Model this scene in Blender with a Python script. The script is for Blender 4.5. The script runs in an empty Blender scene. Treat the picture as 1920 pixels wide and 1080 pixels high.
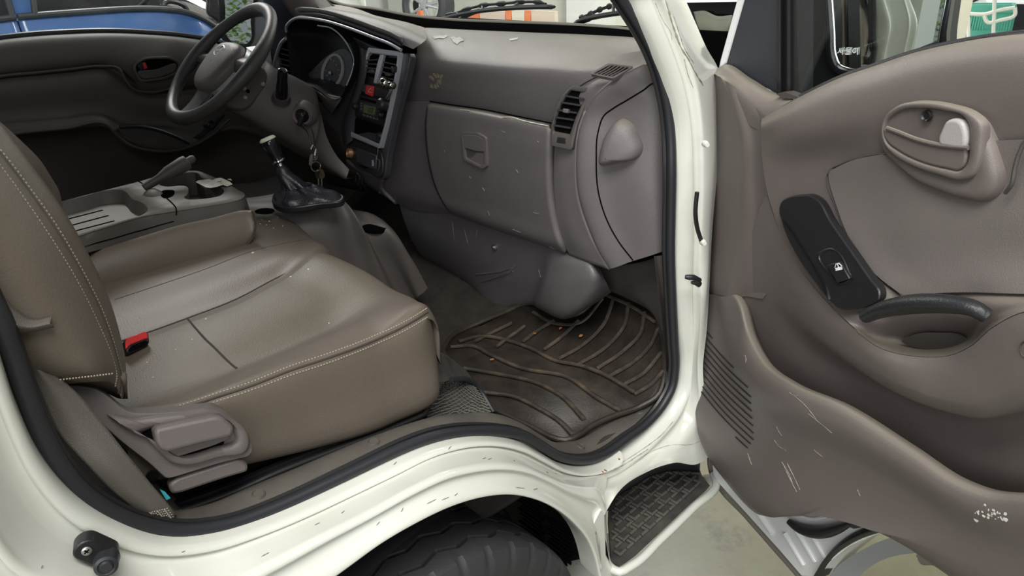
import bpy, bmesh, math, random
from mathutils import Vector, Matrix
random.seed(7)
scene = bpy.context.scene
COL = scene.collection
V = Vector

# ------------------------------------------------------------------ camera
CAM = V((-0.493, -1.566, 1.518))
YAW, PITCH, ROLL, FPX = math.radians(41.26), math.radians(24.16), math.radians(-2.24), 1394.6
_f = V((math.sin(YAW) * math.cos(PITCH), math.cos(YAW) * math.cos(PITCH), -math.sin(PITCH)))
_r0 = V((math.cos(YAW), -math.sin(YAW), 0)); _u0 = _r0.cross(_f)
_r = _r0 * math.cos(ROLL) + _u0 * math.sin(ROLL)
_u = -_r0 * math.sin(ROLL) + _u0 * math.cos(ROLL)
cd = bpy.data.cameras.new('camera'); cam = bpy.data.objects.new('camera', cd); COL.objects.link(cam)
cam.matrix_world = Matrix(((_r.x, _u.x, -_f.x, CAM.x), (_r.y, _u.y, -_f.y, CAM.y), (_r.z, _u.z, -_f.z, CAM.z), (0, 0, 0, 1)))
cd.sensor_width = 36; cd.lens = FPX / 1920 * 36; cd.clip_start = .02
scene.camera = cam
scene.view_settings.view_transform = 'Standard'; scene.view_settings.look = 'None'
scene.view_settings.gamma = 1; scene.view_settings.use_curve_mapping = False

def ray(x, y): return _f + _r * ((x - 960) / FPX) - _u * ((y - 540) / FPX)
def P(x, y, X=None, Y=None, Z=None):
    d = ray(x, y)
    for k, v in enumerate((X, Y, Z)):
        if v is not None: return CAM + d * ((v - CAM[k]) / d[k])
def PP(x, y, pt, n):
    d = ray(x, y); return CAM + d * ((pt - CAM).dot(n) / d.dot(n))
def L(axis, val, pts):
    """outline points of one thing on the plane axis=val (a third number replaces val)"""
    return [P(p[0], p[1], **{axis: (p[2] if len(p) > 2 else val)}) for p in pts]
# the open passenger door: hinge point, direction along the door, normal to the cab
DH = V((.746, -.831, 0)); _th = math.radians(70.5)
DD = V((-math.cos(_th), -math.sin(_th), 0)); DN = V((-math.sin(_th), math.cos(_th), 0))
def D(x, y, w): return PP(x, y, DH + DN * w, DN)
def DL(w, pts): return [D(p[0], p[1], p[2] if len(p) > 2 else w) for p in pts]

# ------------------------------------------------------------------ materials
MATS = {}
def mat(name, col, rough=.5, bump=0, bscale=400, metal=0, coat=0, var=0, vscale=8, col2=None, spec=.5, emit=None, thresh=None):
    m = bpy.data.materials.new(name); m.use_nodes = True; nt = m.node_tree; b = nt.nodes['Principled BSDF']
    b.inputs['Base Color'].default_value = (*col, 1); b.inputs['Roughness'].default_value = rough
    b.inputs['Metallic'].default_value = metal; b.inputs['Coat Weight'].default_value = coat
    b.inputs['Coat Roughness'].default_value = .06; b.inputs['Specular IOR Level'].default_value = spec
    tc = nt.nodes.new('ShaderNodeTexCoord')
    if var or col2:
        n = nt.nodes.new('ShaderNodeTexNoise'); n.inputs['Scale'].default_value = vscale; n.inputs['Detail'].default_value = 6; n.inputs['Roughness'].default_value = .65
        nt.links.new(tc.outputs['Object'], n.inputs['Vector'])
        r = nt.nodes.new('ShaderNodeValToRGB')
        lo, hi = thresh or (.35, .7)
        r.color_ramp.elements[0].position = lo; r.color_ramp.elements[1].position = hi
        c2 = col2 or tuple(min(1, c * (1 + var)) for c in col)
        r.color_ramp.elements[0].color = (*col, 1); r.color_ramp.elements[1].color = (*c2, 1)
        nt.links.new(n.outputs['Fac'], r.inputs['Fac']); nt.links.new(r.outputs['Color'], b.inputs['Base Color'])
    if bump:
        n2 = nt.nodes.new('ShaderNodeTexNoise'); n2.inputs['Scale'].default_value = bscale; n2.inputs['Detail'].default_value = 3
        nt.links.new(tc.outputs['Object'], n2.inputs['Vector'])
        bp = nt.nodes.new('ShaderNodeBump'); bp.inputs['Strength'].default_value = bump; bp.inputs['Distance'].default_value = .002
        nt.links.new(n2.outputs['Fac'], bp.inputs['Height']); nt.links.new(bp.outputs['Normal'], b.inputs['Normal'])
    if emit:
        b.inputs['Emission Color'].default_value = (*col, 1); b.inputs['Emission Strength'].default_value = emit
    MATS[name] = m; return m
def glassmat(name, tint=(1, 1, 1), refl=1.0):
    m = bpy.data.materials.new(name); m.use_nodes = True; nt = m.node_tree; nt.nodes.clear()
    o = nt.nodes.new('ShaderNodeOutputMaterial'); mx = nt.nodes.new('ShaderNodeMixShader'); t = nt.nodes.new('ShaderNodeBsdfTransparent'); g = nt.nodes.new('ShaderNodeBsdfGlossy'); fr = nt.nodes.new('ShaderNodeLayerWeight'); pw = nt.nodes.new('ShaderNodeMath'); ml = nt.nodes.new('ShaderNodeMath')
    t.inputs[0].default_value = (*tint, 1); g.inputs['Roughness'].default_value = .02; fr.inputs['Blend'].default_value = .5
    pw.operation = 'POWER'; pw.inputs[1].default_value = 4.0; ml.operation = 'MULTIPLY_ADD'; ml.inputs[1].default_value = .45 * refl; ml.inputs[2].default_value = .02
    nt.links.new(fr.outputs['Facing'], pw.inputs[0]); nt.links.new(pw.outputs[0], ml.inputs[0])
    nt.links.new(ml.outputs[0], mx.inputs[0]); nt.links.new(t.outputs[0], mx.inputs[1]); nt.links.new(g.outputs[0], mx.inputs[2]); nt.links.new(mx.outputs[0], o.inputs[0])
    MATS[name] = m; return m

# ------------------------------------------------------------------ scene objects
ROOTS = {}
def thing(name, label, cat, loc, group=None):
    o = bpy.data.objects.new(name, None); COL.objects.link(o); o.location = loc; o.empty_display_size = .05
    o['label'] = label; o['category'] = cat
    if group: o['group'] = group
    ROOTS[o.name] = V(loc); return o
def _root(o):
    while o.parent: o = o.parent
    return ROOTS.get(o.name, V(o.location))
def obj(name, bm, m, parent=None, label=None, cat=None, group=None, kind=None, solid=0, bevel=0, seg=2, sub=0, smooth=True, sharp=38, face=CAM):
    """links one mesh object; geometry comes in world coordinates"""
    bmesh.ops.remove_doubles(bm, verts=bm.verts, dist=1e-6)
    base = _root(parent) if parent else V((0, 0, 0))
    if parent is None and len(bm.verts):
        lo = V([min(v.co[k] for v in bm.verts) for k in range(3)]); hi = V([max(v.co[k] for v in bm.verts) for k in range(3)])
        base = V(((lo.x + hi.x) / 2, (lo.y + hi.y) / 2, lo.z))
    bmesh.ops.translate(bm, verts=bm.verts, vec=-base)
    me = bpy.data.meshes.new(name)
    if smooth:
        for f in bm.faces: f.smooth = True
        lim = math.radians(sharp)
        for e in bm.edges:
            if len(e.link_faces) == 2 and e.calc_face_angle(0) > lim: e.smooth = False
    bm.to_mesh(me); bm.free()
    for mm in (m if isinstance(m, (list, tuple)) else [m]): me.materials.append(mm)
    o = bpy.data.objects.new(name, me); COL.objects.link(o)
    if parent is None: o.location = base; ROOTS[o.name] = base
    else: o.parent = parent
    if label: o['label'] = label
    if cat: o['category'] = cat
    if group: o['group'] = group
    if kind: o['kind'] = kind
    if solid:
        md = o.modifiers.new('thickness', 'SOLIDIFY'); md.thickness = solid; md.offset = -1
    if bevel:
        md = o.modifiers.new('bevel', 'BEVEL'); md.width = bevel; md.segments = seg; md.limit_method = 'ANGLE'; md.angle_limit = math.radians(40)
    if sub:
        md = o.modifiers.new('sub', 'SUBSURF'); md.levels = sub; md.render_levels = sub
    return o

# ------------------------------------------------------------------ geometry helpers
def cr1(p0, p1, p2, p3, t):
    return .5 * ((2 * p1) + (p2 - p0) * t + (2 * p0 - 5 * p1 + 4 * p2 - p3) * t * t + (3 * p1 - p0 - 3 * p2 + p3) * t ** 3)
def spl(pts, n, closed=False, even=True):
    """Catmull-Rom through pts, n samples (evenly spaced along it when even)"""
    pts = [V(p) for p in pts]; k = len(pts)
    if k == 2 and not closed: return [pts[0].lerp(pts[1], i / (n - 1)) for i in range(n)]
    segs = k if closed else k - 1
    def ev(u):
        i = min(int(u), segs - 1); t = u - i
        if closed: a, b, c, d = (pts[(i + j) % k] for j in (-1, 0, 1, 2))
        else:
            b, c = pts[i], pts[i + 1]
            a = pts[i - 1] if i > 0 else b * 2 - c
            d = pts[i + 2] if i + 2 < k else c * 2 - b
        l0 = max((b - a).length, 1e-9); l1 = max((c - b).length, 1e-9); l2 = max((d - c).length, 1e-9)
        # limit tangents so uneven spacing does not overshoot
        m1 = ((c - b) / l1 * l0 + (b - a) / l0 * l1) / (l0 + l1) * l1
        m2 = ((d - c) / l2 * l1 + (c - b) / l1 * l2) / (l1 + l2) * l1
        t2, t3 = t * t, t ** 3
        return b * (2 * t3 - 3 * t2 + 1) + m1 * (t3 - 2 * t2 + t) + c * (-2 * t3 + 3 * t2) + m2 * (t3 - t2)
    if not even:
        return [ev(segs * i / (n if closed else n - 1)) for i in range(n)]
    N = segs * 12; S = [ev(segs * i / N) for i in range(N + 1)]
    acc = [0]
    for i in range(N): acc.append(acc[-1] + (S[i + 1] - S[i]).length)
    out = []; j = 0
    for i in range(n):
        t = acc[-1] * i / (n if closed else n - 1)
        while j < N - 1 and acc[j + 1] < t: j += 1
        d = acc[j + 1] - acc[j]; out.append(S[j].lerp(S[j + 1], (t - acc[j]) / d if d > 1e-12 else 0))
    return out
def grid_bm(G, closed_u=False, closed_v=False, bm=None, mi=0):
    bm = bm or bmesh.new(); vs = [[bm.verts.new(p) for p in r] for r in G]
    nu, nv = len(G), len(G[0])
    for i in range(nu if closed_u else nu - 1):
        for j in range(nv if closed_v else nv - 1):
            q = [vs[i][j], vs[(i + 1) % nu][j], vs[(i + 1) % nu][(j + 1) % nv], vs[i][(j + 1) % nv]]
            try: bm.faces.new(q).material_index = mi
            except ValueError: pass
    return bm
def face_to(bm, pt=CAM):
    s = 0
    for f in bm.faces:
        f.normal_update(); s += f.normal.dot((pt - f.calc_center_median()).normalized()) * f.calc_area()
    if s < 0: bmesh.ops.reverse_faces(bm, faces=bm.faces)
    return bm
def loft(rows, n, m=4, even=True, straight=False, face=CAM, raw=False):
    """smooth sheet through rows; n samples along each, m between neighbouring rows"""
    R = [spl(r, n, even=even) for r in rows]
    cols = []
    for j in range(n):
        c = [r[j] for r in R]
        if straight:
            q = []
            for a, b in zip(c, c[1:]): q += [a.lerp(b, t / m) for t in range(m)]
            cols.append(q + [c[-1]])
        else: cols.append(spl(c, (len(c) - 1) * m + 1, even=False))
    if raw: return cols
    return face_to(grid_bm(cols), face)
def bm_add(dst, src):
    me = bpy.data.meshes.new('tmp'); src.to_mesh(me); dst.from_mesh(me); bpy.data.meshes.remove(me); src.free(); return dst
def slab(pts, n, t, bm=None, mi=0, back=0):
    """outline extruded: front face at pts + n*back ... pts - n*t"""
    bm = bm or bmesh.new(); n = V(n).normalized()
    a = [bm.verts.new(p + n * back) for p in pts]; b = [bm.verts.new(p - n * t) for p in pts]
    fs = [bm.faces.new(a), bm.faces.new(list(reversed(b)))]
    for i in range(len(pts)):
        j = (i + 1) % len(pts); fs.append(bm.faces.new([a[j], a[i], b[i], b[j]]))
    if True:
        fs[0].normal_update()
        if fs[0].normal.dot(n) < 0: bmesh.ops.reverse_faces(bm, faces=fs)
    for f in fs: f.material_index = mi
    return bm
def ring(outer, inner, n, t, bm=None, lip=0):
    """frame between two closed outlines with equally many points, thickness t along -n"""
    n = V(n).normalized(); G = []
    for o, i in zip(outer, inner):
        G.append([o - n * t, o + n * lip * .6, o.lerp(i, .25) + n * lip, o.lerp(i, .75) + n * lip, i + n * lip * .4, i - n * t])
    bm2 = grid_bm(G, closed_u=True)
    face_to(bm2)
    return bm_add(bm, bm2) if bm else bm2
def tube(pts, r, k=10, closed=False, bm=None, flat=1.0, up=None, cap=True):
    bm = bm or bmesh.new(); pts = [V(p) for p in pts]; n = len(pts)
    rr = r if isinstance(r, (list, tuple)) else [r] * n
    tan = []
    for i in range(n):
        a = pts[i - 1] if (i > 0 or closed) else pts[i]; b = pts[(i + 1) % n] if (i < n - 1 or closed) else pts[i]
        tan.append((b - a).normalized())
    nn = V(up) if up else (V((0, 0, 1)) if abs(tan[0].z) < .9 else V((1, 0, 0)))
    rings = []
    for i in range(n):
        nn = (V(up) if up else nn); nn = (nn - tan[i] * nn.dot(tan[i])).normalized(); bb = tan[i].cross(nn)
        rings.append([bm.verts.new(pts[i] + (nn * math.cos(2 * math.pi * j / k) * flat + bb * math.sin(2 * math.pi * j / k)) * rr[i]) for j in range(k)])
    for i in range(n if closed else n - 1):
        for j in range(k):
            bm.faces.new([rings[i][j], rings[(i + 1) % n][j], rings[(i + 1) % n][(j + 1) % k], rings[i][(j + 1) % k]])
    if cap and not closed:
        bm.faces.new(list(reversed(rings[0]))); bm.faces.new(rings[-1])
    bmesh.ops.recalc_face_normals(bm, faces=bm.faces)
    return bm
def box(c, s, M=None, bm=None):
    bm = bm or bmesh.new(); M = M or Matrix.Identity(3)
    vs = [bm.verts.new(V(c) + M @ V((sx * s[0] / 2, sy * s[1] / 2, sz * s[2] / 2))) for sx in (-1, 1) for sy in (-1, 1) for sz in (-1, 1)]
    for q in ((0, 1, 3, 2), (4, 6, 7, 5), (0, 4, 5, 1), (2, 3, 7, 6), (0, 2, 6, 4), (1, 5, 7, 3)): bm.faces.new([vs[i] for i in q])
    bmesh.ops.recalc_face_normals(bm, faces=bm.faces)
    return bm
def axes(n, up=(0, 0, 1)):
    n = V(n).normalized(); a = V(up); a = (a - n * a.dot(n)).normalized(); b = a.cross(n)
    return b, a, n           # right-ish, up-ish, normal
def lathe(c, n, prof, k=32, bm=None, up=(0, 0, 1), ell=1.0):
    """profile [(radius, height)] turned about axis n through c"""
    b, a, n = axes(n, up); G = []
    for i in range(k):
        t = 2 * math.pi * i / k; d = b * math.cos(t) * ell + a * math.sin(t)
        G.append([V(c) + d * r + n * h for r, h in prof])
    bm2 = grid_bm(G, closed_u=True); bmesh.ops.remove_doubles(bm2, verts=bm2.verts, dist=1e-7)
    bmesh.ops.recalc_face_normals(bm2, faces=bm2.faces)
    return bm_add(bm, bm2) if bm else bm2
def rrect(c, b, a, w, h, r, k=5):
    out = []
    for cx, cy, t0 in ((w / 2 - r, h / 2 - r, 0), (-w / 2 + r, h / 2 - r, 90), (-w / 2 + r, -h / 2 + r, 180), (w / 2 - r, -h / 2 + r, 270)):
        for i in range(k + 1):
            t = math.radians(t0 + 90 * i / k); out.append(V(c) + b * (cx + r * math.cos(t)) + a * (cy + r * math.sin(t)))
    return out
def shrink(pts, f=None, d=None):
    c = sum(pts, V((0, 0, 0))) / len(pts)
    if f is not None: return [c + (p - c) * f for p in pts]
    return [p + (c - p).normalized() * d for p in pts]
def rpoly(pts, r=.004, k=4):
    """closed outline with rounded corners of about radius r"""
    out = []; n = len(pts)
    rr = r if isinstance(r, (list, tuple)) else [r] * n
    for i in range(n):
        p, a, b = pts[i], pts[i - 1], pts[(i + 1) % n]; la, lb = (a - p).length, (b - p).length
        d = min(rr[i], la * .45, lb * .45); s, e = p + (a - p) / la * d, p + (b - p) / lb * d
        for j in range(k + 1):
            t = j / k; out.append(s * (1 - t) ** 2 + p * 2 * t * (1 - t) + e * t * t)
    return out
from mathutils.bvhtree import BVHTree
_bv = {}
def on(objs, x, y, lift=.0008, toward=CAM):
    """point of a finished surface met on the line through (x, y), lifted a little off it"""
    best = None; d = ray(x, y).normalized()
    for o in (objs if isinstance(objs, (list, tuple)) else [objs]):
        if o.name not in _bv:
            base = _root(o); me = o.data
            _bv[o.name] = BVHTree.FromPolygons([v.co + base for v in me.vertices], [p.vertices[:] for p in me.polygons])
        h = _bv[o.name].ray_cast(CAM, d)
        if h[0] is not None and (best is None or h[3] < best[1]):
            n = h[1] if h[1].dot(d) < 0 else -h[1]; best = (h[0] + n * lift, h[3], n)
    return best
def onp(objs, pts, lift=.0008):
    out = []
    for p in pts:
        h = on(objs, p[0], p[1], lift)
        if h: out.append(h[0])
    return out
def text_bm(s, size, origin, right, up, depth=.0005, mirror=False):
    cu = bpy.data.curves.new('lettering', 'FONT'); cu.body = s; cu.size = size; cu.extrude = depth; cu.align_x = 'CENTER'; cu.align_y = 'CENTER'
    o = bpy.data.objects.new('lettering', cu); COL.objects.link(o); bpy.context.view_layer.update()
    dg = bpy.context.evaluated_depsgraph_get(); me = bpy.data.meshes.new_from_object(o.evaluated_get(dg))
    bm = bmesh.new(); bm.from_mesh(me); bpy.data.objects.remove(o); bpy.data.meshes.remove(me)
    r, u = V(right).normalized(), V(up).normalized(); n = r.cross(u)
    for v in bm.verts: v.co = V(origin) + r * v.co.x * (-1 if mirror else 1) + u * v.co.y + n * v.co.z
    return bm

# ------------------------------------------------------------------ palette
TAUPE = mat('taupe_plastic', (.110, .094, .090), .44, .25, 900, var=.12, vscale=5)
TAUPE_D = mat('taupe_plastic_door', (.128, .108, .102), .42, .25, 900, var=.10, vscale=4)
TAUPE_DK = mat('dark_taupe_trim', (.060, .052, .048), .55, .2, 700, var=.2, vscale=6)
CLOTH = mat('grey_insert_vinyl', (.148, .129, .122), .65, .3, 700, var=.06)
VINYL = mat('brown_grey_vinyl', (.118, .098, .078), .42, .22, 380, var=.10, vscale=5, spec=.27)
VINYL_P = mat('perforated_vinyl', (.106, .088, .064), .42, .22, 520, var=.14, vscale=6, spec=.32)
STITCH = mat('beige_thread', (.34, .29, .24), .8)
BLACK = mat('black_plastic', (.012, .012, .014), .38, .15, 600)
BLACKG = mat('gloss_black', (.008, .008, .010), .15)
BEZEL = mat('dark_bezel', (.034, .034, .040), .30, .15, 700)
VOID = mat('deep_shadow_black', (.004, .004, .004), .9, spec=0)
SILVER = mat('silver_paint', (.50, .52, .56), .32, metal=.6)
CHROME = mat('chrome', (.75, .75, .76), .12, metal=1)
STEEL = mat('dull_steel', (.45, .44, .42), .35, metal=1)
PAINT = mat('white_truck_paint', (.70, .71, .65), .22, coat=.6, var=0, col2=(.62, .615, .545), vscale=3, thresh=(.4, .85))
RUBBER = mat('black_rubber_seal', (.020, .021, .025), .42, .1, 500)
SCUFF = mat('dusty_scuff_plate', (.070, .063, .055), .6, .2, 500, col2=(.105, .094, .078), vscale=14)
MATRUB = mat('muddy_rubber_mat', (.017, .014, .012), .5, .3, 200, col2=(.05, .038, .029), vscale=16)
MATRIB = mat('mat_rib_mud', (.035, .030, .026), .6, .3, 200, col2=(.14, .10, .065), vscale=18, thresh=(.45, .75))
CARPET = mat('dark_carpet', (.022, .019, .016), .95, .6, 700, col2=(.045, .037, .030), vscale=20)
TYRE = mat('tyre_rubber', (.028, .028, .031), .6, .15, 300, var=.5, vscale=9)
SILL_TREAD = mat('step_tread_rubber', (.045, .044, .045), .5, .2, 250, col2=(.11, .10, .085), vscale=14)
RED = mat('red_plastic', (.50, .022, .020), .35)
REDBTN = mat('red_button', (.45, .03, .05), .4)
PAPER = mat('torn_white_sticker', (.72, .72, .66), .7, col2=(.5, .48, .42), vscale=60)
GLASS = glassmat('clear_glass', (.93, .95, .94))
RUST = mat('rust', (.25, .09, .03), .9)
BELT = mat('seat_belt_webbing', (.105, .093, .080), .6, .5, 900)
# ================================================================== truck cab shell
cab = thing('truck_cab', 'white truck cab with open passenger side, black seal round the doorway', 'truck cab', (0, -.3, .38))
seal_px = [(-190, -160, -.70), (-150, 60, -.715), (-108, 260, -.735), (-70, 400, -.745), (-30, 540, -.755), (0, 605), (20, 655), (42, 720), (68, 790), (100, 855), (133, 900), (168, 934), (205, 958), (267, 984), (333, 995), (395, 990), (440, 980), (480, 966), (547, 938), (613, 907), (680, 875), (747, 843), (813, 819), (855, 811), (897, 808), (940, 809), (980, 816), (1015, 836), (1045, 854), (1080, 862), (1110, 860), (1140, 848), (1173, 824), (1213, 794), (1243, 759), (1260, 727), (1266, 690), (1264, 640), (1260, 560), (1257, 460), (1258, 400), (1259, 320), (1257, 250, -.757), (1248, 180, -.75), (1226, 105, -.74), (1198, 50, -.73), (1166, 0, -.72), (1120, -70, -.71)]
SEAL = L('Y', -.765, seal_px)
sc = spl(SEAL, 190)
bm = tube(sc, .0095, 10)
seal = obj('door_seal', bm, RUBBER, cab, label='black rubber seal round the doorway')
off = [p + V((0, -.006, 0)) for p in sc]
# inner lip of the seal
inn = []
cen = V((.1, -.75, 1.05))
for p in sc: inn.append(p + (cen - p).normalized() * .008 + V((0, .008, 0)))
obj('seal_lip', tube(inn, .005, 6), BLACK, seal)

def cols(table, ys, m, n):
    """columns of pixels -> rows with a Y each"""
    rows = [[P(c[r][0], c[r][1], Y=(c[r][2] if len(c[r]) > 2 else ys[r])) for c in table] for r in range(len(ys))]
    return rows
body_cols = [
 [(-182, -160, -.71), (-230, -150, -.73), (-300, -140, -.76), (-420, -120, -.78)],
 [(-142, 70, -.725), (-190, 85, -.75), (-262, 105, -.785), (-370, 140, -.805)],
 [(-100, 275, -.745), (-148, 292, -.77), (-220, 320, -.81), (-322, 370, -.83)],
 [(-62, 470), (-110, 490), (-180, 520), (-280, 560)],
 [(-8, 640), (-50, 665), (-120, 720), (-240, 800)],
 [(33, 765), (-5, 795), (-75, 860), (-190, 960)],
 [(82, 865), (45, 905), (-15, 975), (-110, 1090)],
 [(145, 935), (112, 985), (45, 1050), (-30, 1180)],
 [(222, 982), (195, 1035), (140, 1090), (90, 1220)],
 [(315, 1010), (302, 1055), (262, 1115), (240, 1240)],
 [(402, 1003), (402, 1042), (395, 1105), (410, 1210)],
 [(482, 980), (492, 1012), (500, 1055), (560, 1130)],
 [(562, 948), (580, 976), (600, 1003), (650, 1066)],
 [(642, 912), (664, 936), (690, 958), (715, 1019)],
 [(722, 874), (744, 898), (768, 915), (780, 981)],
 [(800, 840), (815, 862), (833, 885), (850, 948)],
 [(860, 824), (870, 846), (888, 872), (905, 932)],
 [(920, 821), (925, 842), (938, 868), (955, 927)],
 [(978, 832), (978, 853), (984, 874), (1005, 936)],
 [(1018, 853), (1018, 872), (1024, 890), (1045, 955)],
 [(1056, 873), (1055, 890), (1060, 906), (1080, 984)],
 [(1098, 879), (1094, 897), (1092, 914), (1104, 1015)],
 [(1140, 866), (1132, 892), (1122, 918), (1117, 1048)],
 [(1165, 848), (1150, 890), (1133, 935), (1125, 1085)]]
ys = [-.778, -.800, -.838, -.862]
rows = cols(body_cols, ys, 4, 90)
# crease detail between the rows: a raised flange next to the seal, a flat, then a rolled line
def mixrow(a, b, t, dy): return [p.lerp(q, t) + V((0, dy, 0)) for p, q in zip(a, b)]
R = [[p + V((0, .03, 0)) for p in rows[0]], rows[0], mixrow(rows[0], rows[1], .45, -.010), mixrow(rows[0], rows[1], .62, -.006), mixrow(rows[0], rows[1], .75, .004), mixrow(rows[1], rows[2], .55, .006), mixrow(rows[1], rows[2], .86, .002), rows[2], mixrow(rows[2], rows[3], .08, -.005), mixrow(rows[2], rows[3], .18, -.004), mixrow(rows[2], rows[3], .24, .004), mixrow(rows[2], rows[3], .6, .004), mixrow(rows[2], rows[3], .88, -.002), rows[3], [p + V((0, .010, -.003)) for p in rows[3]], [p + V((0, .05, .004)) for p in rows[3]]]
bm = loft(R, 162, 3, even=False)
obj('side_panel', bm, PAINT, cab, label='white painted side panel curving over the front wheel', sharp=60)
# ---- front post between the doorway and the open door, down to the step
S0f = [(1120, -70, -.725), (1185, 0, -.735), (1200, 32, -.742), (1225, 85, -.752), (1250, 150, -.762), (1268, 230, -.768), (1274, 320), (1272, 440), (1272, 540), (1277, 620), (1281, 690), (1274, 735), (1258, 768), (1225, 806), (1190, 838), (1160, 857), (1138, 868), (1100, 880)]
S1f = [(1160, -70, -.745), (1222, 0, -.755), (1240, 40, -.762), (1262, 95, -.772), (1283, 160, -.782), (1296, 235, -.788), (1300, 320, -.79), (1300, 440, -.79), (1298, 540, -.79), (1300, 620, -.79), (1300, 690, -.79), (1290, 745, -.79), (1275, 780, -.79), (1245, 818, -.79), (1210, 852, -.79), (1176, 878, -.79), (1150, 893, -.79), (1105, 905, -.79)]
S2f = [(1190, -70, -.75), (1252, 0, -.765), (1270, 40, -.77), (1293, 100, -.78), (1313, 165, -.79), (1322, 240, -.80), (1324, 320, -.805), (1320, 440, -.805), (1316, 540, -.81), (1312, 620, -.812), (1308, 690, -.815), (1312, 750, -.82), (1318, 790, -.82), (1300, 830, -.82), (1255, 858, -.82), (1205, 885, -.82), (1165, 908, -.82), (1118, 935, -.835)]
S3f = [(1215, -70, -.70), (1285, 0, -.70), (1303, 40, -.71), (1325, 90, -.72), (1347, 130, -.73), (1350, 240, -.75), (1345, 320, -.78), (1335, 440, -.79), (1330, 540, -.80), (1325, 620, -.81), (1318, 690, -.82), (1325, 760, -.83), (1335, 850, -.835), (1316, 866, -.835), (1262, 868, -.835), (1215, 884, -.835), (1160, 922, -.84), (1130, 970, -.845)]
rf = [[P(p[0], p[1], Y=p[2] if len(p) > 2 else y) for p in S] for S, y in ((S0f, -.775), (S1f, -.79), (S2f, -.815), (S3f, -.80))]
R = [[p + V((0, .03, 0)) for p in rf[0]], rf[0], mixrow(rf[0], rf[1], .35, -.008), mixrow(rf[0], rf[1], .8, -.006), rf[1], mixrow(rf[1], rf[2], .12, .006), mixrow(rf[1], rf[2], .3, .005), mixrow(rf[1], rf[2], .5, -.006), rf[2], rf[3]]
bm = loft(R, 137, 3, even=False)
obj('front_post', bm, PAINT, cab, label='white front door post with grimy seams', sharp=60)
# grime lines in the post seams
fpost = [o for o in cab.children if o.name.startswith(('front_post', 'side_panel'))]
gr = mat('grime', (.28, .245, .20), .9, col2=(.50, .47, .40), vscale=60)
random.seed(31)
for q, r0 in (([(1247, 0), (1256, 30), (1264, 55), (1275, 85), (1292, 115), (1305, 140), (1318, 160)], .0035), ([(1228, 5), (1244, 40), (1258, 62), (1260, 75)], .0012), ([(1262, 30), (1272, 60), (1285, 95), (1300, 118)], .0020), ([(1283, 110), (1290, 140), (1300, 165)], .0012),
              ([(1262, 790), (1240, 815), (1205, 842), (1165, 868)], .0016), ([(1326, 820), (1300, 832), (1255, 835), (1215, 850), (1180, 872)], .0012), ([(1215, 842), (1190, 858), (1168, 872), (1150, 880)], .0022)):
    pts = onp(fpost, spl([V((x, y, 0)) for x, y in q], 40), .0002)
    if len(pts) > 3: obj('seam_grime', tube(pts, [r0 * (.35 + .65 * abs(math.sin(i * .9) * math.sin(i * .31 + r0 * 900))) for i in range(len(pts))], 6, flat=.3), gr, cab)
# ---- rust spots and chips along the sill
for x, y, s_ in ((1131, 972, 7), (1117, 1000, 4), (1135, 882, 4), (1161, 861, 3), (1026, 886, 3), (964, 864, 2), (1042, 888, 2), (1130, 885, 3)):
    h = on(fpost, x, y, .0006)
    if h:
        b1, a1, n1 = axes(h[2]); r = s_ / 1400 * .8
        obj('rust_spot', slab([h[0] + b1 * r * math.cos(a) * random.uniform(.6, 1.3) + a1 * r * 1.5 * math.sin(a) * random.uniform(.6, 1.3) for a in [i * .785 for i in range(8)]], n1, .001), RUST, cab)
CHIP = mat('paint_chips', (.16, .15, .13), .8)
for q in ([(840, 843), (846, 837)], [(738, 872), (744, 866)], [(706, 985), (712, 978)], [(752, 960), (756, 952)], [(800, 945), (818, 936)], [(828, 938), (842, 932)], [(852, 930), (858, 925)], [(966, 914), (984, 916)], [(1000, 918), (1008, 916)], [(905, 861), (911, 858)], [(915, 862), (922, 859)], [(490, 1044), (505, 1036)], [(590, 985), (600, 980)], [(640, 963), (646, 958)], [(77, 1066), (79, 1060)], [(340, 1036), (347, 1033)]):
    pts = onp(fpost, [(q[0][0] + (q[1][0] - q[0][0]) * i / 5, q[0][1] + (q[1][1] - q[0][1]) * i / 5) for i in range(6)], .0003)
    if len(pts) > 2: obj('paint_chip', tube(pts, [.0003, .0007, .0009, .0006, .0008, .0003][:len(pts)], 5, flat=.4), CHIP, cab)

# ---- scuff plate inside the seal (dusty plastic) and its plugs
out_px = [(258, 962), (330, 984), (400, 980), (480, 956), (560, 922), (640, 886), (720, 850), (790, 820), (850, 802), (905, 798), (950, 800), (990, 810), (1028, 834), (1060, 850), (1100, 852), (1140, 838), (1180, 806), (1220, 775), (1242, 745), (1252, 700)]
inn_px = [(262, 950), (330, 960), (395, 945), (470, 912), (550, 880), (630, 846), (700, 818), (760, 797), (815, 782), (870, 776), (915, 775), (960, 790), (1000, 812), (1035, 830), (1065, 828), (1100, 815), (1140, 792), (1190, 768), (1222, 745), (1238, 700)]
ro = [P(x, y, Y=-.756) for x, y in out_px]; ri = [P(x, y, Y=-.705) for x, y in inn_px]
rm = [a.lerp(b, .35) + V((0, -.002, .007)) for a, b in zip(ro, ri)]; rm2 = [a.lerp(b, .9) + V((0, 0, .004)) for a, b in zip(ro, ri)]
bm = loft([[p + V((0, 0, -.02)) for p in ro], ro, rm, rm2, ri, [p + V((0, .01, -.03)) for p in ri]], 100, 3)
scuff = obj('scuff_plate', bm, SCUFF, cab, label='dusty grey plastic scuff plate along the sill', sharp=70)
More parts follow.
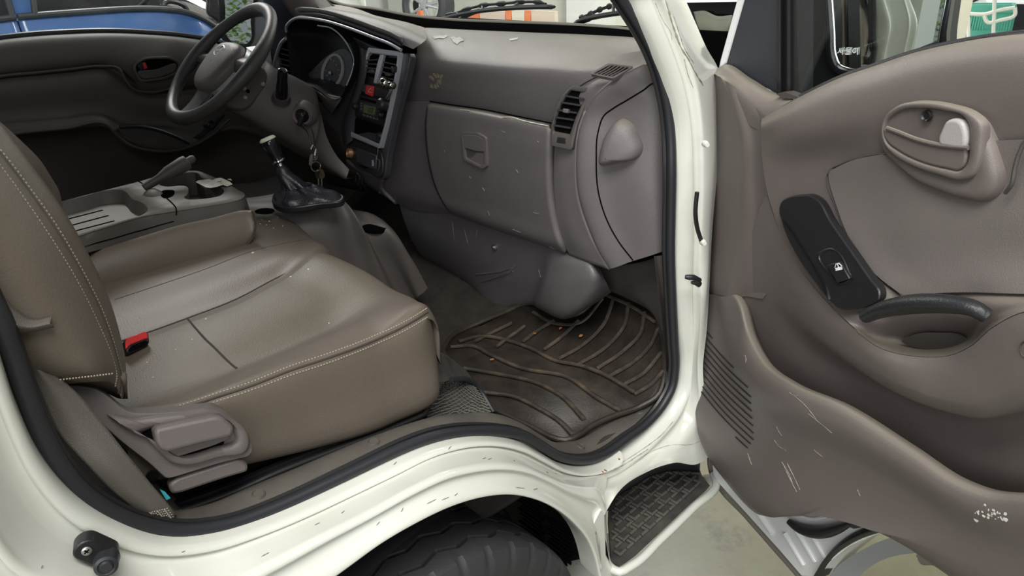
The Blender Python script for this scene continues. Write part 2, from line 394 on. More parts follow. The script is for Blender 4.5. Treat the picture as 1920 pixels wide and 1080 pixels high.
for x, y in ((485, 927), (701, 829), (1089, 837), (1200, 772)):
    h = on(scuff, x, y, 0)
    if h: obj('trim_plug', lathe(h[0], h[2], [(0, .0012), (.0062, .0012), (.0068, .0002), (.0076, .0002), (.0082, .0016), (.0090, .0004), (.0092, -.004)], 24), SCUFF, scuff)

# ---- rubber step in the bumper corner
zs = .392
st_px = [(1143, 1000), (1140, 960), (1150, 930), (1180, 906), (1215, 886), (1240, 878), (1312, 878), (1316, 890), (1331, 909), (1290, 948), (1235, 1000), (1190, 1040), (1160, 1060), (1146, 1052)]
bot = [P(x, y, Z=zs) for x, y in st_px]
step = obj('step_well', slab([p + V((0, 0, -.002)) for p in bot], (0, 0, 1), .03), SILL_TREAD, cab, label='black rubber step mat with raised pattern', sharp=30)
lo = [P(x, y, Z=zs) for x, y in [(1143, 960), (1152, 938), (1190, 912), (1225, 892), (1245, 886), (1312, 886)]]
up = [P(x, y, Y=-.815) for x, y in [(1137, 950), (1150, 926), (1188, 897), (1224, 873), (1246, 867), (1313, 868)]]
obj('step_riser', loft([up, lo], 40, 3, straight=True), RUBBER, step, solid=.006)
# tread pattern: interlocking bars laid in the mat
bm = bmesh.new()
ex = (P(1331, 909, Z=zs) - P(1190, 1040, Z=zs)).normalized(); ey = V((-ex.y, ex.x, 0))
ctr = sum(bot, V((0, 0, 0))) / len(bot)
def inside(p, poly):
    c = False
    for i in range(len(poly)):
        a, b = poly[i], poly[i - 1]
        if (a.y > p.y) != (b.y > p.y) and p.x < (b.x - a.x) * (p.y - a.y) / (b.y - a.y) + a.x: c = not c
    return c
small = shrink(bot, .93)
for i in range(-16, 17):
    for j in range(-14, 15):
        c = ctr + ex * (i * .026 + (j % 2) * .012) + ey * (j * .0195) + V((0, 0, .0022))
        if not inside(c, small): continue
        M = Matrix((ex, ey, V((0, 0, 1)))).transposed()
        box(c, (.022, .0055, .005), M, bm); box(c + ex * .0085 * (1 if (i + j) % 2 else -1) + ey * .008, (.0055, .014, .005), M, bm)
obj('step_tread', bm, mat('worn_tread_bars', (.085, .082, .078), .5, .2, 250, col2=(.16, .145, .12), vscale=14), step, bevel=.0008, seg=1, smooth=False)
# white lip round the step and the bumper corner below it
lip = [P(x, y, Z=zs + .004) for x, y in [(1128, 965), (1130, 1000), (1134, 1040), (1143, 1062), (1160, 1072), (1182, 1062), (1240, 1010), (1300, 952), (1343, 907), (1338, 890)]]
obj('step_lip', tube(spl(lip, 60), .009, 10), PAINT, cab)
low = [p + V((-.03, .22, -.20)) for p in lip]; mid = [p + V((-.004, .035, -.02)) for p in lip]
obj('bumper_corner', loft([[p + V((0, 0, .004)) for p in lip], mid, low], 60, 4, straight=True), PAINT, cab, solid=.006)

obj('sill_corner', slab([P(x, y, Y=-.845) for x, y in [(1108, 990), (1126, 955), (1134, 955), (1137, 1040), (1150, 1066), (1168, 1078), (1150, 1110), (1122, 1100), (1116, 1050)]], (-.2, -1, .1), .012), PAINT, cab, bevel=.003)
# ---- wheel arch liner behind the lip
W = V((-.03, -.75, .33))
G = []
WL0 = V((-.005, -.75, .36))
for i in range(33):
    a = math.radians(-55 + 250 * i / 32); rx, rz = .385, .405
    G.append([WL0 + V((rx * math.cos(a), dy, rz * math.sin(a))) for dy in (-.085, -.02, .08, .18, .28)])
bm = grid_bm(G); face_to(bm, WL0)
liner = obj('wheel_arch_liner', bm, BLACK, cab, label='black ribbed wheel arch liner')
bm = bmesh.new()
for k in range(16):
    a = math.radians(-36 + 5.4 * k)
    for dy in (-.04, .05, .14):
        c = WL0 + V((.380 * math.cos(a), dy, .400 * math.sin(a)))
        d = V((-math.sin(a), 0, math.cos(a))); M = Matrix((d, V((0, 1, .0)), V((math.cos(a), 0, math.sin(a))))).transposed()
        for q in range(3): box(c + d * (q - 1) * .011 + V((0, .006 * (q - 1), 0)), (.003, .07, .006), M, bm)
obj('liner_ribs', bm, BLACK, liner)
flap = [P(x, y, Y=-.66) for x, y in [(1060, 985), (1090, 1020), (1108, 1075), (1112, 1140), (1062, 1140), (1066, 1060)]]
obj('mud_flap', slab(flap, (-1, -.6, .3), .008), BLACK, cab)
clip = [P(x, y, Y=-.60) for x, y in [(1056, 1066), (1086, 1100), (1060, 1100)]]
obj('yellow_tag', slab(clip, (-1, -1, .2), .004), mat('yellow_plastic', (.75, .45, .02), .5), cab)
bm = bmesh.new()
ha = [P(x, y, Y=-.60) for x, y in [(948, 930), (944, 950), (952, 965), (958, 978), (965, 985)]]
tube(spl(ha, 20), .004, 6, bm=bm); obj('wiring', bm, BLACK, cab)

# ---- door switch on the rear post
sw_n = V((-.25, -1, .12)).normalized()
c0 = P(163, 1021, Y=-.812); c1 = P(199, 1037, Y=-.812)
ax = (c1 - c0).normalized(); ay = sw_n.cross(ax).normalized()
pl = []
for i in range(13): a = math.radians(90 + 180 * i / 12); pl.append(c0 + ax * (.0125 * math.cos(a)) + ay * (.0125 * math.sin(a)))
for i in range(13): a = math.radians(-90 + 180 * i / 12); pl.append(c1 + ax * (.0125 * math.cos(a)) + ay * (.0125 * math.sin(a)))
dsw = obj('door_switch', slab(pl, sw_n, .010, back=.012), BLACK, cab, label='black rubber plunger switch on the rear door post', bevel=.002)
obj('plunger', lathe(c1 + sw_n * .010, sw_n, [(0, .019), (.0055, .019), (.007, .0165), (.0085, .0175), (.0115, .016), (.0122, .008), (.0135, 0)], 28), RUBBER, dsw)
bm = lathe(c0 + sw_n * .012, sw_n, [(0, .002), (.003, .002), (.005, .001), (.005, 0)], 20)
obj('switch_screw', bm, STEEL, dsw)
bm = bmesh.new(); M = Matrix((ax, ay, sw_n)).transposed()
box(c0 + sw_n * .0142, (.006, .0012, .0006), M, bm); box(c0 + sw_n * .0142, (.0012, .006, .0006), M, bm); obj('screw_slot', bm, VOID, dsw)

# ---- cab floor, toe board, seat box, back wall, roof, far side
FZ = .62
def FL(x, y, up=0):
    p = P(x, y, Z=FZ + up)
    if p.x > .60: p = PP(x, y, V((.60, 0, FZ + up)), V((-.75, 0, 1)))
    return p
G = [[V((x, y, FZ - .006 + max(0, x - .60) * .75)) for x in (-.62, -.2, .1, .4, .6, .7, .85, 1.0)] for y in (-.745, -.4, 0, .4, .74)]
bm = grid_bm(G); face_to(bm, V((0, 0, 3))); obj('cab_floor', bm, CARPET, cab, solid=.01)
bm = bmesh.new(); box((.97, 0, .95), (.02, 1.46, .8), bm=bm); obj('firewall', bm, VOID, cab)
bm = bmesh.new(); box((-.22, -.02, .73), (.62, 1.30, .22), bm=bm); obj('seat_box', bm, CARPET, cab, bevel=.02)
bm = bmesh.new(); box((-.72, 0, 1.0), (.03, 1.5, .75), bm=bm); box((-.72, 0, 1.88), (.03, 1.5, .2), bm=bm)
for y in (-.7, .7): box((-.72, y, 1.58), (.03, .14, .46), bm=bm)
obj('back_wall', bm, TAUPE_DK, cab)
bm = bmesh.new()
G = [[V((x, y, 1.93 + .05 * math.cos(x * 1.6) * math.cos(y * 1.7))) for y in [-.72 + 1.44 * j / 10 for j in range(11)]] for x in [-.72 + 1.12 * i / 8 for i in range(9)]]
bm = grid_bm(G); face_to(bm, V((0, 0, 5))); obj('roof', bm, PAINT, cab, solid=.04)
obj('headliner', grid_bm([[p + V((0, 0, -.05)) for p in r_] for r_ in G]), mat('grey_headliner', (.10, .095, .088), .9), cab)
# driver-side body: outer skin below the window, pillar inside trim
bm = bmesh.new(); box((.0, .80, .85), (1.5, .02, .6), bm=bm); obj('far_side_panel', bm, PAINT, cab)
obj('far_side_lining', box((.15, .772, .80), (1.7, .012, .56)), CARPET, cab)
obj('dash_leak_blocker', box((.82, 0, 1.09), (.24, 1.45, .34)), VOID, cab)  # unseen black box added to stop light leaking in under the dash
for nm, q in (('near_rear_post', [(-1.0, -.864, .60), (-.58, -.864, .60), (-.545, -.864, 1.0), (-.55, -.864, 1.2), (-.58, -.862, 1.5), (-.60, -.862, 1.95), (-1.0, -.864, 1.95)]), ('far_rear_post', [(-.70, .74, .62), (-.40, .75, .62), (-.52, .75, 1.25), (-.56, .74, 1.60), (-.60, .70, 1.95), (-.72, .70, 1.95)])):
    obj(nm, slab([V(p) for p in q], (0, -1 if q[0][1] < 0 else 1, 0), .04), PAINT, cab)
# rear doorway trim behind the belt
bm = loft([L('Y', -.70, [(-60, 560), (30, 640), (110, 745), (200, 850), (300, 945), (335, 965)]), L('Y', -.66, [(20, 560), (70, 640), (150, 740), (230, 830), (330, 930), (360, 950)])], 40, 4)
obj('post_trim', bm, TAUPE_DK, cab, solid=.01)
# dark slot between seat and sill (black seat rail channel) and rubber liner ahead of it
bm = loft([L('Y', -.69, [(325, 962), (420, 930), (520, 885), (640, 838), (740, 800), (800, 775)]), L('Y', -.66, [(330, 935), (420, 902), (520, 862), (640, 818), (740, 778), (812, 745)])], 40, 3)
obj('rail_channel', bm, BLACK, cab, solid=.01)
bm = tube(spl(L('Y', -.675, [(325, 948), (420, 915), (520, 873), (640, 826), (735, 789)]), 30), .006, 8)
obj('rail_edge', bm, BLACKG, cab)

# ---- wheel under the arch
wh = thing('front_wheel', 'black tyre with zigzag tread under the white wheel arch', 'wheel', (W.x, W.y, 0))
prof = [(-.070, .215), (-.088, .235), (-.097, .265), (-.0955, .290), (-.090, .308), (-.082, .321), (-.072, .3265), (-.050, .3285)]
prof2 = [(dy, r) for dy, r in prof]
N = 360; G = []
zig = lambda i: .006 * (abs((i % 12) - 6) / 3 - 1)
for i in range(N):
    a = 2 * math.pi * i / N; row = []
    z = zig(i); notch = (i % 10) in (0, 1)
    for dy, r in prof2:
        rr = r - (.006 if notch and .285 < r < .325 and dy < -.08 else 0); row.append((dy, rr))
    row = row[:-1]
    for gy in (-.048, -.004, .042):
        row += [(gy - .0045 + z, .3290), (gy - .0035 + z, .3200), (gy + .0035 + z, .3200), (gy + .0045 + z, .3290)]
    row += [(-dy, r) for dy, r in reversed(prof2[:-1])]
    G.append([W + V((r * math.cos(a), dy, r * math.sin(a))) for dy, r in row])
bm = grid_bm(G, closed_u=True); bmesh.ops.recalc_face_normals(bm, faces=bm.faces)
obj('tyre', bm, TYRE, wh, sharp=25)
obj('rim', lathe(W, (0, -1, 0), [(0, .03), (.06, .035), (.09, .05), (.15, .045), (.19, .055), (.218, .072), (.222, .06), (.2, -.06)], 64), STEEL, wh)

# ---- windscreen, its black border, and the posts beside it
def WS(x, y, d=0): return PP(x, y, V((.80 + d, 0, 1.345)), V((-1, 0, .55)))
lowl = [(600, 5), (640, 22), (700, 30), (770, 43), (850, 51), (950, 55), (1060, 59), (1140, 64), (1215, 72)]
ws = thing('windscreen', 'windscreen glass above the dusty dashboard', 'windscreen', (.80, 0, 1.3))
gl = [WS(560, -60, .02)] + [WS(x, y - 2, .02) for x, y in lowl] + [WS(1240, 60, .02), WS(1200, -60, .02), WS(1150, -260, .02), WS(640, -260, .02)]
obj('pane', slab(gl, (-1, 0, .55), .004), GLASS, ws)
bm = loft([[WS(x, y - 12, .015) for x, y in lowl], [WS(x, y + 12, .0) for x, y in lowl]], 60, 2, straight=True)
obj('lower_border', bm, VOID, ws, solid=.003)
# fine line of the sealing strip
obj('border_strip', loft([[WS(x, y - 17, .017) for x, y in lowl], [WS(x, y - 12, .014) for x, y in lowl]], 60, 2), mat('dusty_glass_edge', (.16, .15, .12), .8), ws, solid=.002)

# ---- wipers outside the glass
def WO(x, y, d=0): return WS(x, y, .045 + d)
for lab, blade, arm, clips in (
  ('left windscreen wiper lying across the glass', [(803, 41), (826, 36), (860, 28), (905, 20), (960, 15), (1010, 13), (1039, 13)], [(838, 56), (856, 42), (878, 28), (898, 20)], [(838, 29), (856, 24), (880, 16), (905, 10), (940, 7), (975, 4), (1005, 4), (1024, 8)]),
  ('right windscreen wiper beside the front post', [(1079, 43), (1092, 38), (1120, 31), (1150, 26), (1190, 21), (1230, 17)], [(1045, 62), (1066, 52), (1084, 43), (1105, 36)], [(1088, 34), (1105, 27), (1125, 18), (1150, 10), (1185, 5)])):
    w_ = thing('windscreen_wiper', lab, 'wiper', WO(*blade[2]), 'windscreen wipers')
    obj('blade', tube(spl([WO(x, y) for x, y in blade], 50), [.006] + [.0095] * 48 + [.006], 8, flat=.6), BLACK, w_)
    obj('wiper_arm', tube(spl([WO(x, y, .012) for x, y in arm], 24), .008, 8, flat=.7), BLACK, w_)
    obj('blade_frame', tube(spl([WO(x, y, .01) for x, y in clips], 40), [.0035 + .003 * (i % 7 < 3) for i in range(40)], 6), BLACK, w_)
    for i in range(1, len(clips) - 1, 2):
        b0 = min(blade, key=lambda q: abs(q[0] - clips[i][0] - 8)); obj('frame_claw', tube([WO(*clips[i], .01), WO(*b0, .002)], .004, 6), BLACK, w_)
# ================================================================== passenger bench
seat = thing('passenger_bench_seat', 'brown-grey stitched vinyl passenger bench seat beside the open doorway', 'seat', (-.1, -.35, .84))
# feature lines of the cushion, rear to front, each a pixel line on its own height (Z) or side plane (Y)
A0 = [P(x, y, Z=z) for x, y, z in [(150, 520, .965), (260, 480, .965), (380, 432, .965), (470, 402, .962), (520, 403, .950), (548, 412, .925)]]
A = [P(x, y, Z=z) for x, y, z in [(150, 574, .972), (240, 548, .972), (350, 516, .973), (477, 474, .972), (560, 452, .965), (592, 452, .940)]]
Bm = [P(x, y, Z=z) for x, y, z in [(160, 618, .972), (250, 586, .973), (350, 553, .975), (450, 517, .977), (560, 474, .978), (612, 466, .962)]]
B = [P(x, y, Z=z) for x, y, z in [(190, 652, .965), (283, 622, .966), (352, 597, .967), (433, 566, .968), (520, 521, .970), (613, 478, .966)]]
B2 = [P(x, y, Z=z) for x, y, z in [(195, 662, .966), (290, 630, .970), (358, 605, .973), (440, 574, .975), (530, 527, .978), (625, 482, .970)]]
Cm = [P(x, y, Z=z) for x, y, z in [(200, 705, .965), (310, 672, .970), (400, 643, .973), (500, 600, .975), (600, 552, .978), (690, 512, .966)]]
C2 = [P(x, y, Z=z) for x, y, z in [(210, 755, .968), (300, 735, .970), (380, 706, .968), (470, 672, .966), (607, 612, .966), (752, 552, .958)]]
C = [P(x, y, Z=z) for x, y, z in [(222, 772, .972), (320, 742, .975), (400, 710, .970), (480, 675, .966), (612, 620, .967), (762, 556, .962)]]
Dr = [P(x, y, Z=z) for x, y, z in [(232, 778, .990), (340, 748, .990), (440, 706, .990), (545, 660, .992), (680, 604, .998), (788, 568, .990)]]
Dd = [P(x, y, Y=v) for x, y, v in [(236, 784, -.676), (345, 765, -.679), (455, 725, -.681), (560, 685, -.682), (695, 634, -.682), (800, 580, -.672)]]
De = [P(x, y, Y=v) for x, y, v in [(238, 800, -.682), (350, 778, -.686), (460, 738, -.688), (565, 697, -.689), (700, 645, -.688), (805, 594, -.678)]]
Em = [P(x, y, Y=v) for x, y, v in [(240, 850, -.686), (360, 840, -.692), (470, 800, -.694), (590, 770, -.692), (715, 720, -.692), (816, 660, -.680)]]
E1 = [P(x, y, Y=v) for x, y, v in [(250, 905, -.682), (370, 890, -.686), (475, 868, -.688), (600, 838, -.688), (735, 795, -.688), (820, 738, -.678)]]
E2 = [p + V((0, .035, -.006)) for p in E1]
front = []
rows = [A0, A, Bm, B, B2, Cm, C2, C, Dr, Dd, De, Em, E1, E2]
# carry every line round the front edge and down
for k, r in enumerate(rows):
    p = r[-1]
    a_, b_ = ((V((.016, 0, -.030)), V((.020, .004, -.11))) if k < 10 else (V((.010, .010, -.003)), V((.013, .06, -.012))) if k == 10 else (V((.010, .012, 0)), V((.013, .06, 0))) if k == 11 else (V((.005, .012, .004)), V((.008, .06, .006))))
    r.append(p + a_); r.append(p + b_)
cols_ = loft(rows, 70, 5, raw=True)
iB, iC = 4 * 5, 6 * 5
cus = face_to(grid_bm([c[:iB + 1] for c in cols_])); cus = bm_add(cus, face_to(grid_bm([c[iC:] for c in cols_])))
cus = bm_add(cus, face_to(grid_bm([c[iB:iC + 1] for c in cols_[52:]])))
cushion = obj('cushion', cus, VINYL, seat, sharp=80)
insert = obj('cushion_insert', face_to(grid_bm([c[iB:iC + 1] for c in cols_[:53]])), VINYL_P, seat, label='perforated vinyl seat insert')
def stitch(pts, n, r, parent, name='stitching', m=STITCH, fill=.6):
    q = spl(pts, n * 2 + 1); bm = bmesh.new()
    for i in range(n): tube([q[2 * i], q[2 * i].lerp(q[2 * i + 1], fill * 1.6)], r, 5, bm=bm)
    return obj(name, bm, m, parent)
lift = V((-.0012, -.0015, .0015))
stitch(onp([cushion], spl([V((x, y, 0)) for x, y in [(262, 776), (340, 760), (400, 740), (467, 718), (547, 686), (613, 664), (693, 634), (780, 591), (800, 578)]], 191), .0006), 95, .0010, seat)
stitch(onp([cushion], spl([V((x, y, 0)) for x, y in [(262, 789), (340, 774), (400, 755), (467, 733), (547, 703), (613, 681), (693, 650), (780, 608), (802, 594)]], 191), .0006), 95, .0010, seat)
seamm = mat('seam_shadow', (.045, .037, .030), .7)
obj('edge_seam', tube(onp([cushion], spl([V((x, y, 0)) for x, y in [(262, 783), (340, 767), (400, 747), (467, 725), (547, 694), (613, 672), (693, 642), (780, 599), (802, 585)]], 80), .0), .0020, 6), seamm, seat)
obj('panel_seam', tube(spl([p + V((0, 0, .0005)) for p in B[:6]], 60), .0016, 6), seamm, seat)
cs = onp([insert, cushion], [(352, 598), (362, 610), (375, 625), (388, 639), (400, 650), (412, 662), (425, 675), (436, 685), (444, 691)], 0)
obj('cross_seam', tube(spl(cs, 40), .0018, 6), seamm, seat)
obj('far_seam', tube(onp([cushion], spl([V((x, y, 0)) for x, y in [(215, 562), (300, 534), (390, 503), (470, 472), (540, 455), (578, 449)]], 40), .0), .0009, 6), seamm, seat)
# crumbs and dust specks on the vinyl
random.seed(9)
for x, y, s in ((386, 598, 3), (545, 519, 3), (578, 505, 3), (360, 637, 2), (329, 656, 2), (276, 680, 2), (474, 474, 5), (491, 412, 3), (505, 415, 3), (520, 408, 3), (500, 422, 2), (513, 428, 2), (530, 424, 2), (488, 420, 2), (287, 708, 2), (617, 606, 2)):
    h = on([cushion, insert], x, y, 0)
    if h: obj('crumb', lathe(h[0], h[2], [(0, .0012), (s * .0005, .001), (s * .0006, 0), (0, -.001)], 7), PAPER, seat)

# ---- backrest: near side bolster with the stitched front edge
S1 = [P(x, y, Y=v) for x, y, v in [(-90, 170, -.60), (-40, 225, -.62), (10, 283, -.64), (58, 345, -.65), (110, 418, -.66), (160, 505, -.668), (200, 588, -.672), (222, 660, -.675), (232, 715, -.677), (229, 748, -.678)]]
S0 = [p + V((.012, .028, .004)) for p in S1]
S00 = [p + V((.010, .10, -.002)) for p in S1]; S000 = [p + V((-.03, .22, 0)) for p in S1]
S2 = [P(x, y, Y=v) for x, y, v in [(-110, 190, -.655), (-62, 245, -.67), (-10, 305, -.68), (36, 368, -.69), (85, 440, -.70), (138, 525, -.706), (182, 612, -.708), (208, 670, -.706), (217, 702, -.700), (214, 720, -.690)]]
S3 = [P(x, y, Y=v) for x, y, v in [(-160, 260, -.70), (-110, 310, -.71), (-60, 370, -.725), (-20, 430, -.735), (30, 500, -.742), (80, 585, -.744), (130, 650, -.742), (165, 695, -.735), (175, 710, -.722), (172, 716, -.71)]]
S4 = [P(x, y, Y=v) for x, y, v in [(-260, 350, -.70), (-210, 400, -.71), (-160, 450, -.72), (-110, 510, -.73), (-60, 570, -.735), (0, 640, -.735), (60, 690, -.73), (105, 710, -.72), (125, 717, -.71), (125, 720, -.70)]]
S5 = [p + V((-.05, .05, 0)) for p in S4]
for r_ in (S1, S0, S00, S000, S2, S3, S4, S5):
    p0 = r_[0]; r_.insert(0, p0 + V((-.09, .015, .20))); r_.insert(0, r_[0] + V((-.05, .04, .05)))
bm = loft([S5, S4, S3, S2, S1, S0, S00, S000], 72, 5)
fr_ = spl([p for p in S1], 14); bk_ = [p + V((-.13, 0, .02)) for p in reversed(fr_)]
y0_ = -.62
obj('backrest_core', slab([V((p.x - .012, y0_, p.z)) for p in fr_] + [V((p.x, y0_, p.z)) for p in bk_], (0, -1, 0), .64), VINYL, seat, bevel=.02)
obj('backrest', bm, VINYL, seat, sharp=80)
o1 = V((-.001, -.002, .001))
obj('backrest_seam', tube(spl([p.lerp(q, .40) + o1 * .3 for p, q in zip(S1[2:], S2[2:])], 80), .0018, 6), seamm, seat)
stitch([p.lerp(q, .16) + o1 for p, q in zip(S1[2:], S2[2:])], 90, .0009, seat)
stitch([p.lerp(q, .80) + o1 for p, q in zip(S1[2:], S2[2:])], 90, .0009, seat)
hem = [P(x, y, Y=-.735) for x, y in [(112, 712), (140, 709), (175, 705), (214, 700)]]
stitch(hem, 18, .0009, seat)
bm = loft([L('Y', -.69, [(110, 713), (160, 709), (214, 703), (236, 712)]), L('Y', -.66, [(150, 740), (190, 735), (228, 748), (240, 748)])], 20, 3)
obj('backrest_skirt', bm, VINYL, seat, solid=.008)

# ---- recliner cover with lever
pn = V((-.10, -1, .22)).normalized(); q0 = P(300, 820, Y=-.715)
def RC(x, y, d=0): return PP(x, y, q0 + pn * d, pn)
cov = [(120, 724), (140, 722), (180, 728), (205, 745), (240, 775), (290, 775), (345, 771), (405, 764), (425, 772), (440, 790), (470, 822), (474, 845), (466, 856), (420, 866), (330, 894), (312, 898), (280, 868), (230, 830), (180, 785)]
sc_ = obj('recliner_cover', slab(rpoly([RC(x, y) for x, y in cov], .012), pn, .03), TAUPE, seat, label='taupe plastic recliner side cover', bevel=.007, seg=3)
rim_ = [(200, 775), (250, 783), (290, 778), (345, 772), (405, 766), (425, 775), (466, 828), (462, 842), (410, 855), (340, 870), (322, 866), (290, 838), (262, 810)]
inn_ = [(262, 812), (285, 800), (300, 795), (350, 785), (400, 776), (415, 782), (436, 805), (440, 822), (400, 838), (345, 852), (330, 850), (312, 838), (290, 825)]
obj('cover_rim', ring(spl([RC(x, y, .001) for x, y in rim_], 70, True), spl([RC(x, y, .001) for x, y in inn_], 70, True), pn, .004, lip=.010), TAUPE, sc_, sharp=60)
obj('lever_recess', slab(spl([RC(x, y, .0015) for x, y in [(262, 812), (285, 825), (300, 845), (320, 862), (345, 857), (420, 832), (300, 800)]], 50, True), pn, .003), VOID, sc_)
lv = [(285, 806), (290, 797), (340, 786), (400, 774), (412, 776), (434, 795), (430, 812), (370, 826), (310, 842), (297, 838), (289, 826)]
lvo = rpoly([RC(x, y, .012) for x, y in lv], .008)
obj('recliner_lever', slab(lvo, pn, .012, back=.016), TAUPE, sc_, label='taupe recliner lever', bevel=.006, seg=3)
lw = [(306, 842), (340, 838), (400, 822), (430, 813), (428, 822), (400, 834), (342, 852), (325, 858), (315, 852)]
obj('lever_skirt', slab(rpoly([RC(x, y, .006) for x, y in lw], .006), pn, .006, back=.003), TAUPE, sc_, bevel=.002)
lc = [(330, 897), (420, 868), (446, 860), (456, 862), (466, 872), (465, 885), (420, 898), (340, 925), (322, 928), (316, 910)]
obj('lower_cover', slab(rpoly([RC(x, y, -.006) for x, y in lc], .010), pn, .02), TAUPE, seat, label='lower taupe plastic seat side cover', bevel=.004)
hole = P(286, 896, Y=-.70)
obj('cover_hole', lathe(RC(286, 893, .0005), pn, [(0, .0012), (.006, .0012), (.007, .0), (.007, -.002)], 16), VOID, seat)

# ---- buckle
bk = thing('seat_belt_buckle', 'seat belt buckle with red button on the vinyl seat', 'buckle', P(258, 645, Z=.965))
bc = P(256, 640, Z=.985); bn = (V((.25, -.72, .62))).normalized()
b_, a_, n_ = axes(bn, (.35, .1, 1))
def BK(x, y, d=0): return PP(x, y, bc + bn * d, bn)
o = [(233, 641), (236, 634), (272, 620), (279, 624), (281, 640), (278, 646), (242, 662), (236, 660)]
obj('buckle_housing', slab(rpoly([BK(x, y) for x, y in o], .003), bn, .025), BLACK, bk, bevel=.003)
r_ = [(235, 640), (238, 634), (271, 621), (277, 625), (278, 634), (270, 636), (245, 646), (236, 655)]
obj('release_button', slab([BK(x, y, .003) for x, y in r_], bn, .004), RED, bk, bevel=.0012, label='red release button')
t_ = [(241, 656), (247, 648), (272, 638), (278, 640), (276, 645), (243, 659)]
obj('buckle_mouth', slab([BK(x, y, .002) for x, y in t_], bn, .003), VOID, bk)

# ---- belt: wide webbing down to its anchor
belt = thing('seat_belt', 'grey-brown seat belt webbing slanting down to the sill corner', 'seat belt', P(300, 955, Y=-.72))
l = L('Y', -.748, [(-40, 560, -.70), (0, 600, -.712), (35, 648, -.72), (75, 735, -.728), (110, 812, -.735), (160, 868), (215, 925), (262, 962), (275, 972)])
r = L('Y', -.748, [(40, 560, -.70), (45, 620, -.712), (70, 672, -.72), (140, 732, -.728), (190, 790, -.735), (245, 860), (290, 915), (318, 948), (332, 968)])
m_ = [p.lerp(q, .5) + V((-.003, -.006, .002)) for p, q in zip(l, r)]
obj('webbing', loft([l, m_, r], 70, 6), BELT, belt, solid=.0025)
st = bmesh.new()
for k in range(7):
    a, b = P(268 + 4 * k - 5, 958 - 0 * k, Y=-.756), P(318 + 1.5 * k - 20, 930 + 5 * k, Y=-.756)
for k in range(6):
    a = V(l[7]).lerp(l[8], k / 5) ; b = V(r[7]).lerp(r[8], k / 5); u = V((-.003, -.008, .003))
    q = spl([a + u, b + u], 25)
    for i in range(12): tube([q[2 * i], q[2 * i + 1]], .0007, 5, bm=st)
for k in range(4):
    t = .15 + k * .23; a = V(l[7]).lerp(r[7], t) + V((-.003, -.009, .003)); b = V(l[8]).lerp(r[8], t) + V((-.003, -.009, .003)); tube([a, b], .0007, 5, bm=st)
obj('belt_stitching', st, STITCH, belt)
obj('belt_tag', slab([P(x, y, Y=-.741) for x, y in [(300, 918), (309, 922), (320, 934), (312, 938)]], (-.1, -1, .2), .002), mat('cyan_tag', (.03, .35, .45), .5), belt, label='small cyan tag')
# loose shoulder strand with its folded end, in shade behind the post
strand = thing('folded_belt_strand', 'dark folded seat belt strand against the backrest side', 'seat belt', P(60, 610, Y=-.745))
l = L('Y', -.748, [(-60, 520), (0, 548), (30, 580), (60, 598), (98, 592)]); r = L('Y', -.752, [(-60, 600), (0, 612), (30, 625), (62, 622), (102, 614)])
m_ = [p.lerp(q, .5) + V((-.004, -.008, .002)) for p, q in zip(l, r)]
obj('webbing', loft([l, m_, r], 40, 4), BELT, strand, solid=.003)

# ================================================================== folded centre backrest with console tray
con = thing('folded_center_backrest', 'folded centre backrest with plastic tray and cup holder top', 'console', (-.05, -.02, .97))
# near edge line of the tray top: pixels along the plane Y=-.16
def CT(x, y, dz=0):
    # tray-top plane, sloping slightly to the front
    return PP(x, y, V((-.10, -.14, 1.062 + dz)), V((.06, 0, 1)))
top_px = [(60, 392), (100, 382), (160, 366), (215, 352), (262, 340), (300, 329), (340, 321), (366, 320), (386, 326), (418, 340), (446, 356), (459, 364), (452, 372), (400, 383), (330, 394), (270, 404), (200, 424), (126, 448), (60, 470)]
TOP = [CT(x, y) for x, y in top_px]
hn = V((.06, 0, 1)).normalized()
opening = [(85, 392), (110, 380), (160, 367), (200, 357), (225, 356), (240, 364), (250, 374), (262, 378), (274, 386), (276, 396), (264, 404), (235, 411), (190, 423), (124, 442), (70, 462)]
cupo = [(296, 340), (330, 328), (360, 323), (380, 335), (400, 345), (416, 352), (420, 360), (410, 368), (380, 373), (352, 374), (345, 370), (352, 362), (338, 348), (318, 350)]
# body under the top: skirt lofted from the outline to the lower plastic edge
lowe = [(40, 430), (100, 425), (160, 410), (215, 395), (262, 380), (300, 368), (340, 355), (372, 350), (400, 356), (440, 366), (464, 378), (468, 392), (460, 396), (400, 408), (330, 424), (270, 442), (200, 464), (150, 478), (60, 506)]
LOW = [P(x, y, Y=TOP[i].y - .005) if i >= 11 else TOP[i] + V((.004 * (i > 7), 0, -.04)) for i, (x, y) in enumerate(lowe)]
o1 = spl(TOP, 120, True, even=False); o2 = spl(LOW, 120, True, even=False)
tray = obj('tray_body', loft([[p + V((0, 0, -.004)) for p in o1] + [o1[0] + V((0, 0, -.004))], [a.lerp(b, .12) for a, b in zip(o1, o2)] + [o1[0].lerp(o2[0], .12)], o2 + [o2[0]]], 160, 3, straight=True), mat('tray_plastic', (.082, .074, .068), .45, .25, 900, var=.12), con, label='dark taupe plastic tray body')
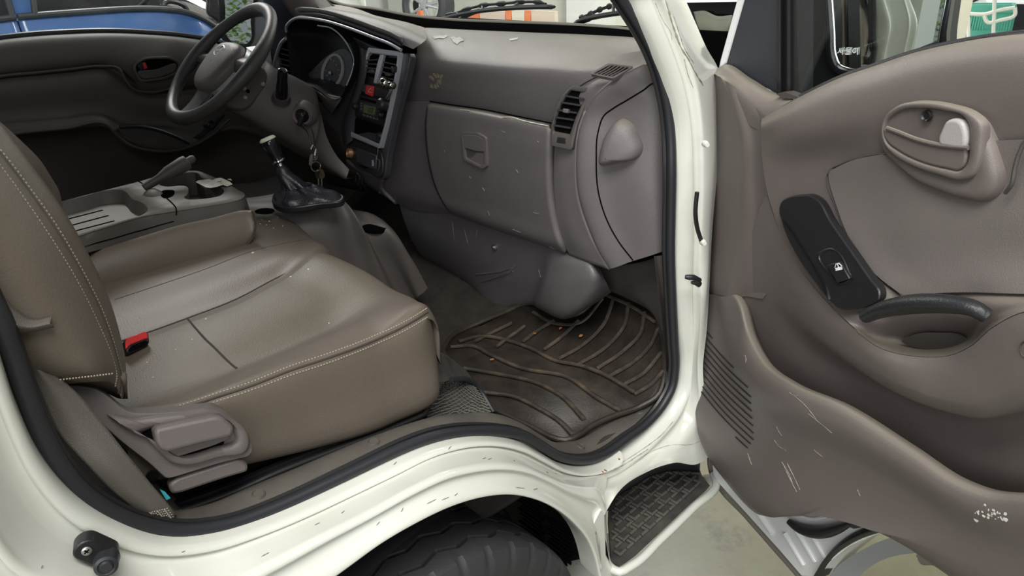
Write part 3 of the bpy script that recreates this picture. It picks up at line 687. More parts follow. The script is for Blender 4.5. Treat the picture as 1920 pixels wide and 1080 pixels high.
# top plate with two real openings (triangulated fill between the outlines)
def plate_with_holes(outer, holes, n, t):
    bm = bmesh.new(); es = []
    for lp in [outer] + holes:
        vs = [bm.verts.new(p) for p in lp]
        es += [bm.edges.new((vs[i], vs[(i + 1) % len(vs)])) for i in range(len(vs))]
    bmesh.ops.triangle_fill(bm, edges=es, use_beauty=True)
    bmesh.ops.recalc_face_normals(bm, faces=bm.faces); face_to(bm)
    return bm
h1 = spl([CT(x, y) for x, y in opening], 70, True); h2 = spl([CT(x, y) for x, y in cupo], 60, True)
CONTOP = mat('console_top_plastic', (.125, .114, .100), .58, .25, 900, var=.15, vscale=30)
tp = obj('tray_top', plate_with_holes(spl(TOP, 120, True), [h1, h2], hn, .003), CONTOP, con, label='worn grey-brown tray top', solid=.004)
for nm, h, dep, mm in (('tray_well', h1, .028, CONTOP), ('cup_well', h2, .055, TAUPE_DK)):
    c = sum(h, V((0, 0, 0))) / len(h)
    bot_ = [c + (p - c) * .93 - hn * dep for p in h]
    bm = loft([h + [h[0]], bot_ + [bot_[0]]], len(h) + 1, 3, straight=True)
    v = [bm.verts.new(p) for p in bot_]; f = bm.faces.new(v); f.normal_update()
    if f.normal.z < 0: f.normal_flip()
    obj(nm, bm, mm, tp)
bm = bmesh.new()
def TF(x, y): return CT(x, y, -.0275)
for a, b in (((118, 413), (192, 394)), ((128, 424), (203, 404)), ((137, 434), (214, 414))):
    tube([TF(*a), TF(*b)], .0028, 6, bm=bm, flat=.35)
obj('tray_slots', bm, VOID, tp)
# thumb recess dome and lid seam
c = CT(287, 364); M3 = axes(hn, (.3, 1, 0))
bm = lathe(c - hn * .004, hn, [(0, .016), (.012, .0145), (.024, .008), (.030, 0)], 32, ell=.75, up=(V((.2, 1, 0))))
obj('thumb_grip', bm, CONTOP, tp)
obj('grip_cup', slab(spl([CT(x, y, .001) for x, y in [(311, 356), (322, 356), (327, 362), (322, 368), (314, 371)]], 30, True), hn, .002), VOID, tp)
seam = [CT(x, y, .0008) for x, y in [(260, 340), (275, 348), (290, 357)]]
obj('lid_seam', tube(seam, .0012, 6), VOID, tp)
seam = [CT(x, y, .0010) for x, y in [(313, 372), (322, 380), (330, 390), (331, 396)]] + [CT(330, 408, -.02)]
obj('lid_seam', tube(spl(seam, 30), .0013, 6), VOID, tp)
seam = onp([tray], [(326, 415), (300, 422), (280, 428), (250, 436), (220, 445), (180, 456), (145, 467)], .0)
obj('side_seam', tube(spl(seam, 40), .0012, 6), VOID, tray)
# vinyl back cushion below
near = [L('Y', -.030, [(100, 500), (200, 464), (270, 442), (330, 424), (400, 408), (462, 394), (470, 394)]), L('Y', -.055, [(110, 530), (200, 500), (290, 470), (380, 448), (440, 430), (476, 414), (478, 402)]), L('Y', -.062, [(120, 565), (205, 538), (290, 512), (370, 490), (430, 468), (470, 444), (479, 424)]), L('Y', -.055, [(120, 580), (205, 556), (290, 529), (370, 503), (430, 478), (466, 460), (478, 436)])]
far = [[p + V((.0, .30, 0)) for p in near[3]], [p + V((.01, .33, 0)) for p in near[2]], [p + V((.01, .31, 0)) for p in near[0]]]
bm = loft([[p + V((0, .03, -.03)) for p in near[0]]] + near + [[p + V((0, .03, -.004)) for p in near[3]]], 60, 5)
cu = obj('backrest_cushion', bm, VINYL, con, label='brown-grey vinyl cushion below the tray')
pipe = [P(x, y, Y=-.063) for x, y in [(205, 556), (290, 530), (370, 504), (430, 478), (464, 459), (477, 436), (479, 412), (472, 395)]]
obj('piping', tube(spl(pipe, 60), .0022, 6), seamm, cu)
# front rounded end of the cushion
bm = loft([[near[k][-1] for k in range(4)], [near[k][-1] + V((.012, .12, 0)) for k in range(4)], [near[k][-1] + V((0, .28, 0)) for k in range(4)]], 14, 6)
obj('cushion_end', bm, VINYL, cu)
# torn paper lying on the tray
pp_ = thing('torn_paper_scrap', 'torn cream paper scrap on the console tray corner', 'paper', CT(405, 345))
o = [(367, 341), (372, 338), (392, 336), (398, 338), (406, 334), (414, 333), (422, 337), (430, 340), (436, 345), (426, 349), (418, 346), (406, 350), (394, 352), (386, 351), (378, 347)]
bm = bmesh.new(); random.seed(3)
f = [CT(x, y, .002 + .005 * random.random()) for x, y in o]; slab(f, hn, .0008, bm)
obj('paper', bm, PAPER, pp_)
bits = bmesh.new()
for x, y in ((430, 338), (412, 340), (420, 343)):
    c = CT(x, y, .007); d = .006
    slab([c + V((d * math.cos(a) * random.uniform(.5, 1.4), d * math.sin(a) * random.uniform(.5, 1.4), random.uniform(-.002, .004))) for a in [i * 1.05 for i in range(6)]], hn, .0006, bits)
obj('curled_bits', bits, mat('yellowed_paper', (.55, .47, .30), .8), pp_)

# ================================================================== driver's seat edge (mostly hidden behind the bench back)
ds = thing('bucket_seat', 'dark driver seat partly hidden behind the passenger backrest', 'seat', (-.25, .42, .84))
l = [L('Y', .16, [(-20, 236), (10, 262), (40, 290), (70, 320), (95, 355), (110, 380), (118, 405)]), L('Y', .13, [(-40, 262), (0, 300), (30, 330), (60, 362), (85, 392), (100, 420), (108, 440)])]
bm = loft([[p + V((-.05, .30, 0)) for p in l[0]], l[0], l[1], [p + V((-.10, 0, 0)) for p in l[1]]], 30, 6)
obj('backrest', bm, VINYL, ds, solid=.02)
stitch([p + V((.001, -.003, .002)) for p in spl([a.lerp(b, .5) for a, b in zip(*l)], 8)], 40, .0009, ds)
bm = bmesh.new(); box((.0, .42, .90), (.46, .44, .12), bm=bm)
obj('cushion', bm, VINYL, ds, bevel=.035, seg=4)
# parking brake lever
pb = thing('parking_brake_lever', 'dark grey parking brake lever rising behind the tray', 'lever', P(300, 345, Y=.2))
a, b = P(270, 352, Y=.19), P(352, 303, Y=.19)
d = (b - a).normalized()
obj('grip', tube([a, a.lerp(b, .35), a.lerp(b, .55), a.lerp(b, .92), b - d * .002, b], [.009, .010, .0155, .0175, .016, .012], 16), TAUPE_DK, pb)
obj('release_button', tube([b, b + d * .012, b + d * .018], [.009, .009, .006], 14), TAUPE_DK, pb)
# ================================================================== dashboard
dash = thing('dashboard', 'dusty taupe dashboard across the cab under the windscreen', 'dashboard', (.62, 0, .95))
DASH = mat('dashboard_plastic', (.128, .114, .117), .38, .35, 800, var=.15, vscale=5)
# dust settled on the upward faces of the pad
def dusty(m, dust=(.26, .235, .19), lo=.45, hi=.95, amount=.8):
    nt = m.node_tree; b = nt.nodes['Principled BSDF']; src = b.inputs['Base Color'].links[0].from_socket
    g = nt.nodes.new('ShaderNodeNewGeometry'); s = nt.nodes.new('ShaderNodeSeparateXYZ'); r = nt.nodes.new('ShaderNodeMapRange'); mx = nt.nodes.new('ShaderNodeMix'); mx.data_type = 'RGBA'
    r.inputs['From Min'].default_value = lo; r.inputs['From Max'].default_value = hi; r.inputs['To Max'].default_value = amount
    nt.links.new(g.outputs['Normal'], s.inputs[0]); nt.links.new(s.outputs['Z'], r.inputs['Value']); nt.links.new(r.outputs[0], mx.inputs['Factor'])
    nt.links.new(src, mx.inputs[6]); mx.inputs[7].default_value = (*dust, 1); nt.links.new(mx.outputs[2], b.inputs['Base Color'])
dusty(DASH, lo=.5, hi=1.0, amount=.7)
def X(v, pts): return L('X', v, pts)
pad_rows = [
 X(.80, [(742, 52), (800, 52), (880, 56), (1000, 61), (1120, 66), (1200, 72), (1240, 80)]),
 X(.72, [(768, 60), (820, 62), (880, 65), (1000, 70), (1110, 77), (1205, 86), (1245, 96)]),
 X(.665, [(775, 68), (820, 73), (880, 78), (1000, 86), (1095, 92), (1170, 100), (1240, 118)]),
 X(.625, [(773, 85), (815, 92), (870, 97), (980, 108), (1070, 113), (1120, 119), (1180, 125)]),
 X(.600, [(768, 108), (810, 114), (860, 118), (970, 130), (1045, 136), (1085, 142), (1105, 150)]),
 X(.600, [(757, 150), (800, 151), (850, 154), (950, 163), (1020, 172), (1052, 176), (1065, 180)]),
 X(.612, [(746, 192), (790, 190), (850, 198), (940, 212), (1010, 222), (1036, 226), (1042, 226)]),
 X(.622, [(738, 230), (790, 226), (850, 232), (940, 245), (1010, 258), (1036, 262), (1040, 262)])]
pad = obj('upper_pad', loft(pad_rows, 70, 5), DASH, dash, label='grey-brown dusty dash pad', sharp=80)
obj('pad_edge', tube(spl(X(.600, [(776, 72, .655), (768, 100, .605), (757, 150), (745, 195), (735, 232), (727, 267), (717, 333), (712, 362)]), 70), .0035, 8), DASH, dash)
# strip between the centre stack and the glovebox, and the knee panel under both
strip = [X(.605, [(743, 192), (770, 190), (806, 190)]), X(.603, [(735, 232), (765, 230), (806, 232)]), X(.600, [(727, 267), (760, 265), (806, 268)]), X(.602, [(718, 330), (765, 332), (820, 340)]), X(.608, [(712, 356), (760, 366), (838, 392)]), X(.625, [(716, 366), (760, 388), (848, 402)])]
obj('center_side_panel', loft(strip, 24, 6), DASH, dash, sharp=80)
knee = [X(.62, [(655, 318), (690, 345), (715, 362), (745, 385), (765, 393)]), X(.64, [(645, 330), (680, 358), (712, 374), (738, 392), (755, 400)])]
bm = loft([X(.575, [(648, 300), (662, 312), (690, 325), (718, 336)]), X(.59, [(650, 318), (668, 330), (692, 345), (716, 358)]), X(.62, [(662, 330), (690, 350), (716, 366), (742, 384)])], 24, 5)
obj('knee_panel', bm, DASH, dash, solid=.01)
# heater cover below the glovebox
HCM = mat('heater_cover_plastic', (.115, .106, .110), .33, .3, 700, var=.3, vscale=9, col2=(.15, .145, .15), thresh=(.55, .85))
hc = [X(.630, [(748, 378), (775, 388), (845, 398), (905, 418), (965, 440), (1020, 458), (1044, 466, .625), (1080, 478, .620), (1106, 486, .622), (1118, 492, .64)]),
      X(.632, [(752, 395), (792, 408), (850, 420), (910, 442), (968, 462), (1016, 476), (1040, 482, .612), (1078, 488, .604), (1110, 498, .610), (1124, 504, .640)]),
      X(.640, [(762, 425), (812, 450), (862, 468), (916, 488), (968, 502), (1010, 508, .640), (1030, 512, .606), (1074, 512, .596), (1116, 514, .606), (1132, 520, .645)]),
      X(.655, [(772, 450), (822, 475), (872, 500), (922, 530), (968, 540), (1000, 542, .652), (1018, 550, .606), (1066, 552, .596), (1116, 536, .612), (1138, 532, .655)]),
      X(.680, [(786, 475), (832, 500), (882, 535), (922, 590), (962, 580), (996, 568, .668), (1010, 572, .620), (1058, 590, .610), (1112, 562, .630), (1142, 540, .675)]),
      X(.72, [(796, 490), (842, 515), (892, 555), (924, 598), (964, 586), (998, 574, .70), (1012, 580, .66), (1060, 598, .65), (1114, 570, .67), (1146, 548, .71)])]
hcb = obj('heater_cover', loft(hc, 91, 6, even=False), HCM, dash, label='scuffed charcoal heater cover below the glovebox', sharp=80)
sn = V((-1, 0, .3)).normalized()
obj('cover_screw', lathe(P(926, 464, X=.630), sn, [(0, .006), (.003, .0055), (.0045, .003), (.006, .003), (.008, 0), (.008, -.01)], 18), STEEL, hcb)
scr = mat('scratch_marks', (.23, .22, .22), .7)
bm = bmesh.new()
for q in ([(893, 514), (915, 512), (940, 508), (958, 503)], [(905, 528), (930, 520), (955, 511), (965, 498)], [(910, 526), (935, 517), (962, 508)]):
    pp_s = onp([hcb], spl([V((x, y, 0)) for x, y in q], 20), .0012); tube(pp_s, [.0010 + .0022 * random.random() for _ in pp_s], 5, bm=bm, flat=.3)
obj('scuff_marks', bm, scr, hcb)
lowrib = [X(.70, [(775, 455), (800, 468), (830, 478), (855, 488)]), X(.675, [(770, 448), (800, 460), (835, 470), (862, 484)]), X(.69, [(785, 440), (810, 452), (840, 462), (865, 478)])]
obj('cover_flange', loft(lowrib, 20, 4), MATS['heater_cover_plastic'], hcb, solid=.006)
# carpeted side wall of the passenger footwell
kick = [X(.70, [(1118, 500), (1160, 498), (1215, 488), (1234, 480)]), X(.72, [(1130, 530), (1170, 545), (1215, 570), (1240, 580)]), X(.74, [(1140, 545), (1175, 560), (1228, 594), (1244, 640)])]
obj('kick_panel', loft(kick, 24, 6), TAUPE_DK, cab, solid=.006)
obj('side_kick_panel', loft([L('Y', -.738, [(1226, 480), (1232, 530), (1240, 600), (1250, 690)]), L('Y', -.735, [(1232, 480), (1240, 530), (1250, 600), (1256, 690)]), L('Y', -.748, [(1246, 478), (1254, 530), (1258, 600), (1262, 690)])], 30, 4), TAUPE_DK, cab)

# ---- glovebox
gb = [X(.588, [(806, 192), (850, 199), (900, 206), (960, 218), (1030, 232)]),
      X(.571, [(801, 198), (850, 205), (900, 213), (960, 225), (1030, 240)]),
      X(.566, [(797, 225), (850, 233), (900, 242), (960, 253), (1029, 267)]),
      X(.566, [(797, 255), (850, 266), (900, 278), (960, 292), (1028, 305)]),
      X(.570, [(803, 305), (855, 318), (905, 332), (965, 348), (1030, 365)]),
      X(.580, [(817, 355), (860, 368), (910, 384), (970, 402), (1040, 425)]),
      X(.590, [(836, 390), (872, 405), (920, 422), (980, 442), (1052, 462)]),
      X(.606, [(844, 400), (880, 414), (925, 430), (985, 450), (1060, 474)])]
gl_m = mat('glovebox_plastic', (.112, .100, .102), .36, .35, 800, var=.18, vscale=7)
dusty(gl_m, amount=.7)
glove = obj('glovebox_door', loft(gb, 40, 6), gl_m, dash, label='taupe glovebox door with recessed pull', solid=.018, sharp=70)
gm = L('X', .565, [(804, 197), (850, 204), (900, 212), (960, 224), (1030, 239)])
obj('glovebox_gap', tube(spl(X(.582, [(806, 190), (850, 197), (900, 204), (960, 216), (1034, 231)]), 40), .0016, 6), VOID, dash)
tr = bmesh.new()
for q, r in (([(928, 224), (955, 219), (985, 227), (1028, 236)], .0022), ([(863, 206), (880, 207)], .0020)):
    tube(spl(X(.572, q), 20), [r * random.uniform(.5, 1.2) for _ in range(20)], 6, bm=tr, flat=.4)
obj('paper_edge', tr, PAPER, dash)
# pull recess
gn = V((-1, .05, .15)).normalized()
po = X(.561, [(864, 247), (896, 249), (911, 258), (913, 312), (904, 317), (869, 300)])
pi = X(.561, [(868, 252), (895, 254), (907, 262), (908, 307), (902, 311), (873, 296)])
obj('pull_frame', ring(rpoly(po, .006), rpoly(pi, .005), gn, .008, lip=.001), gl_m, glove)
obj('pull_recess', slab(rpoly(X(.5648, [(866, 250), (895, 252), (909, 260), (910, 310), (903, 314), (871, 298)]), .004), gn, .003), TAUPE_DK, glove)
obj('pull_flap', slab(rpoly(X(.560, [(868, 252), (895, 254), (907, 262), (908, 285), (890, 283), (870, 277)]), .004), gn, .004), gl_m, glove, bevel=.0012)
obj('pull_floor', slab(rpoly(X(.5628, [(872, 293), (884, 296), (894, 286), (908, 287), (908, 307), (902, 311), (874, 297)]), .002), (-1, 0, .9), .002), MATS['taupe_plastic'], glove)

# ---- panel with the side vent, right of the glovebox
vp = [[P(1046, 200, X=.612), P(1032, 236, X=.598), P(1030, 300, X=.588), P(1036, 380, X=.590), P(1052, 445, X=.600), P(1066, 478, X=.612)],
      [P(1062, 200, X=.596), P(1050, 240, X=.584), P(1048, 300, X=.578), P(1056, 380, X=.582), P(1074, 450, X=.592), P(1090, 487, X=.606)],
      [P(1098, 208, X=.588), P(1084, 250, X=.580), P(1080, 300, X=.576), P(1084, 370, X=.580), P(1106, 438, X=.592), P(1142, 506, X=.610)]]
vpan = obj('vent_panel', loft(vp, 40, 8), DASH, dash, solid=.012)
top = [[P(1046, 200, X=.612), P(1068, 170, X=.606), P(1105, 135, X=.618), P(1150, 108, X=.645), P(1215, 92, X=.68)],
       [P(1070, 204, X=.594), P(1095, 176, X=.592), P(1128, 150, X=.600), P(1170, 128, X=.625), P(1222, 108, X=.665)],
       [P(1098, 208, X=.588), P(1122, 176, X=.590), P(1160, 146, X=.598), P(1206, 122, X=.620), P(1232, 118, X=.650)]]
obj('top_corner', loft(top, 30, 8), DASH, dash)
# side vent
vn = V((-.95, -.25, .22)).normalized()
def VT(x, y, d=0): return PP(x, y, P(1068, 222, X=.578) + vn * d, vn)
vo = [(1074, 160), (1118, 166), (1098, 196), (1083, 235), (1073, 281), (1034, 273), (1034, 240), (1043, 204), (1056, 178)]
vi = [(1070, 169), (1103, 174), (1092, 194), (1080, 220), (1069, 253), (1038, 246), (1041, 226), (1051, 198), (1062, 179)]
o1 = rpoly([VT(x, y, .002) for x, y in vo], .006); i1 = rpoly([VT(x, y, .002) for x, y in vi], .004)
vent = obj('side_vent', ring(o1, i1, vn, .012, lip=.003), TAUPE_DK, dash, label='dark air vent with slats at the dash end')
obj('vent_lower_plate', slab(rpoly([VT(x, y, .0025) for x, y in [(1039, 246), (1070, 252), (1066, 276), (1037, 269)]], .003), vn, .006), TAUPE_DK, vent)
obj('vent_back', slab(rpoly([VT(x, y, -.002) for x, y in vi], .004), vn, .004), VOID, vent)
bm = bmesh.new()
for a, b in (((1062, 180), (1097, 186)), ((1054, 192), (1091, 198)), ((1047, 206), (1083, 212)), ((1043, 220), (1077, 225)), ((1040, 235), (1071, 240))):
    A_, B_ = VT(*a, .001), VT(*b, .001); c = (A_ + B_) / 2; d = (B_ - A_)
    M = Matrix((d.normalized(), vn.cross(d.normalized()), vn)).transposed(); box(c, (d.length, .0035, .010), M, bm)
obj('vent_slats', bm, MATS['dark_bezel'], vent)
c = VT(1062, 208, .008); d = (VT(1083, 212) - VT(1047, 206)).normalized(); M = Matrix((d, vn.cross(d), vn)).transposed()
obj('vent_tab', box(c, (.012, .008, .010), M), MATS['taupe_plastic'], vent, bevel=.0015)
obj('vent_wheel', slab([VT(x, y, .006) for x, y in [(1045, 257), (1061, 259), (1060, 270), (1043, 267)]], vn, .004), BLACK, vent, bevel=.001)
# small demister grille on the top corner
dn = V((-.55, -.25, .8)).normalized()
def DV(x, y, d=0): return PP(x, y, P(1148, 132, X=.597) + dn * d, dn)
do = rpoly([DV(x, y, .002) for x, y in [(1106, 139), (1140, 119), (1189, 125), (1150, 148)]], .006)
di = rpoly([DV(x, y, .002) for x, y in [(1113, 138), (1142, 122), (1181, 127), (1149, 144)]], .004)
dg = obj('demister_grille', ring(do, di, dn, .006, lip=.0015), TAUPE, dash)
obj('grille_back', slab(spl([DV(x, y, .0005) for x, y in [(1113, 138), (1142, 122), (1181, 127), (1151, 144)]], 40, True), dn, .003), VOID, dg)
bm = bmesh.new()
for k in range(5):
    t = (k + .7) / 5.6
    a = DV(1114 + 36 * t, 138 + 6 * t, .0025); b = DV(1142 + 38 * t, 122 + 5 * t, .0025); tube(spl([a, a.lerp(b, .5) + V((0, 0, -.001)), b], 8), .0013, 5, bm=bm)
obj('grille_bars', bm, TAUPE, dg)
# end cap with seam and moulded bump
Eo = [(1232, 121, .650), (1207, 122, .622), (1160, 146, .600), (1120, 177, .592), (1096, 212, .590), (1082, 262, .580), (1080, 300, .578), (1083, 360, .582), (1103, 427, .594), (1124, 475, .604), (1142, 503, .612)]
Er = [(1238, 130, .660), (1240, 150, .655), (1243, 190, .650), (1244, 230, .648), (1244, 280, .645), (1244, 330, .643), (1244, 370, .642), (1244, 410, .642), (1243, 440, .642), (1242, 460, .642), (1241, 472, .642)]
eo = [P(x, y, X=v) for x, y, v in Eo]; er = [P(x, y, X=v) for x, y, v in Er]
Em_ = [(1235, 128), (1222, 150), (1196, 168), (1168, 192), (1150, 222), (1142, 265), (1142, 300), (1146, 360), (1160, 425), (1175, 460), (1185, 490)]
em = [P(x, y, X=(a[2] * .6 + b[2] * .4) - .004) for (x, y), a, b in zip(Em_, Eo, Er)]
e0 = [p + V((.012, .006, 0)) for p in eo]
ecap = obj('dash_end_cap', loft([e0, eo, em, er, [p + V((.05, 0, 0)) for p in er]], 50, 8, even=False), DASH, dash, label='smooth taupe end cap with moulded bump')
obj('end_cap_edge', tube(spl(eo[1:], 60), .0028, 6), DASH, dash)
def EC(x, y, d=0):
    # locate on the cap: blend of the outline depths
    t = min(1, max(0, (x - 1090) / 150)); return P(x, y, X=.585 + .055 * t - d)
sm = onp([ecap], spl([V((x, y, 0)) for x, y in [(1240, 185), (1234, 168), (1227, 157), (1205, 170), (1177, 187), (1150, 203), (1133, 216), (1122, 245), (1118, 300), (1122, 360), (1137, 410), (1160, 453), (1187, 488)]], 100), .0)
obj('cover_seam', tube(sm, .0016, 6), VOID, ecap)
pc = [EC(x, y, .0035) for x, y in [(1229, 162), (1180, 190), (1140, 216), (1126, 250), (1121, 300), (1125, 360), (1140, 410), (1163, 453), (1190, 486), (1240, 470), (1242, 300), (1238, 200)]]
bo = [(1132, 305), (1136, 268), (1150, 236), (1167, 222), (1187, 230), (1203, 253), (1211, 276), (1206, 290), (1173, 300)]
bot_ = spl([EC(x, y, .0) for x, y in bo], 60, True); cc = EC(1160, 296, .034); pk = EC(1166, 262, .0)
rowsb = [bot_ + [bot_[0]]]
cb = EC(1163, 276, 0)
for s, h in ((.97, .012), (.85, .024), (.6, .032), (.3, .036), (.02, .037)):
    c2 = cb.lerp(EC(1152, 290, 0), 1 - s); rr = [c2 + (p - cb) * s + V((-h, -.25 * h, .0)) for p in bot_]; rowsb.append(rr + [rr[0]])
obj('cap_bump', loft(rowsb, 61, 4, even=False), DASH, ecap, sharp=80)

# ---- hood over the instruments
hood_rows = [
 X(.80, [(560, 18), (600, 8), (660, 14), (740, 42), (790, 50)]),
 X(.62, [(559, 30), (573, 21), (613, 19), (655, 26), (713, 36), (763, 48), (795, 60)]),
 X(.545, [(556, 32), (575, 27), (613, 27), (655, 36), (713, 52), (750, 66), (790, 82)]),
 X(.535, [(555, 33), (575, 31), (613, 34), (655, 46), (713, 66), (745, 80), (775, 92)])]
HOODM = mat('hood_plastic', (.110, .10, .098), .42, .3, 800, var=.1); dusty(HOODM, lo=.6)
hood = obj('instrument_hood', loft(hood_rows, 40, 6), HOODM, dash, label='dusty instrument hood', sharp=80)
lipt = [(537, 60), (537, 52), (543, 42), (556, 34), (575, 34), (613, 40), (655, 53), (700, 70), (735, 84), (752, 94)]
ll = spl(X(.530, lipt), 60)
obj('hood_lip', tube(ll, .0042, 8), SILVER, hood, label='silver edge of the hood')
obj('hood_groove', tube([p + V((.004, 0, .010)) for p in ll[10:]], .004, 8), BLACKG, hood)
obj('hood_band', loft([[p + V((.006, 0, .014)) for p in ll[8:]], [p + V((.004, 0, .026)) for p in ll[8:]]], 40, 2), HOODM, hood, solid=.006)
# binnacle: dark cave with far wall, visor edge and gauge face
cave_o = [(538, 56), (546, 42), (560, 37), (590, 40), (625, 52), (640, 62), (655, 80), (664, 110), (662, 130), (652, 158), (640, 180), (585, 162), (565, 157), (553, 155), (546, 140), (541, 100)]
co = spl(X(.530, [(x, y, .530 - .04 * max(0, (y - 60)) / 120) for x, y in cave_o]), 90, True)
cc = sum(co, V((0, 0, 0))) / len(co)
back = [cc + (p - cc) * .86 + V((.09, .03, 0)) for p in co]
bm = loft([co + [co[0]], back + [back[0]]], 91, 4, straight=True)
v = [bm.verts.new(p) for p in back]; bm.faces.new(v)
binn = obj('instrument_binnacle', bm, BLACK, dash, label='black instrument binnacle')
obj('binnacle_edge', tube(spl(X(.528, [(596, 48), (625, 55), (640, 68), (652, 84), (661, 103), (664, 118, .515), (660, 135, .51), (650, 160, .50)]), 50), .0022, 8), SILVER, binn)
gz = V((-1, -.10, .35)).normalized()
def GA(x, y, d=0): return PP(x, y, P(625, 125, X=.575) + gz * d, gz)
gface = obj('gauge_face', slab(spl([GA(x, y) for x, y in [(560, 155), (585, 132), (605, 112), (625, 98), (645, 92), (655, 98), (661, 115), (655, 145), (645, 165), (600, 158)]], 60, True), gz, .003), mat('gauge_print', (.045, .045, .05), .35, var=.4, vscale=60), binn)
def GE(cx, cy, rx, ry, tilt, d, n=60):
    out = []
    for i in range(n):
        a = 2 * math.pi * i / n; x = rx * math.cos(a); y = ry * math.sin(a); t = math.radians(tilt)
        out.append(GA(cx + x * math.cos(t) - y * math.sin(t), cy + x * math.sin(t) + y * math.cos(t), d))
    return out
obj('dial_ring', ring(GE(623, 134, 20, 34, 14, .003), GE(623, 134, 16, 29, 14, .003), gz, .003, lip=.002), mat('dial_ring_grey', (.30, .29, .29), .4), gface)
obj('dial', slab(GE(623, 134, 16, 29, 14, .001), gz, .002), mat('dial_black', (.022, .026, .034), .3), gface)
obj('dial_hub', lathe(GA(619, 137, .004), gz, [(0, .004), (.004, .003), (.005, 0)], 16), SILVER, gface)
obj('needle', tube([GA(619, 137, .005), GA(611, 133, .005)], [.0016, .0008], 6), RED, gface)
bm = bmesh.new()
for a in range(-60, 240, 24):
    t = math.radians(a); p = lambda r: GA(623 + 13.5 * r * math.cos(t) - 4 * r * math.sin(t), 134 - 25 * r * math.sin(t) + 2 * r * math.cos(t), .003)
    tube([p(.86), p(1.0)], .0007, 4, bm=bm)
obj('dial_ticks', bm, PAPER, gface)
for x, y in ((597, 154), (632, 160)):
    a, b = GA(x - 6, y - 3, .004), GA(x + 6, y + 2, .004); obj('trip_button', tube([a, b], .003, 8), BLACK, gface)
# curved shroud below the dials
sh = [X(.50, [(565, 162), (590, 168), (615, 176), (640, 182)]), X(.49, [(575, 167), (595, 172), (608, 182), (632, 195)]), X(.50, [(590, 182), (600, 190), (612, 205), (622, 215)])]
obj('dial_shroud', loft(sh, 30, 6), TAUPE_DK, dash, solid=.004)
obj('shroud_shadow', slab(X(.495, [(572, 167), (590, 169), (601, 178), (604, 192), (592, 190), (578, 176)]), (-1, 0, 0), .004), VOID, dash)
# left vent seen past the binnacle
lv_ = spl(X(.56, [(536, 72), (528, 80), (520, 100), (514, 128), (514, 136), (538, 140)]), 30)
obj('far_vent_frame', tube(lv_, .0055, 8), SILVER, dash)
obj('far_vent_back', slab(X(.572, [(538, 72), (529, 82), (521, 105), (516, 135), (545, 145), (548, 80)]), (-1, 0, 0), .004), VOID, dash)
bm = bmesh.new()
for k in range(5):
    y = 92 + 9.5 * k; tube(X(.562, [(529 - k * 1.8, y - 1), (545, y + 4)]), .0026, 6, bm=bm, flat=.6)
obj('far_vent_slats', bm, TAUPE_DK, dash)
fr = [X(.60, [(490, 102), (505, 95), (520, 88)]), X(.56, [(478, 120), (500, 118), (520, 112)]), X(.55, [(480, 140), (500, 145), (520, 150)])]
obj('far_dash_end', loft(fr, 14, 5), TAUPE, dash, solid=.02)
fx = [X(.62, [(478, 110), (540, 100), (600, 60)]), X(.58, [(480, 200), (560, 230), (640, 240)]), X(.63, [(500, 260), (580, 300), (660, 320)]), X(.70, [(520, 300), (600, 340), (680, 360)])]
obj('driver_knee_panel', loft(fx, 20, 5), TAUPE_DK, dash, solid=.01)

# ---- centre stack
def sx(y): return .545 - (y - 95) / 200 * .055
def S(x, y, d=0): return P(x, y, X=sx(y) - d)
tn = V((-1, 0, .25)).normalized()
bez = [(640, 60), (668, 72), (700, 86), (745, 100), (768, 102), (762, 140), (750, 185), (738, 235), (726, 290), (718, 335), (690, 325), (664, 312), (655, 295), (650, 262), (635, 250), (615, 232), (605, 212), (622, 195), (645, 172), (658, 145), (665, 115), (660, 90), (648, 70)]
bo_ = [S(x, y, -.004) for x, y in bez]
obj('hood_gap_filler', slab(X(.60, [(590, 36), (640, 40), (700, 50), (775, 72), (776, 112), (690, 104), (645, 75)]), (-1, 0, 0), .01), VOID, dash)  # dark panel added to cover the bright gap between hood and stack
stack = obj('center_stack_bezel', slab(spl(bo_, 110, True), tn, .02), BEZEL, dash, label='satin black centre stack bezel', bevel=.004, seg=3)
# column-side cheek curving toward the driver
ck = [[S(x, y, -.004) for x, y in [(668, 78), (672, 110), (668, 150), (655, 190), (640, 240), (645, 275)]], [S(x, y, .010) for x, y in [(682, 92), (684, 115), (678, 150), (666, 190), (655, 240), (655, 268)]], [S(x, y, .004) for x, y in [(690, 95), (690, 118), (684, 152), (672, 192), (664, 240), (662, 262)]]]
obj('bezel_cheek', loft(ck, 40, 6), BEZEL, stack)
fo = [(691, 89), (750, 97), (745, 135), (735, 185), (724, 235), (713, 279), (685, 267), (654, 254), (657, 215), (665, 178), (674, 140)]
fi = [(693, 99), (746, 106), (741, 139), (732, 186), (721, 235), (711, 270), (686, 259), (660, 248), (662, 215), (669.5, 179), (679, 140)]
frm = obj('silver_frame', ring(rpoly([S(x, y, .006) for x, y in fo], .006), rpoly([S(x, y, .006) for x, y in fi], .004), tn, .010, lip=.002), SILVER, stack, label='silver frame round vents and radio', sharp=60)
obj('stack_inner', slab(rpoly([S(x, y, -.002) for x, y in fi], .004), tn, .004), BLACK, stack)
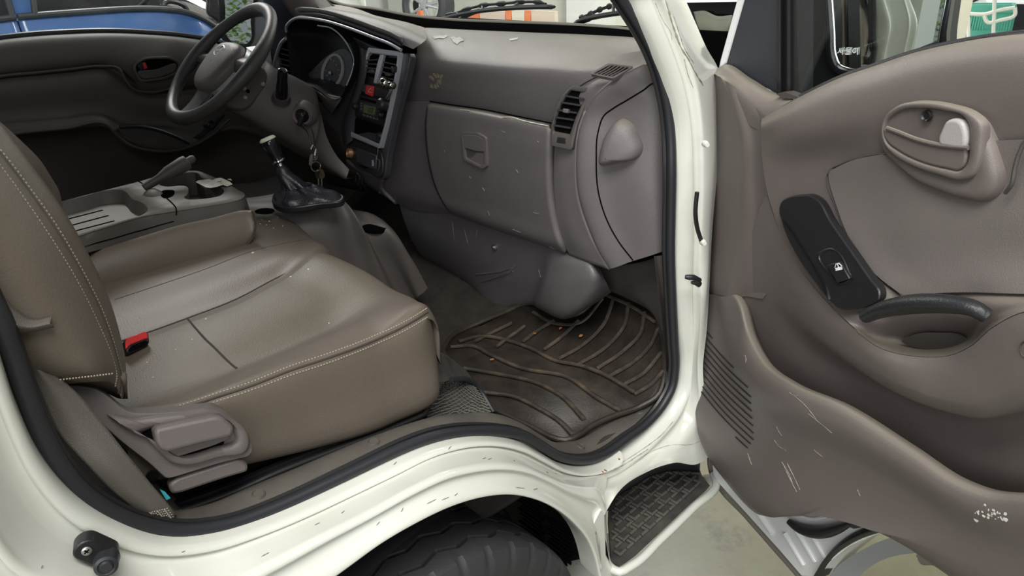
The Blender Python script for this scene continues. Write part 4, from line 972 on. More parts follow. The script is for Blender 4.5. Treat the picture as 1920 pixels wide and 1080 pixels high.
# twin vents
for q, nm in (([(689, 106), (700, 102), (712, 104), (708, 122), (703, 146), (680, 140), (684, 122)], 'l'), ([(720, 107), (740, 109), (743, 113), (738, 140), (734, 158), (712, 152), (714, 130)], 'r')):
    vb = obj('center_vent', slab([S(x, y, .001) for x, y in q], tn, .003), VOID, stack)
    bm = bmesh.new()
    for k in range(4):
        t = (k + .9) / 4.9
        lft = (q[0][0] + (q[5][0] - q[0][0]) * t + 1, q[0][1] + (q[5][1] - q[0][1]) * t + 1); rgt = (q[2][0] + (q[4][0] - q[2][0]) * t, q[2][1] + (q[4][1] - q[2][1]) * t)
        tube([S(*lft, .006), S(*rgt, .006)], .0026, 6, bm=bm, flat=.7)
    obj('vent_slats', bm, TAUPE_DK, vb)
    mx_, my_ = (lft[0] + rgt[0]) / 2 + 3, (q[0][1] + q[4][1]) / 2 + 7
    obj('vent_tab', box(S(mx_, my_, .010), (.010, .016, .006)), TAUPE_DK, vb, bevel=.001)
obj('vent_divider', slab(rpoly([S(x, y, .008) for x, y in [(714.5, 102), (720.5, 103), (715.5, 125), (711, 142), (707, 157), (702, 156), (705.5, 135), (709.5, 118)]], .002), tn, .006, back=.003), SILVER, stack, bevel=.0015)
# hazard switch row
obj('switch_row', slab([S(x, y, .002) for x, y in [(674, 152), (728, 168), (724, 185), (668, 170)]], tn, .004, back=.003), BLACK, stack, bevel=.0015)
obj('blank_switch', slab([S(x, y, .006) for x, y in [(673, 156), (688, 160), (685, 173), (669, 169)]], tn, .004, back=.001), MATS['dark_bezel'], stack, bevel=.001)
hz = obj('hazard_switch', slab([S(x, y, .007) for x, y in [(688, 159), (701, 162), (698, 181), (685, 176)]], tn, .004, back=.002), RED, stack, bevel=.0012, label='red hazard switch')
tri = [S(x, y, .0096) for x, y in [(695, 165), (699, 174), (690, 172)]]
obj('hazard_mark', tube(tri, .0006, 5, closed=True), PAPER, hz)
# radio
rd = obj('radio', slab([S(x, y, .002) for x, y in [(668, 175), (724, 191), (714, 233), (664, 216)]], tn, .006, back=.004), BLACK, stack, label='black car radio with small green display', bevel=.0015)
obj('cassette_slot', slab([S(x, y, .0068) for x, y in [(676, 182), (712, 192), (711, 196), (675, 186)]], tn, .001), VOID, rd)
obj('radio_face', slab([S(x, y, .0072) for x, y in [(675, 189), (712, 199), (708, 221), (673, 210)]], tn, .003), MATS['dark_bezel'], rd, bevel=.001)
lcd = obj('radio_display', slab([S(x, y, .0085) for x, y in [(682, 196), (704, 201), (702, 216), (681, 211)]], tn, .002), mat('lcd_green', (.10, .12, .055), .3), rd, label='green-grey display')
e1 = (S(704, 206) - S(681, 201)).normalized()
obj('display_digits', text_bm('107', .019, S(694, 207, .0092), e1, tn.cross(e1)), mat('lcd_ink', (.03, .04, .015), .5), lcd)
for x, y in ((669, 200), (716, 215)):
    obj('radio_knob', lathe(S(x, y, .007), tn, [(0, .012), (.007, .012), (.0085, .009), (.009, 0)], 20), BLACK, rd)
bm = bmesh.new()
for k in range(5): box(S(682 + 6.2 * k, 216 + 1.8 * k, .0085), (.004, .010, .006), bm=bm)
for k in range(3): box(S(677, 194 + 5 * k, .0085), (.004, .006, .005), bm=bm)
obj('radio_buttons', bm, TAUPE_DK, rd, bevel=.0008, seg=1)
# open pocket
obj('open_pocket', slab([S(x, y, .0035) for x, y in [(666, 222), (715, 237), (709, 268), (664, 250)]], tn, .004), VOID, stack)
obj('pocket_shelf', slab([S(x, y, .0045) for x, y in [(668, 252), (690, 248), (714, 252), (710, 267)]], tn, .003), BEZEL, stack)
bm = lathe(S(713, 255, .004), tn, [(0, .010), (.008, .009), (.010, 0)], 16); obj('pocket_knob', bm, BLACK, stack)
# lower panel: power socket, ash tray, card
lp = obj('lower_panel', slab(spl([S(x, y, .001) for x, y in [(652, 262), (665, 263), (690, 273), (714, 284), (718, 300), (716, 330), (690, 321), (666, 308), (656, 292)]], 60, True), tn, .006, back=.002), BLACK, stack, bevel=.002)
so = lathe(S(657, 287, .004), V((-1, .25, .25)), [(0, .001), (.0095, .001), (.0105, .008), (.0125, .008), (.0135, 0), (.013, -.01)], 24)
obj('power_socket', so, mat('copper_socket', (.38, .22, .12), .35, metal=.7), lp)
obj('ash_tray_lid', slab([S(x, y, .004) for x, y in [(669, 277), (706, 291), (705, 318), (690, 315), (668, 303)]], tn, .003, back=.001), BEZEL, lp, bevel=.002)
obj('tray_pull', slab([S(x, y, .0055) for x, y in [(674, 310), (688, 314), (688, 316), (674, 312)]], tn, .001), VOID, lp)
obj('tray_symbol', slab([S(x, y, .0062) for x, y in [(697, 300), (699, 300), (700, 311), (697, 312)]], tn, .001), SILVER, lp)
obj('card_hook', tube(spl([S(x, y, .008) for x, y in [(709, 274), (708, 288), (707, 298), (711, 300), (711, 312), (709, 320)]], 30), .0012, 6), STEEL, lp)
obj('knee_hook', tube(spl(X(.555, [(667, 340), (668, 328), (671, 325), (674, 330), (673, 342), (670, 345)]), 20), .0016, 6), STEEL, dash)
obj('knee_hook_plate', slab(X(.57, [(664, 326), (678, 330), (679, 346), (668, 348)]), (-1, 0, .2), .004), BEZEL, dash, bevel=.001)

# ---- magnetic phone holder clipped to the vent
ph = thing('magnetic_phone_mount', 'chrome ball phone mount clipped to the center vent', 'phone mount', S(730, 170, .02))
obj('chrome_ball', lathe(S(721, 156, .030), (-1, 0, .2), [(.014 * math.sin(math.pi * i / 14), .014 * math.cos(math.pi * i / 14)) for i in range(15)], 24), mat('black_chrome', (.35, .34, .30), .08, metal=1), ph)
obj('second_ball', lathe(S(734, 160, .024), (-1, 0, .2), [(.010 * math.sin(math.pi * i / 14), .012 * math.cos(math.pi * i / 14)) for i in range(15)], 24), MATS['black_chrome'], ph)
obj('mount_arm', tube(spl([S(734, 160, .018), S(732, 172, .016), S(726, 185, .014)], 16), .0045, 10), CHROME, ph)
obj('mount_cup', lathe(S(724, 197, .006), tn, [(0, .022), (.011, .022), (.015, .018), (.016, .0)], 24), BLACK, ph)
obj('mount_clip', box(S(741, 130, .010), (.02, .008, .014)), BLACK, ph, bevel=.002)
# ---- torn sticker remains on the pad
for pts, lab in (([(810, 69), (822, 67), (829, 68), (838, 66), (840, 69), (832, 73), (822, 72), (815, 74)], 'left torn white sticker on the dashboard top edge'), ([(844, 71), (851, 69), (856, 72), (863, 70), (870, 77), (862, 79), (857, 84), (850, 79), (847, 74)], 'right torn white sticker on the dashboard top edge'), ([(955, 74), (972, 71), (970, 75), (957, 77)], 'thin white sticker scrap alone on the dashboard top')):
    o = onp([pad], pts, .0012)
    s_ = obj('sticker_residue', slab(o, (-.7, 0, .7), .0008, back=.0004), PAPER, None, label=lab, cat='sticker', group='torn stickers on the dashboard')
res = bmesh.new(); random.seed(11)
for k in range(16):
    x, y = 808 + random.random() * 32, 139 + random.random() * 22; c = on([pad], x, y, .0006)[0]; w = random.uniform(.002, .006); h = random.uniform(.003, .008); s_ = random.uniform(-.003, .003)
    slab([c + V((0, -w, -h)), c + V((0, w + s_, -h * .8)), c + V((0, w * .8, h)), c + V((0, -w * .6 + s_, h * .9))], (-1, 0, 0), .0006, res)
obj('tape_residue', res, mat('yellow_glue', (.22, .19, .13), .4), None, label='yellowish glue residue above the glovebox left corner', cat='sticker')

# small scratches and pale specks on the glovebox and heater cover
random.seed(17)
for q in ([(940, 245), (948, 249)], [(1008, 264), (1010, 267)], [(905, 352), (909, 358)], [(968, 318), (972, 324)], [(1000, 398), (1012, 402)], [(880, 330), (883, 334)], [(833, 282), (834, 285)], [(962, 430), (976, 436)], [(1030, 462), (1040, 467)], [(915, 395), (918, 404)], [(848, 415), (852, 450)], [(870, 428), (878, 458)], [(895, 430), (893, 445)], [(1010, 505), (1014, 520)]):
    pts = onp([glove, hcb], spl([V((x, y, 0)) for x, y in q], 8), .0006)
    if len(pts) > 3: obj('scratch', tube(pts, [.0004 + .0008 * random.random() for _ in pts], 5, flat=.5), scr, glove if q[0][1] < 400 else hcb)
# ================================================================== steering wheel, column, gear lever
sc0 = V((.263, .378, 1.294)); an = math.radians(42)
swn = V((-math.sin(an), 0, math.cos(an))); s1 = V((0, -1, 0)); s2 = swn.cross(s1) * -1
if s2.z < 0: s2 = -s2          # s2 points to the front/top of the rim
def SW(a, b, h=0): return sc0 + s1 * a + s2 * b + swn * h
RIMM = mat('steering_rim', (.050, .048, .046), .38, .35, 500, var=.4, vscale=12)
st = thing('steering_wheel', 'dark grey steering wheel with chrome emblem on the driver side', 'steering wheel', sc0)
pts = [SW(.175 * math.cos(2 * math.pi * i / 96), .175 * math.sin(2 * math.pi * i / 96)) for i in range(96)]
rr = [.0160 + .0020 * math.cos(4 * 2 * math.pi * i / 96) for i in range(96)]
obj('rim', tube(pts, rr, 16, closed=True), RIMM, st)
HUB = mat('airbag_pad', (.125, .112, .095), .45, .3, 700, var=.1)
# airbag pad: rounded shield shape
hubo = [(-.075, .035), (-.060, .062), (0, .075), (.060, .062), (.075, .035), (.072, -.02), (.050, -.062), (.0, -.078), (-.050, -.062), (-.072, -.02)]
def hub_rows(profile, z0=0):
    o = spl([V((a, b, 0)) for a, b in hubo], 60, True); R = []
    for s, h in profile: R.append([SW(p.x * s, p.y * s - .012, h + z0) for p in o] + [SW(o[0].x * s, o[0].y * s - .012, h + z0)])
    return R
obj('airbag_pad', loft(hub_rows([(.98, -.03), (1.0, -.006), (.96, .006), (.85, .014), (.55, .020), (.02, .022)]), 61, 4, even=False, face=SW(0, 0, 1)), HUB, st)
obj('hub_shell', loft(hub_rows([(.70, -.085), (.92, -.07), (1.06, -.035), (1.05, -.010)]), 61, 4, even=False, face=SW(0, -1, -.1)), SILVER, st, label='silver trim round the airbag pad')
for a0 in (180, 0):
    sgn = 1 if a0 == 0 else -1
    rows_ = [[SW(sgn * .06, .035, -.010), SW(sgn * .12, .028, -.008), SW(sgn * .172, .020, -.004)], [SW(sgn * .06, .012, .004), SW(sgn * .12, .010, .0), SW(sgn * .170, .006, .004)], [SW(sgn * .06, -.015, -.012), SW(sgn * .12, -.008, -.010), SW(sgn * .172, -.008, -.004)]]
    obj('spoke', loft(rows_, 16, 5, face=SW(0, 0, 1)), RIMM, st, solid=.012)
rows_ = [[SW(-.050, -.060, -.012), SW(-.040, -.12, -.012), SW(-.034, -.170, -.004)], [SW(0, -.070, .0), SW(0, -.12, -.002), SW(0, -.170, .004)], [SW(.050, -.060, -.012), SW(.040, -.12, -.012), SW(.034, -.170, -.004)]]
obj('lower_spoke', loft(rows_, 16, 5, face=SW(0, 0, 1)), RIMM, st, solid=.010)
# emblem: slanted letter in an oval ring
emc = SW(0, .022, .0195); EMB = mat('bright_chrome', (.85, .86, .88), .3, metal=.5)
obj('emblem', tube([emc + s1 * .0225 * math.cos(2 * math.pi * i / 40) + s2 * .0150 * math.sin(2 * math.pi * i / 40) + swn * .0005 for i in range(40)], .0018, 8, closed=True), EMB, st, label='chrome oval emblem with slanted letter')
em_o = bmesh.new()
for q in ([(-.0115, -.0105), (-.0095, 0), (-.0060, .0120)], [(.0060, -.0120), (.0095, 0), (.0115, .0105)], [(-.0092, -.003), (0, -.0005), (.0092, .003)]):
    tube(spl([emc + s1 * a + s2 * b + swn * .0012 for a, b in q], 10), .0016, 6, bm=em_o)
obj('emblem_letter', em_o, EMB, st)

# ---- column shroud
colm = thing('steering_column', 'taupe steering column shroud with ignition lock and stalk', 'steering column', (.40, .30, 1.0))
top_ = [(474, 128, .29), (500, 120, .34), (520, 135, .38), (560, 152, .43), (592, 175, .48), (600, 205, .52)]
upp = [P(x, y, Y=v) for (x, y, _), v in zip(top_, (.30, .30, .30, .29, .28, .28))]
midl = [P(x, y, Y=v) for (x, y), v in zip([(452, 165), (480, 165), (515, 175), (548, 190), (580, 212), (597, 238)], (.27, .265, .26, .25, .25, .25))]
lowr = [P(x, y, Y=v) for (x, y), v in zip([(432, 196), (455, 208), (490, 225), (525, 245), (560, 262), (590, 275)], (.285, .28, .275, .27, .27, .27))]
und = [P(x, y, Y=v) for (x, y), v in zip([(420, 205), (445, 218), (480, 240), (515, 262), (552, 285), (585, 300)], (.36, .36, .36, .36, .36, .36))]
topb = [p + V((.02, .10, .0)) for p in upp]
shm = MATS['taupe_plastic']
obj('shroud', loft([topb, upp, midl, lowr, und], 40, 6), shm, colm, sharp=80)
low2 = [X(.47, [(590, 180), (602, 215), (612, 255), (630, 290), (655, 318)]), X(.45, [(560, 240), (580, 262), (600, 285), (625, 310), (650, 332)]), X(.47, [(548, 265), (570, 290), (595, 310), (620, 322), (645, 335)]), X(.52, [(560, 290), (590, 312), (620, 326), (650, 335), (665, 333)])]
obj('lower_shroud', loft(low2, 30, 6), shm, colm)
sidep = [P(x, y, Y=.262) for x, y in [(476, 122), (492, 124), (502, 140), (500, 155), (482, 186), (462, 205), (440, 205), (425, 198), (440, 170), (455, 140)]]
sd = obj('switch_housing', slab(spl(sidep, 50, True), (-.1, -1, .2), .04), TAUPE_DK, colm, bevel=.006, seg=3)
bm = bmesh.new()
for x, y in ((458, 166), (460, 183), (493, 158)): lathe(P(x, y, Y=.2605), (-.1, -1, .2), [(0, .002), (.004, .0018), (.0055, 0)], 14, bm)
obj('housing_screws', bm, mat('screw_grey', (.20, .19, .18), .5), sd)
bm = lathe(P(465, 171, Y=.2605), (-.1, -1, .2), [(0, .001), (.004, .001), (.005, 0)], 12); obj('housing_hole', bm, VOID, sd)
obj('housing_lamp', slab(spl([P(x, y, Y=.258) for x, y in [(470, 131), (478, 121), (481, 126), (480, 136), (473, 139)]], 30, True), (-.1, -1, .2), .006), mat('ivory_cap', (.45, .42, .32), .4), sd, bevel=.002)
a, b = P(528, 180, Y=.235), P(530, 130, Y=.195)
stk = obj('wiper_stalk', tube([a, a.lerp(b, .25), a.lerp(b, .45), a.lerp(b, .55), a.lerp(b, .8), a.lerp(b, .97), b], [.0155, .0150, .0140, .0125, .0125, .0110, .007], 18), BLACKG, colm, label='black column stalk')
obj('stalk_collar', tube([P(527, 186, Y=.25), P(528, 178, Y=.238)], [.024, .020], 20), TAUPE_DK, colm)
ign_n = V((-.62, -.72, -.05)).normalized(); igc = P(568, 215, Y=.245)
obj('ignition_collar', lathe(igc, ign_n, [(.018, .013), (.024, .014), (.031, .006), (.036, -.012)], 32), shm, colm)
ig = obj('ignition_lock', lathe(igc, ign_n, [(0, .010), (.016, .010), (.019, .006), (.0195, -.004)], 28), BLACKG, colm)
b_, a_, n_ = axes(ign_n)
M = Matrix(((b_ * .5 + a_).normalized(), ign_n.cross((b_ * .5 + a_).normalized()), ign_n)).transposed()

# ---- keys hanging from the lock
ky = thing('hanging_keys', 'bunch of keys hanging from the ignition lock', 'keys', P(592, 330, Y=.17))
obj('key_head', box(igc + ign_n * .022 - a_ * .006, (.034, .012, .026), M), BLACK, ky, bevel=.004, seg=3)
def K(x, y, d=0): return P(x, y, Y=.185 + d)
obj('cord_loop', tube(spl([igc + ign_n * .034 - a_ * .014, K(583, 240), K(588, 255), K(591, 275)], 24), .0014, 6), BLACK, ky)
obj('cord_loop', tube(spl([igc + ign_n * .030 - a_ * .02, K(577, 250, .01), K(582, 270)], 20), .0014, 6), BLACK, ky)
bm = bmesh.new()
tube(spl([K(583, 280), K(586, 273), K(591, 275), K(591, 288), K(590, 292)], 20), .0028, 8, bm=bm); tube([K(590, 290), K(591, 297)], .004, 8, bm=bm)
obj('snap_hook', bm, CHROME, ky)
def circ(cx, cy, rx, ry, n=32, d=0): return [K(cx + rx * math.cos(2 * math.pi * i / n), cy + ry * math.sin(2 * math.pi * i / n), d) for i in range(n)]
obj('small_ring', tube(circ(590, 295, 4.5, 5), .0016, 6, closed=True), STEEL, ky)
obj('key_ring', tube(circ(592, 312, 9, 9), .0018, 6, closed=True), CHROME, ky)
kn = V((-.4, -.9, 0))
obj('silver_key', slab([K(x, y, -.004) for x, y in [(582, 290), (586, 288), (586, 305), (583, 311), (579, 309), (580, 298)]], kn, .003), CHROME, ky)
for x0, m_ in ((594, BLACK), (600, mat('brass_dark', (.18, .14, .08), .4, metal=.8))):
    obj('key_bow', slab(spl([K(x, y, .002) for x, y in [(x0 - 2, 318), (x0 + 4, 318), (x0 + 8, 333), (x0 + 1, 335)]], 20, True), kn, .003), m_, ky)
for x0 in (597, 603): obj('key_blade', slab([K(x, y, .002) for x, y in [(x0 - 1.5, 334), (x0 + 1.5, 334), (x0 + 2, 353), (x0 - .5, 355)]], kn, .002), STEEL, ky)

# ---- gear console and lever
gc = thing('gear_console', 'taupe gear lever console ahead of the bench seat', 'console', (.35, -.02, .63))
Ztop = .965
topo = [(500, 388), (508, 378), (530, 370), (590, 362), (630, 366), (656, 378), (662, 388), (640, 394), (560, 404), (520, 402), (478, 398)]
body = [[P(x, y, Y=v) for x, y, v in [(470, 398, -.03), (560, 405, -.04), (640, 395, -.05), (668, 410, -.05)]],
        [P(x, y, Y=v) for x, y, v in [(480, 410, -.04), (565, 415, -.06), (645, 403, -.07), (674, 418, -.07)]]]
near_top = [P(x, y, Z=z) for x, y, z in [(474, 404, .95), (510, 404, .952), (560, 401, .954), (610, 392, .955), (640, 382, .955), (656, 388, .948), (668, 412, .905), (692, 419, .89), (722, 421, .885), (738, 432, .865), (752, 455, .825)]]
nb_px = [(440, 470), (490, 520), (560, 540), (640, 560), (700, 570), (740, 572), (760, 568), (775, 562), (785, 555), (795, 548), (802, 540)]
near_bot = [P(x, y, Y=t.y - .03) for (x, y), t in zip(nb_px, near_top)]
nt2 = [p + V((.0, .007, .004)) for p in near_top]; nt3 = [p + V((.004, .16, .004)) for p in near_top]
GCM = mat('gear_console_plastic', (.105, .092, .085), .5, .3, 700, var=.15)
gcb = obj('console_body', loft([[p + V((0, .12, -.02)) for p in nt3], nt3, nt2, near_top, [p.lerp(q, .5) + V((0, -.008, 0)) for p, q in zip(near_top, near_bot)], near_bot], 60, 6, even=False), GCM, gc, sharp=80)
cupc = P(697, 424, Y=-.03)
obj('cup_recess', slab(spl([PP(x, y, on([gcb], 700, 426)[0] + V((0, 0, .004)), V((0, -.35, 1))) for x, y in [(670, 418), (690, 415), (714, 417), (728, 424), (716, 431), (690, 430)]], 40, True), (0, -.35, 1), .012), VOID, gc)
obj('latch_hole', slab(spl([P(x, y, Z=.985) for x, y in [(478, 395), (488, 391), (510, 391), (514, 396), (505, 400), (482, 399)]], 30, True), (0, 0, 1), .002), VOID, gc)
bn_ = V((-.1, -.1, 1)).normalized(); bp0 = P(575, 385, Y=.03)
def GB(x, y, d=0): return PP(x, y, bp0 + bn_ * d, bn_)
base_o = [(510, 375), (516, 364), (545, 358), (600, 356), (630, 362), (646, 372), (642, 378), (600, 384), (550, 391), (530, 391), (514, 385)]
gl = thing('gear_lever', 'gear lever with chrome and ivory knob above black boot', 'gear lever', GB(560, 378))
bo2 = spl([GB(x, y, .003) for x, y in base_o], 60, True)
obj('boot_frame', slab(bo2, bn_, .012, back=.004), BLACK, gl, bevel=.003)
# leather boot: creased sleeve from the frame up to the stick
tp_ = P(530, 322, Y=.09); R = []
tops = [tp_ + V((.017 * math.cos(2 * math.pi * i / 60), .017 * math.sin(2 * math.pi * i / 60), 0)) for i in range(60)]
ctr = sum(bo2, V((0, 0, 0))) / 60
# order the boot outline like the circle (by angle)
ang = lambda p: math.atan2(p.y - ctr.y, p.x - ctr.x)
bsort = sorted(bo2, key=ang); tsort = sorted(tops, key=lambda p: math.atan2(p.y - tp_.y, p.x - tp_.x))
for t, s, h in ((0, .94, .003), (.06, .86, .008), (.16, .62, .012), (.34, .42, .010), (.6, .80, 0), (.8, 1, 0), (1, 1, 0)):
    row = []
    for i, (p, q) in enumerate(zip(bsort, tsort)):
        a = ctr + (p - ctr) * s; w = a.lerp(q, t) if t < .38 else (ctr + (p - ctr) * .5).lerp(q, (t - .30) / .70)
        w = w + V((0, 0, h)) + (p - ctr).normalized() * .007 * math.sin(i * .62 + t * 7) * (1 - t) * (1 if t > 0 else 0); row.append(w)
    R.append(row + [row[0]])
obj('leather_boot', loft(R, 61, 5, even=False), BLACKG if False else mat('black_leather', (.016, .017, .021), .35, .4, 250), gl, sharp=70)
kt = P(502, 262, Y=.115); kb = P(524, 305, Y=.10); kd = (kt - kb).normalized()
obj('stick', tube([tp_ - kd * .02, kb + kd * .01], [.008, .006], 12), STEEL, gl)
obj('stick_collar', tube([tp_ - kd * .008, tp_ + kd * .004, tp_ + kd * .014], [.017, .016, .010], 16), BLACK, gl)
Lk = (kt - kb).length
kprof = [(0, 0), (.0145, 0), (.0155, .004), (.0145, .010), (.0150, .016), (.0175, Lk * .45), (.0205, Lk * .75), (.0215, Lk * .90), (.0200, Lk * .97), (.0190, Lk)]
obj('knob', lathe(kb, kd, kprof, 28), BLACKG, gl)
obj('knob_ring', lathe(kb + kd * .002, kd, [(.0150, 0), (.0162, .001), (.0162, .004), (.0150, .005)], 28), CHROME, gl)
obj('knob_cap', lathe(kt, kd, [(.0198, -.003), (.0196, .002), (.0150, .006), (.0145, .0045)], 28), mat('ivory_chrome', (.72, .72, .58), .25), gl, label='ivory ring on the knob top')
b_, a_, n_ = axes(kd, (1, 0, 0))
obj('shift_plate', lathe(kt, kd, [(0, .0052), (.0146, .0050)], 28), BLACKG, gl)
bm = bmesh.new()
for dx in (-.006, 0, .006): tube([kt + kd * .0058 + b_ * dx - a_ * .006, kt + kd * .0058 + b_ * dx + a_ * .006], .0006, 4, bm=bm)
tube([kt + kd * .0058 - b_ * .006, kt + kd * .0058 + b_ * .006], .0006, 4, bm=bm); obj('shift_pattern', bm, PAPER, gl)
# second cowl line on the far footwell wall
fw = loft([L('Y', .60, [(360, 345), (400, 350), (440, 345), (490, 338), (520, 325)]), L('Y', .55, [(380, 380), (420, 390), (460, 385), (500, 372), (540, 350)])], 24, 4)
obj('far_floor_cowl', fw, TAUPE_DK, cab, solid=.01)

# ================================================================== floor mat
fm = thing('floor_mat', 'muddy black ribbed rubber mat in the passenger footwell', 'floor mat', (.5, -.45, .62))
mo = [(838, 645), (848, 632), (880, 615), (940, 590), (1000, 569), (1012, 571), (1028, 583), (1055, 594), (1085, 590), (1110, 570), (1125, 546), (1137, 537), (1160, 545), (1228, 590), (1238, 620), (1246, 680), (1244, 715), (1234, 742), (1200, 764), (1150, 782), (1110, 800), (1085, 818), (1058, 828), (1040, 824), (1000, 804), (960, 785), (925, 768), (905, 745), (880, 715), (850, 685), (832, 660)]
mo_w = spl([FL(x, y, .006) for x, y in mo], 120, True)
# triangulated sheet following the toe board
def sheet(outline, up, step_=.03):
    bm = bmesh.new(); vs = [bm.verts.new((p.x, p.y, 0)) for p in outline]
    es = [bm.edges.new((vs[i], vs[(i + 1) % len(vs)])) for i in range(len(vs))]
    bmesh.ops.triangle_fill(bm, edges=es, use_beauty=True)
    bmesh.ops.bisect_plane(bm, geom=bm.verts[:] + bm.edges[:] + bm.faces[:], plane_co=(.60, 0, 0), plane_no=(1, 0, 0))
    for v in bm.verts: v.co.z = FZ + up + max(0, v.co.x - .60) * .75
    face_to(bm, V((.3, -.5, 5))); return bm
obj('mat_base', sheet(mo_w, .006), MATRUB, fm, solid=.006)
obj('mat_border', tube([p + V((0, 0, .003)) for p in mo_w], .006, 8, closed=True), MATRUB, fm)
io = shrink(mo_w, .93)
ribs = [  # diagonal mud ribs and long curved border ribs
 [(1000, 585), (1040, 606), (1090, 604), (1130, 560)], [(1135, 552), (1180, 572), (1230, 604)],
 [(845, 650), (885, 648), (920, 665), (980, 690), (1060, 705), (1120, 745), (1165, 770)],
 [(860, 640), (900, 630), (960, 640), (1000, 655), (1040, 675), (1090, 685), (1140, 705), (1190, 735)],
 [(870, 690), (930, 700), (1000, 715), (1050, 740), (1095, 785)], [(905, 735), (960, 742), (1010, 765), (1050, 790), (1075, 815)],
 [(980, 640), (1010, 618), (1040, 600)], [(1020, 655), (1060, 625), (1085, 600)], [(1048, 672), (1090, 648), (1130, 610), (1150, 560)], [(1085, 682), (1130, 655), (1170, 610), (1178, 568)],
 [(1120, 690), (1165, 660), (1200, 625), (1208, 585)], [(1142, 705), (1185, 680), (1220, 645), (1234, 615)], [(1170, 720), (1205, 700), (1240, 660)], [(1190, 738), (1220, 720), (1244, 695)],
 [(930, 650), (960, 628), (985, 610)], [(890, 640), (925, 622), (960, 605)]]
bm = bmesh.new()
for q in ribs: tube(spl([FL(x, y, .012) for x, y in q], 28), .0060, 6, bm=bm, flat=.6)
obj('mat_ribs', bm, MATRIB, fm, label='mud-caked raised ribs')
bm = bmesh.new(); random.seed(5)
for x, y in ((1051, 616), (1089, 629), (1002, 625), (923, 674), (1035, 580)):
    c = FL(x, y, .016); slab([c + V((.006 * math.cos(a) * random.uniform(.4, 1.3), .005 * math.sin(a) * random.uniform(.4, 1.3), random.uniform(0, .002))) for a in [i * 1.05 for i in range(6)]], (0, 0, 1), .001, bm)
obj('leaf_bits', bm, mat('dry_leaf', (.40, .16, .06), .8), fm)
# older carpet piece and mesh pad left of the mat
cm = thing('diamond_mesh_pad', 'grey diamond-pattern pad between seat front and floor mat', 'floor pad', (.22, -.64, .7))
q = [P(x, y, Y=-.665) for x, y in [(780, 780), (830, 735)]]
pz = [[P(x, y, Z=.800) for x, y in [(780, 785), (815, 745), (835, 715), (850, 700)]], [P(x, y, Z=.80) for x, y in [(850, 782), (875, 765), (880, 738), (872, 716)]], [P(x, y, Z=.79) for x, y in [(922, 778), (918, 765), (905, 745), (890, 725)]]]
MESH = mat('diamond_rubber', (.035, .034, .030), .6, .2, 300, col2=(.07, .067, .058), vscale=30)
mp = obj('pad_sheet', loft(pz, 24, 8), MESH, cm, solid=.006)
bm = bmesh.new(); R0 = [spl(r, 40) for r in pz]
def PZ(u, v):
    a = spl([r[min(39, max(0, int(u * 39)))] for r in R0], 30)[min(29, max(0, int(v * 29)))]; return a + V((0, 0, .002))
for k in range(-9, 19):
    for sg in (1, -1):
        pts = []
        for i in range(22):
            v = i / 21; u = k / 10 + sg * v * .9
            if 0 <= u <= 1: pts.append(PZ(u, v))
        if len(pts) > 2: tube(pts, .0011, 4, bm=bm)
obj('diamond_ridges', bm, mat('diamond_ridge', (.085, .082, .07), .6), cm)
fl = thing('rubber_flap', 'grey ribbed rubber flap hanging at the seat front', 'flap', P(850, 720, Y=-.6))
obj('flap', loft([[P(x, y, Y=v) for x, y, v in [(815, 655, -.62), (830, 662, -.60), (850, 675, -.58), (875, 695, -.58)]], [P(x, y, Y=v) for x, y, v in [(818, 690, -.64), (840, 692, -.62), (865, 700, -.60), (890, 715, -.60)]], [P(x, y, Y=v) for x, y, v in [(820, 722, -.655), (848, 712, -.64), (880, 714, -.62), (910, 745, -.61)]]], 24, 6), MESH, fl, solid=.004)
obj('flap_edge', tube(spl([P(x, y, Y=v) for x, y, v in [(846, 712, -.645), (878, 712, -.63), (895, 725, -.625), (925, 772, -.66)]], 24), .005, 8), RUBBER, fl)
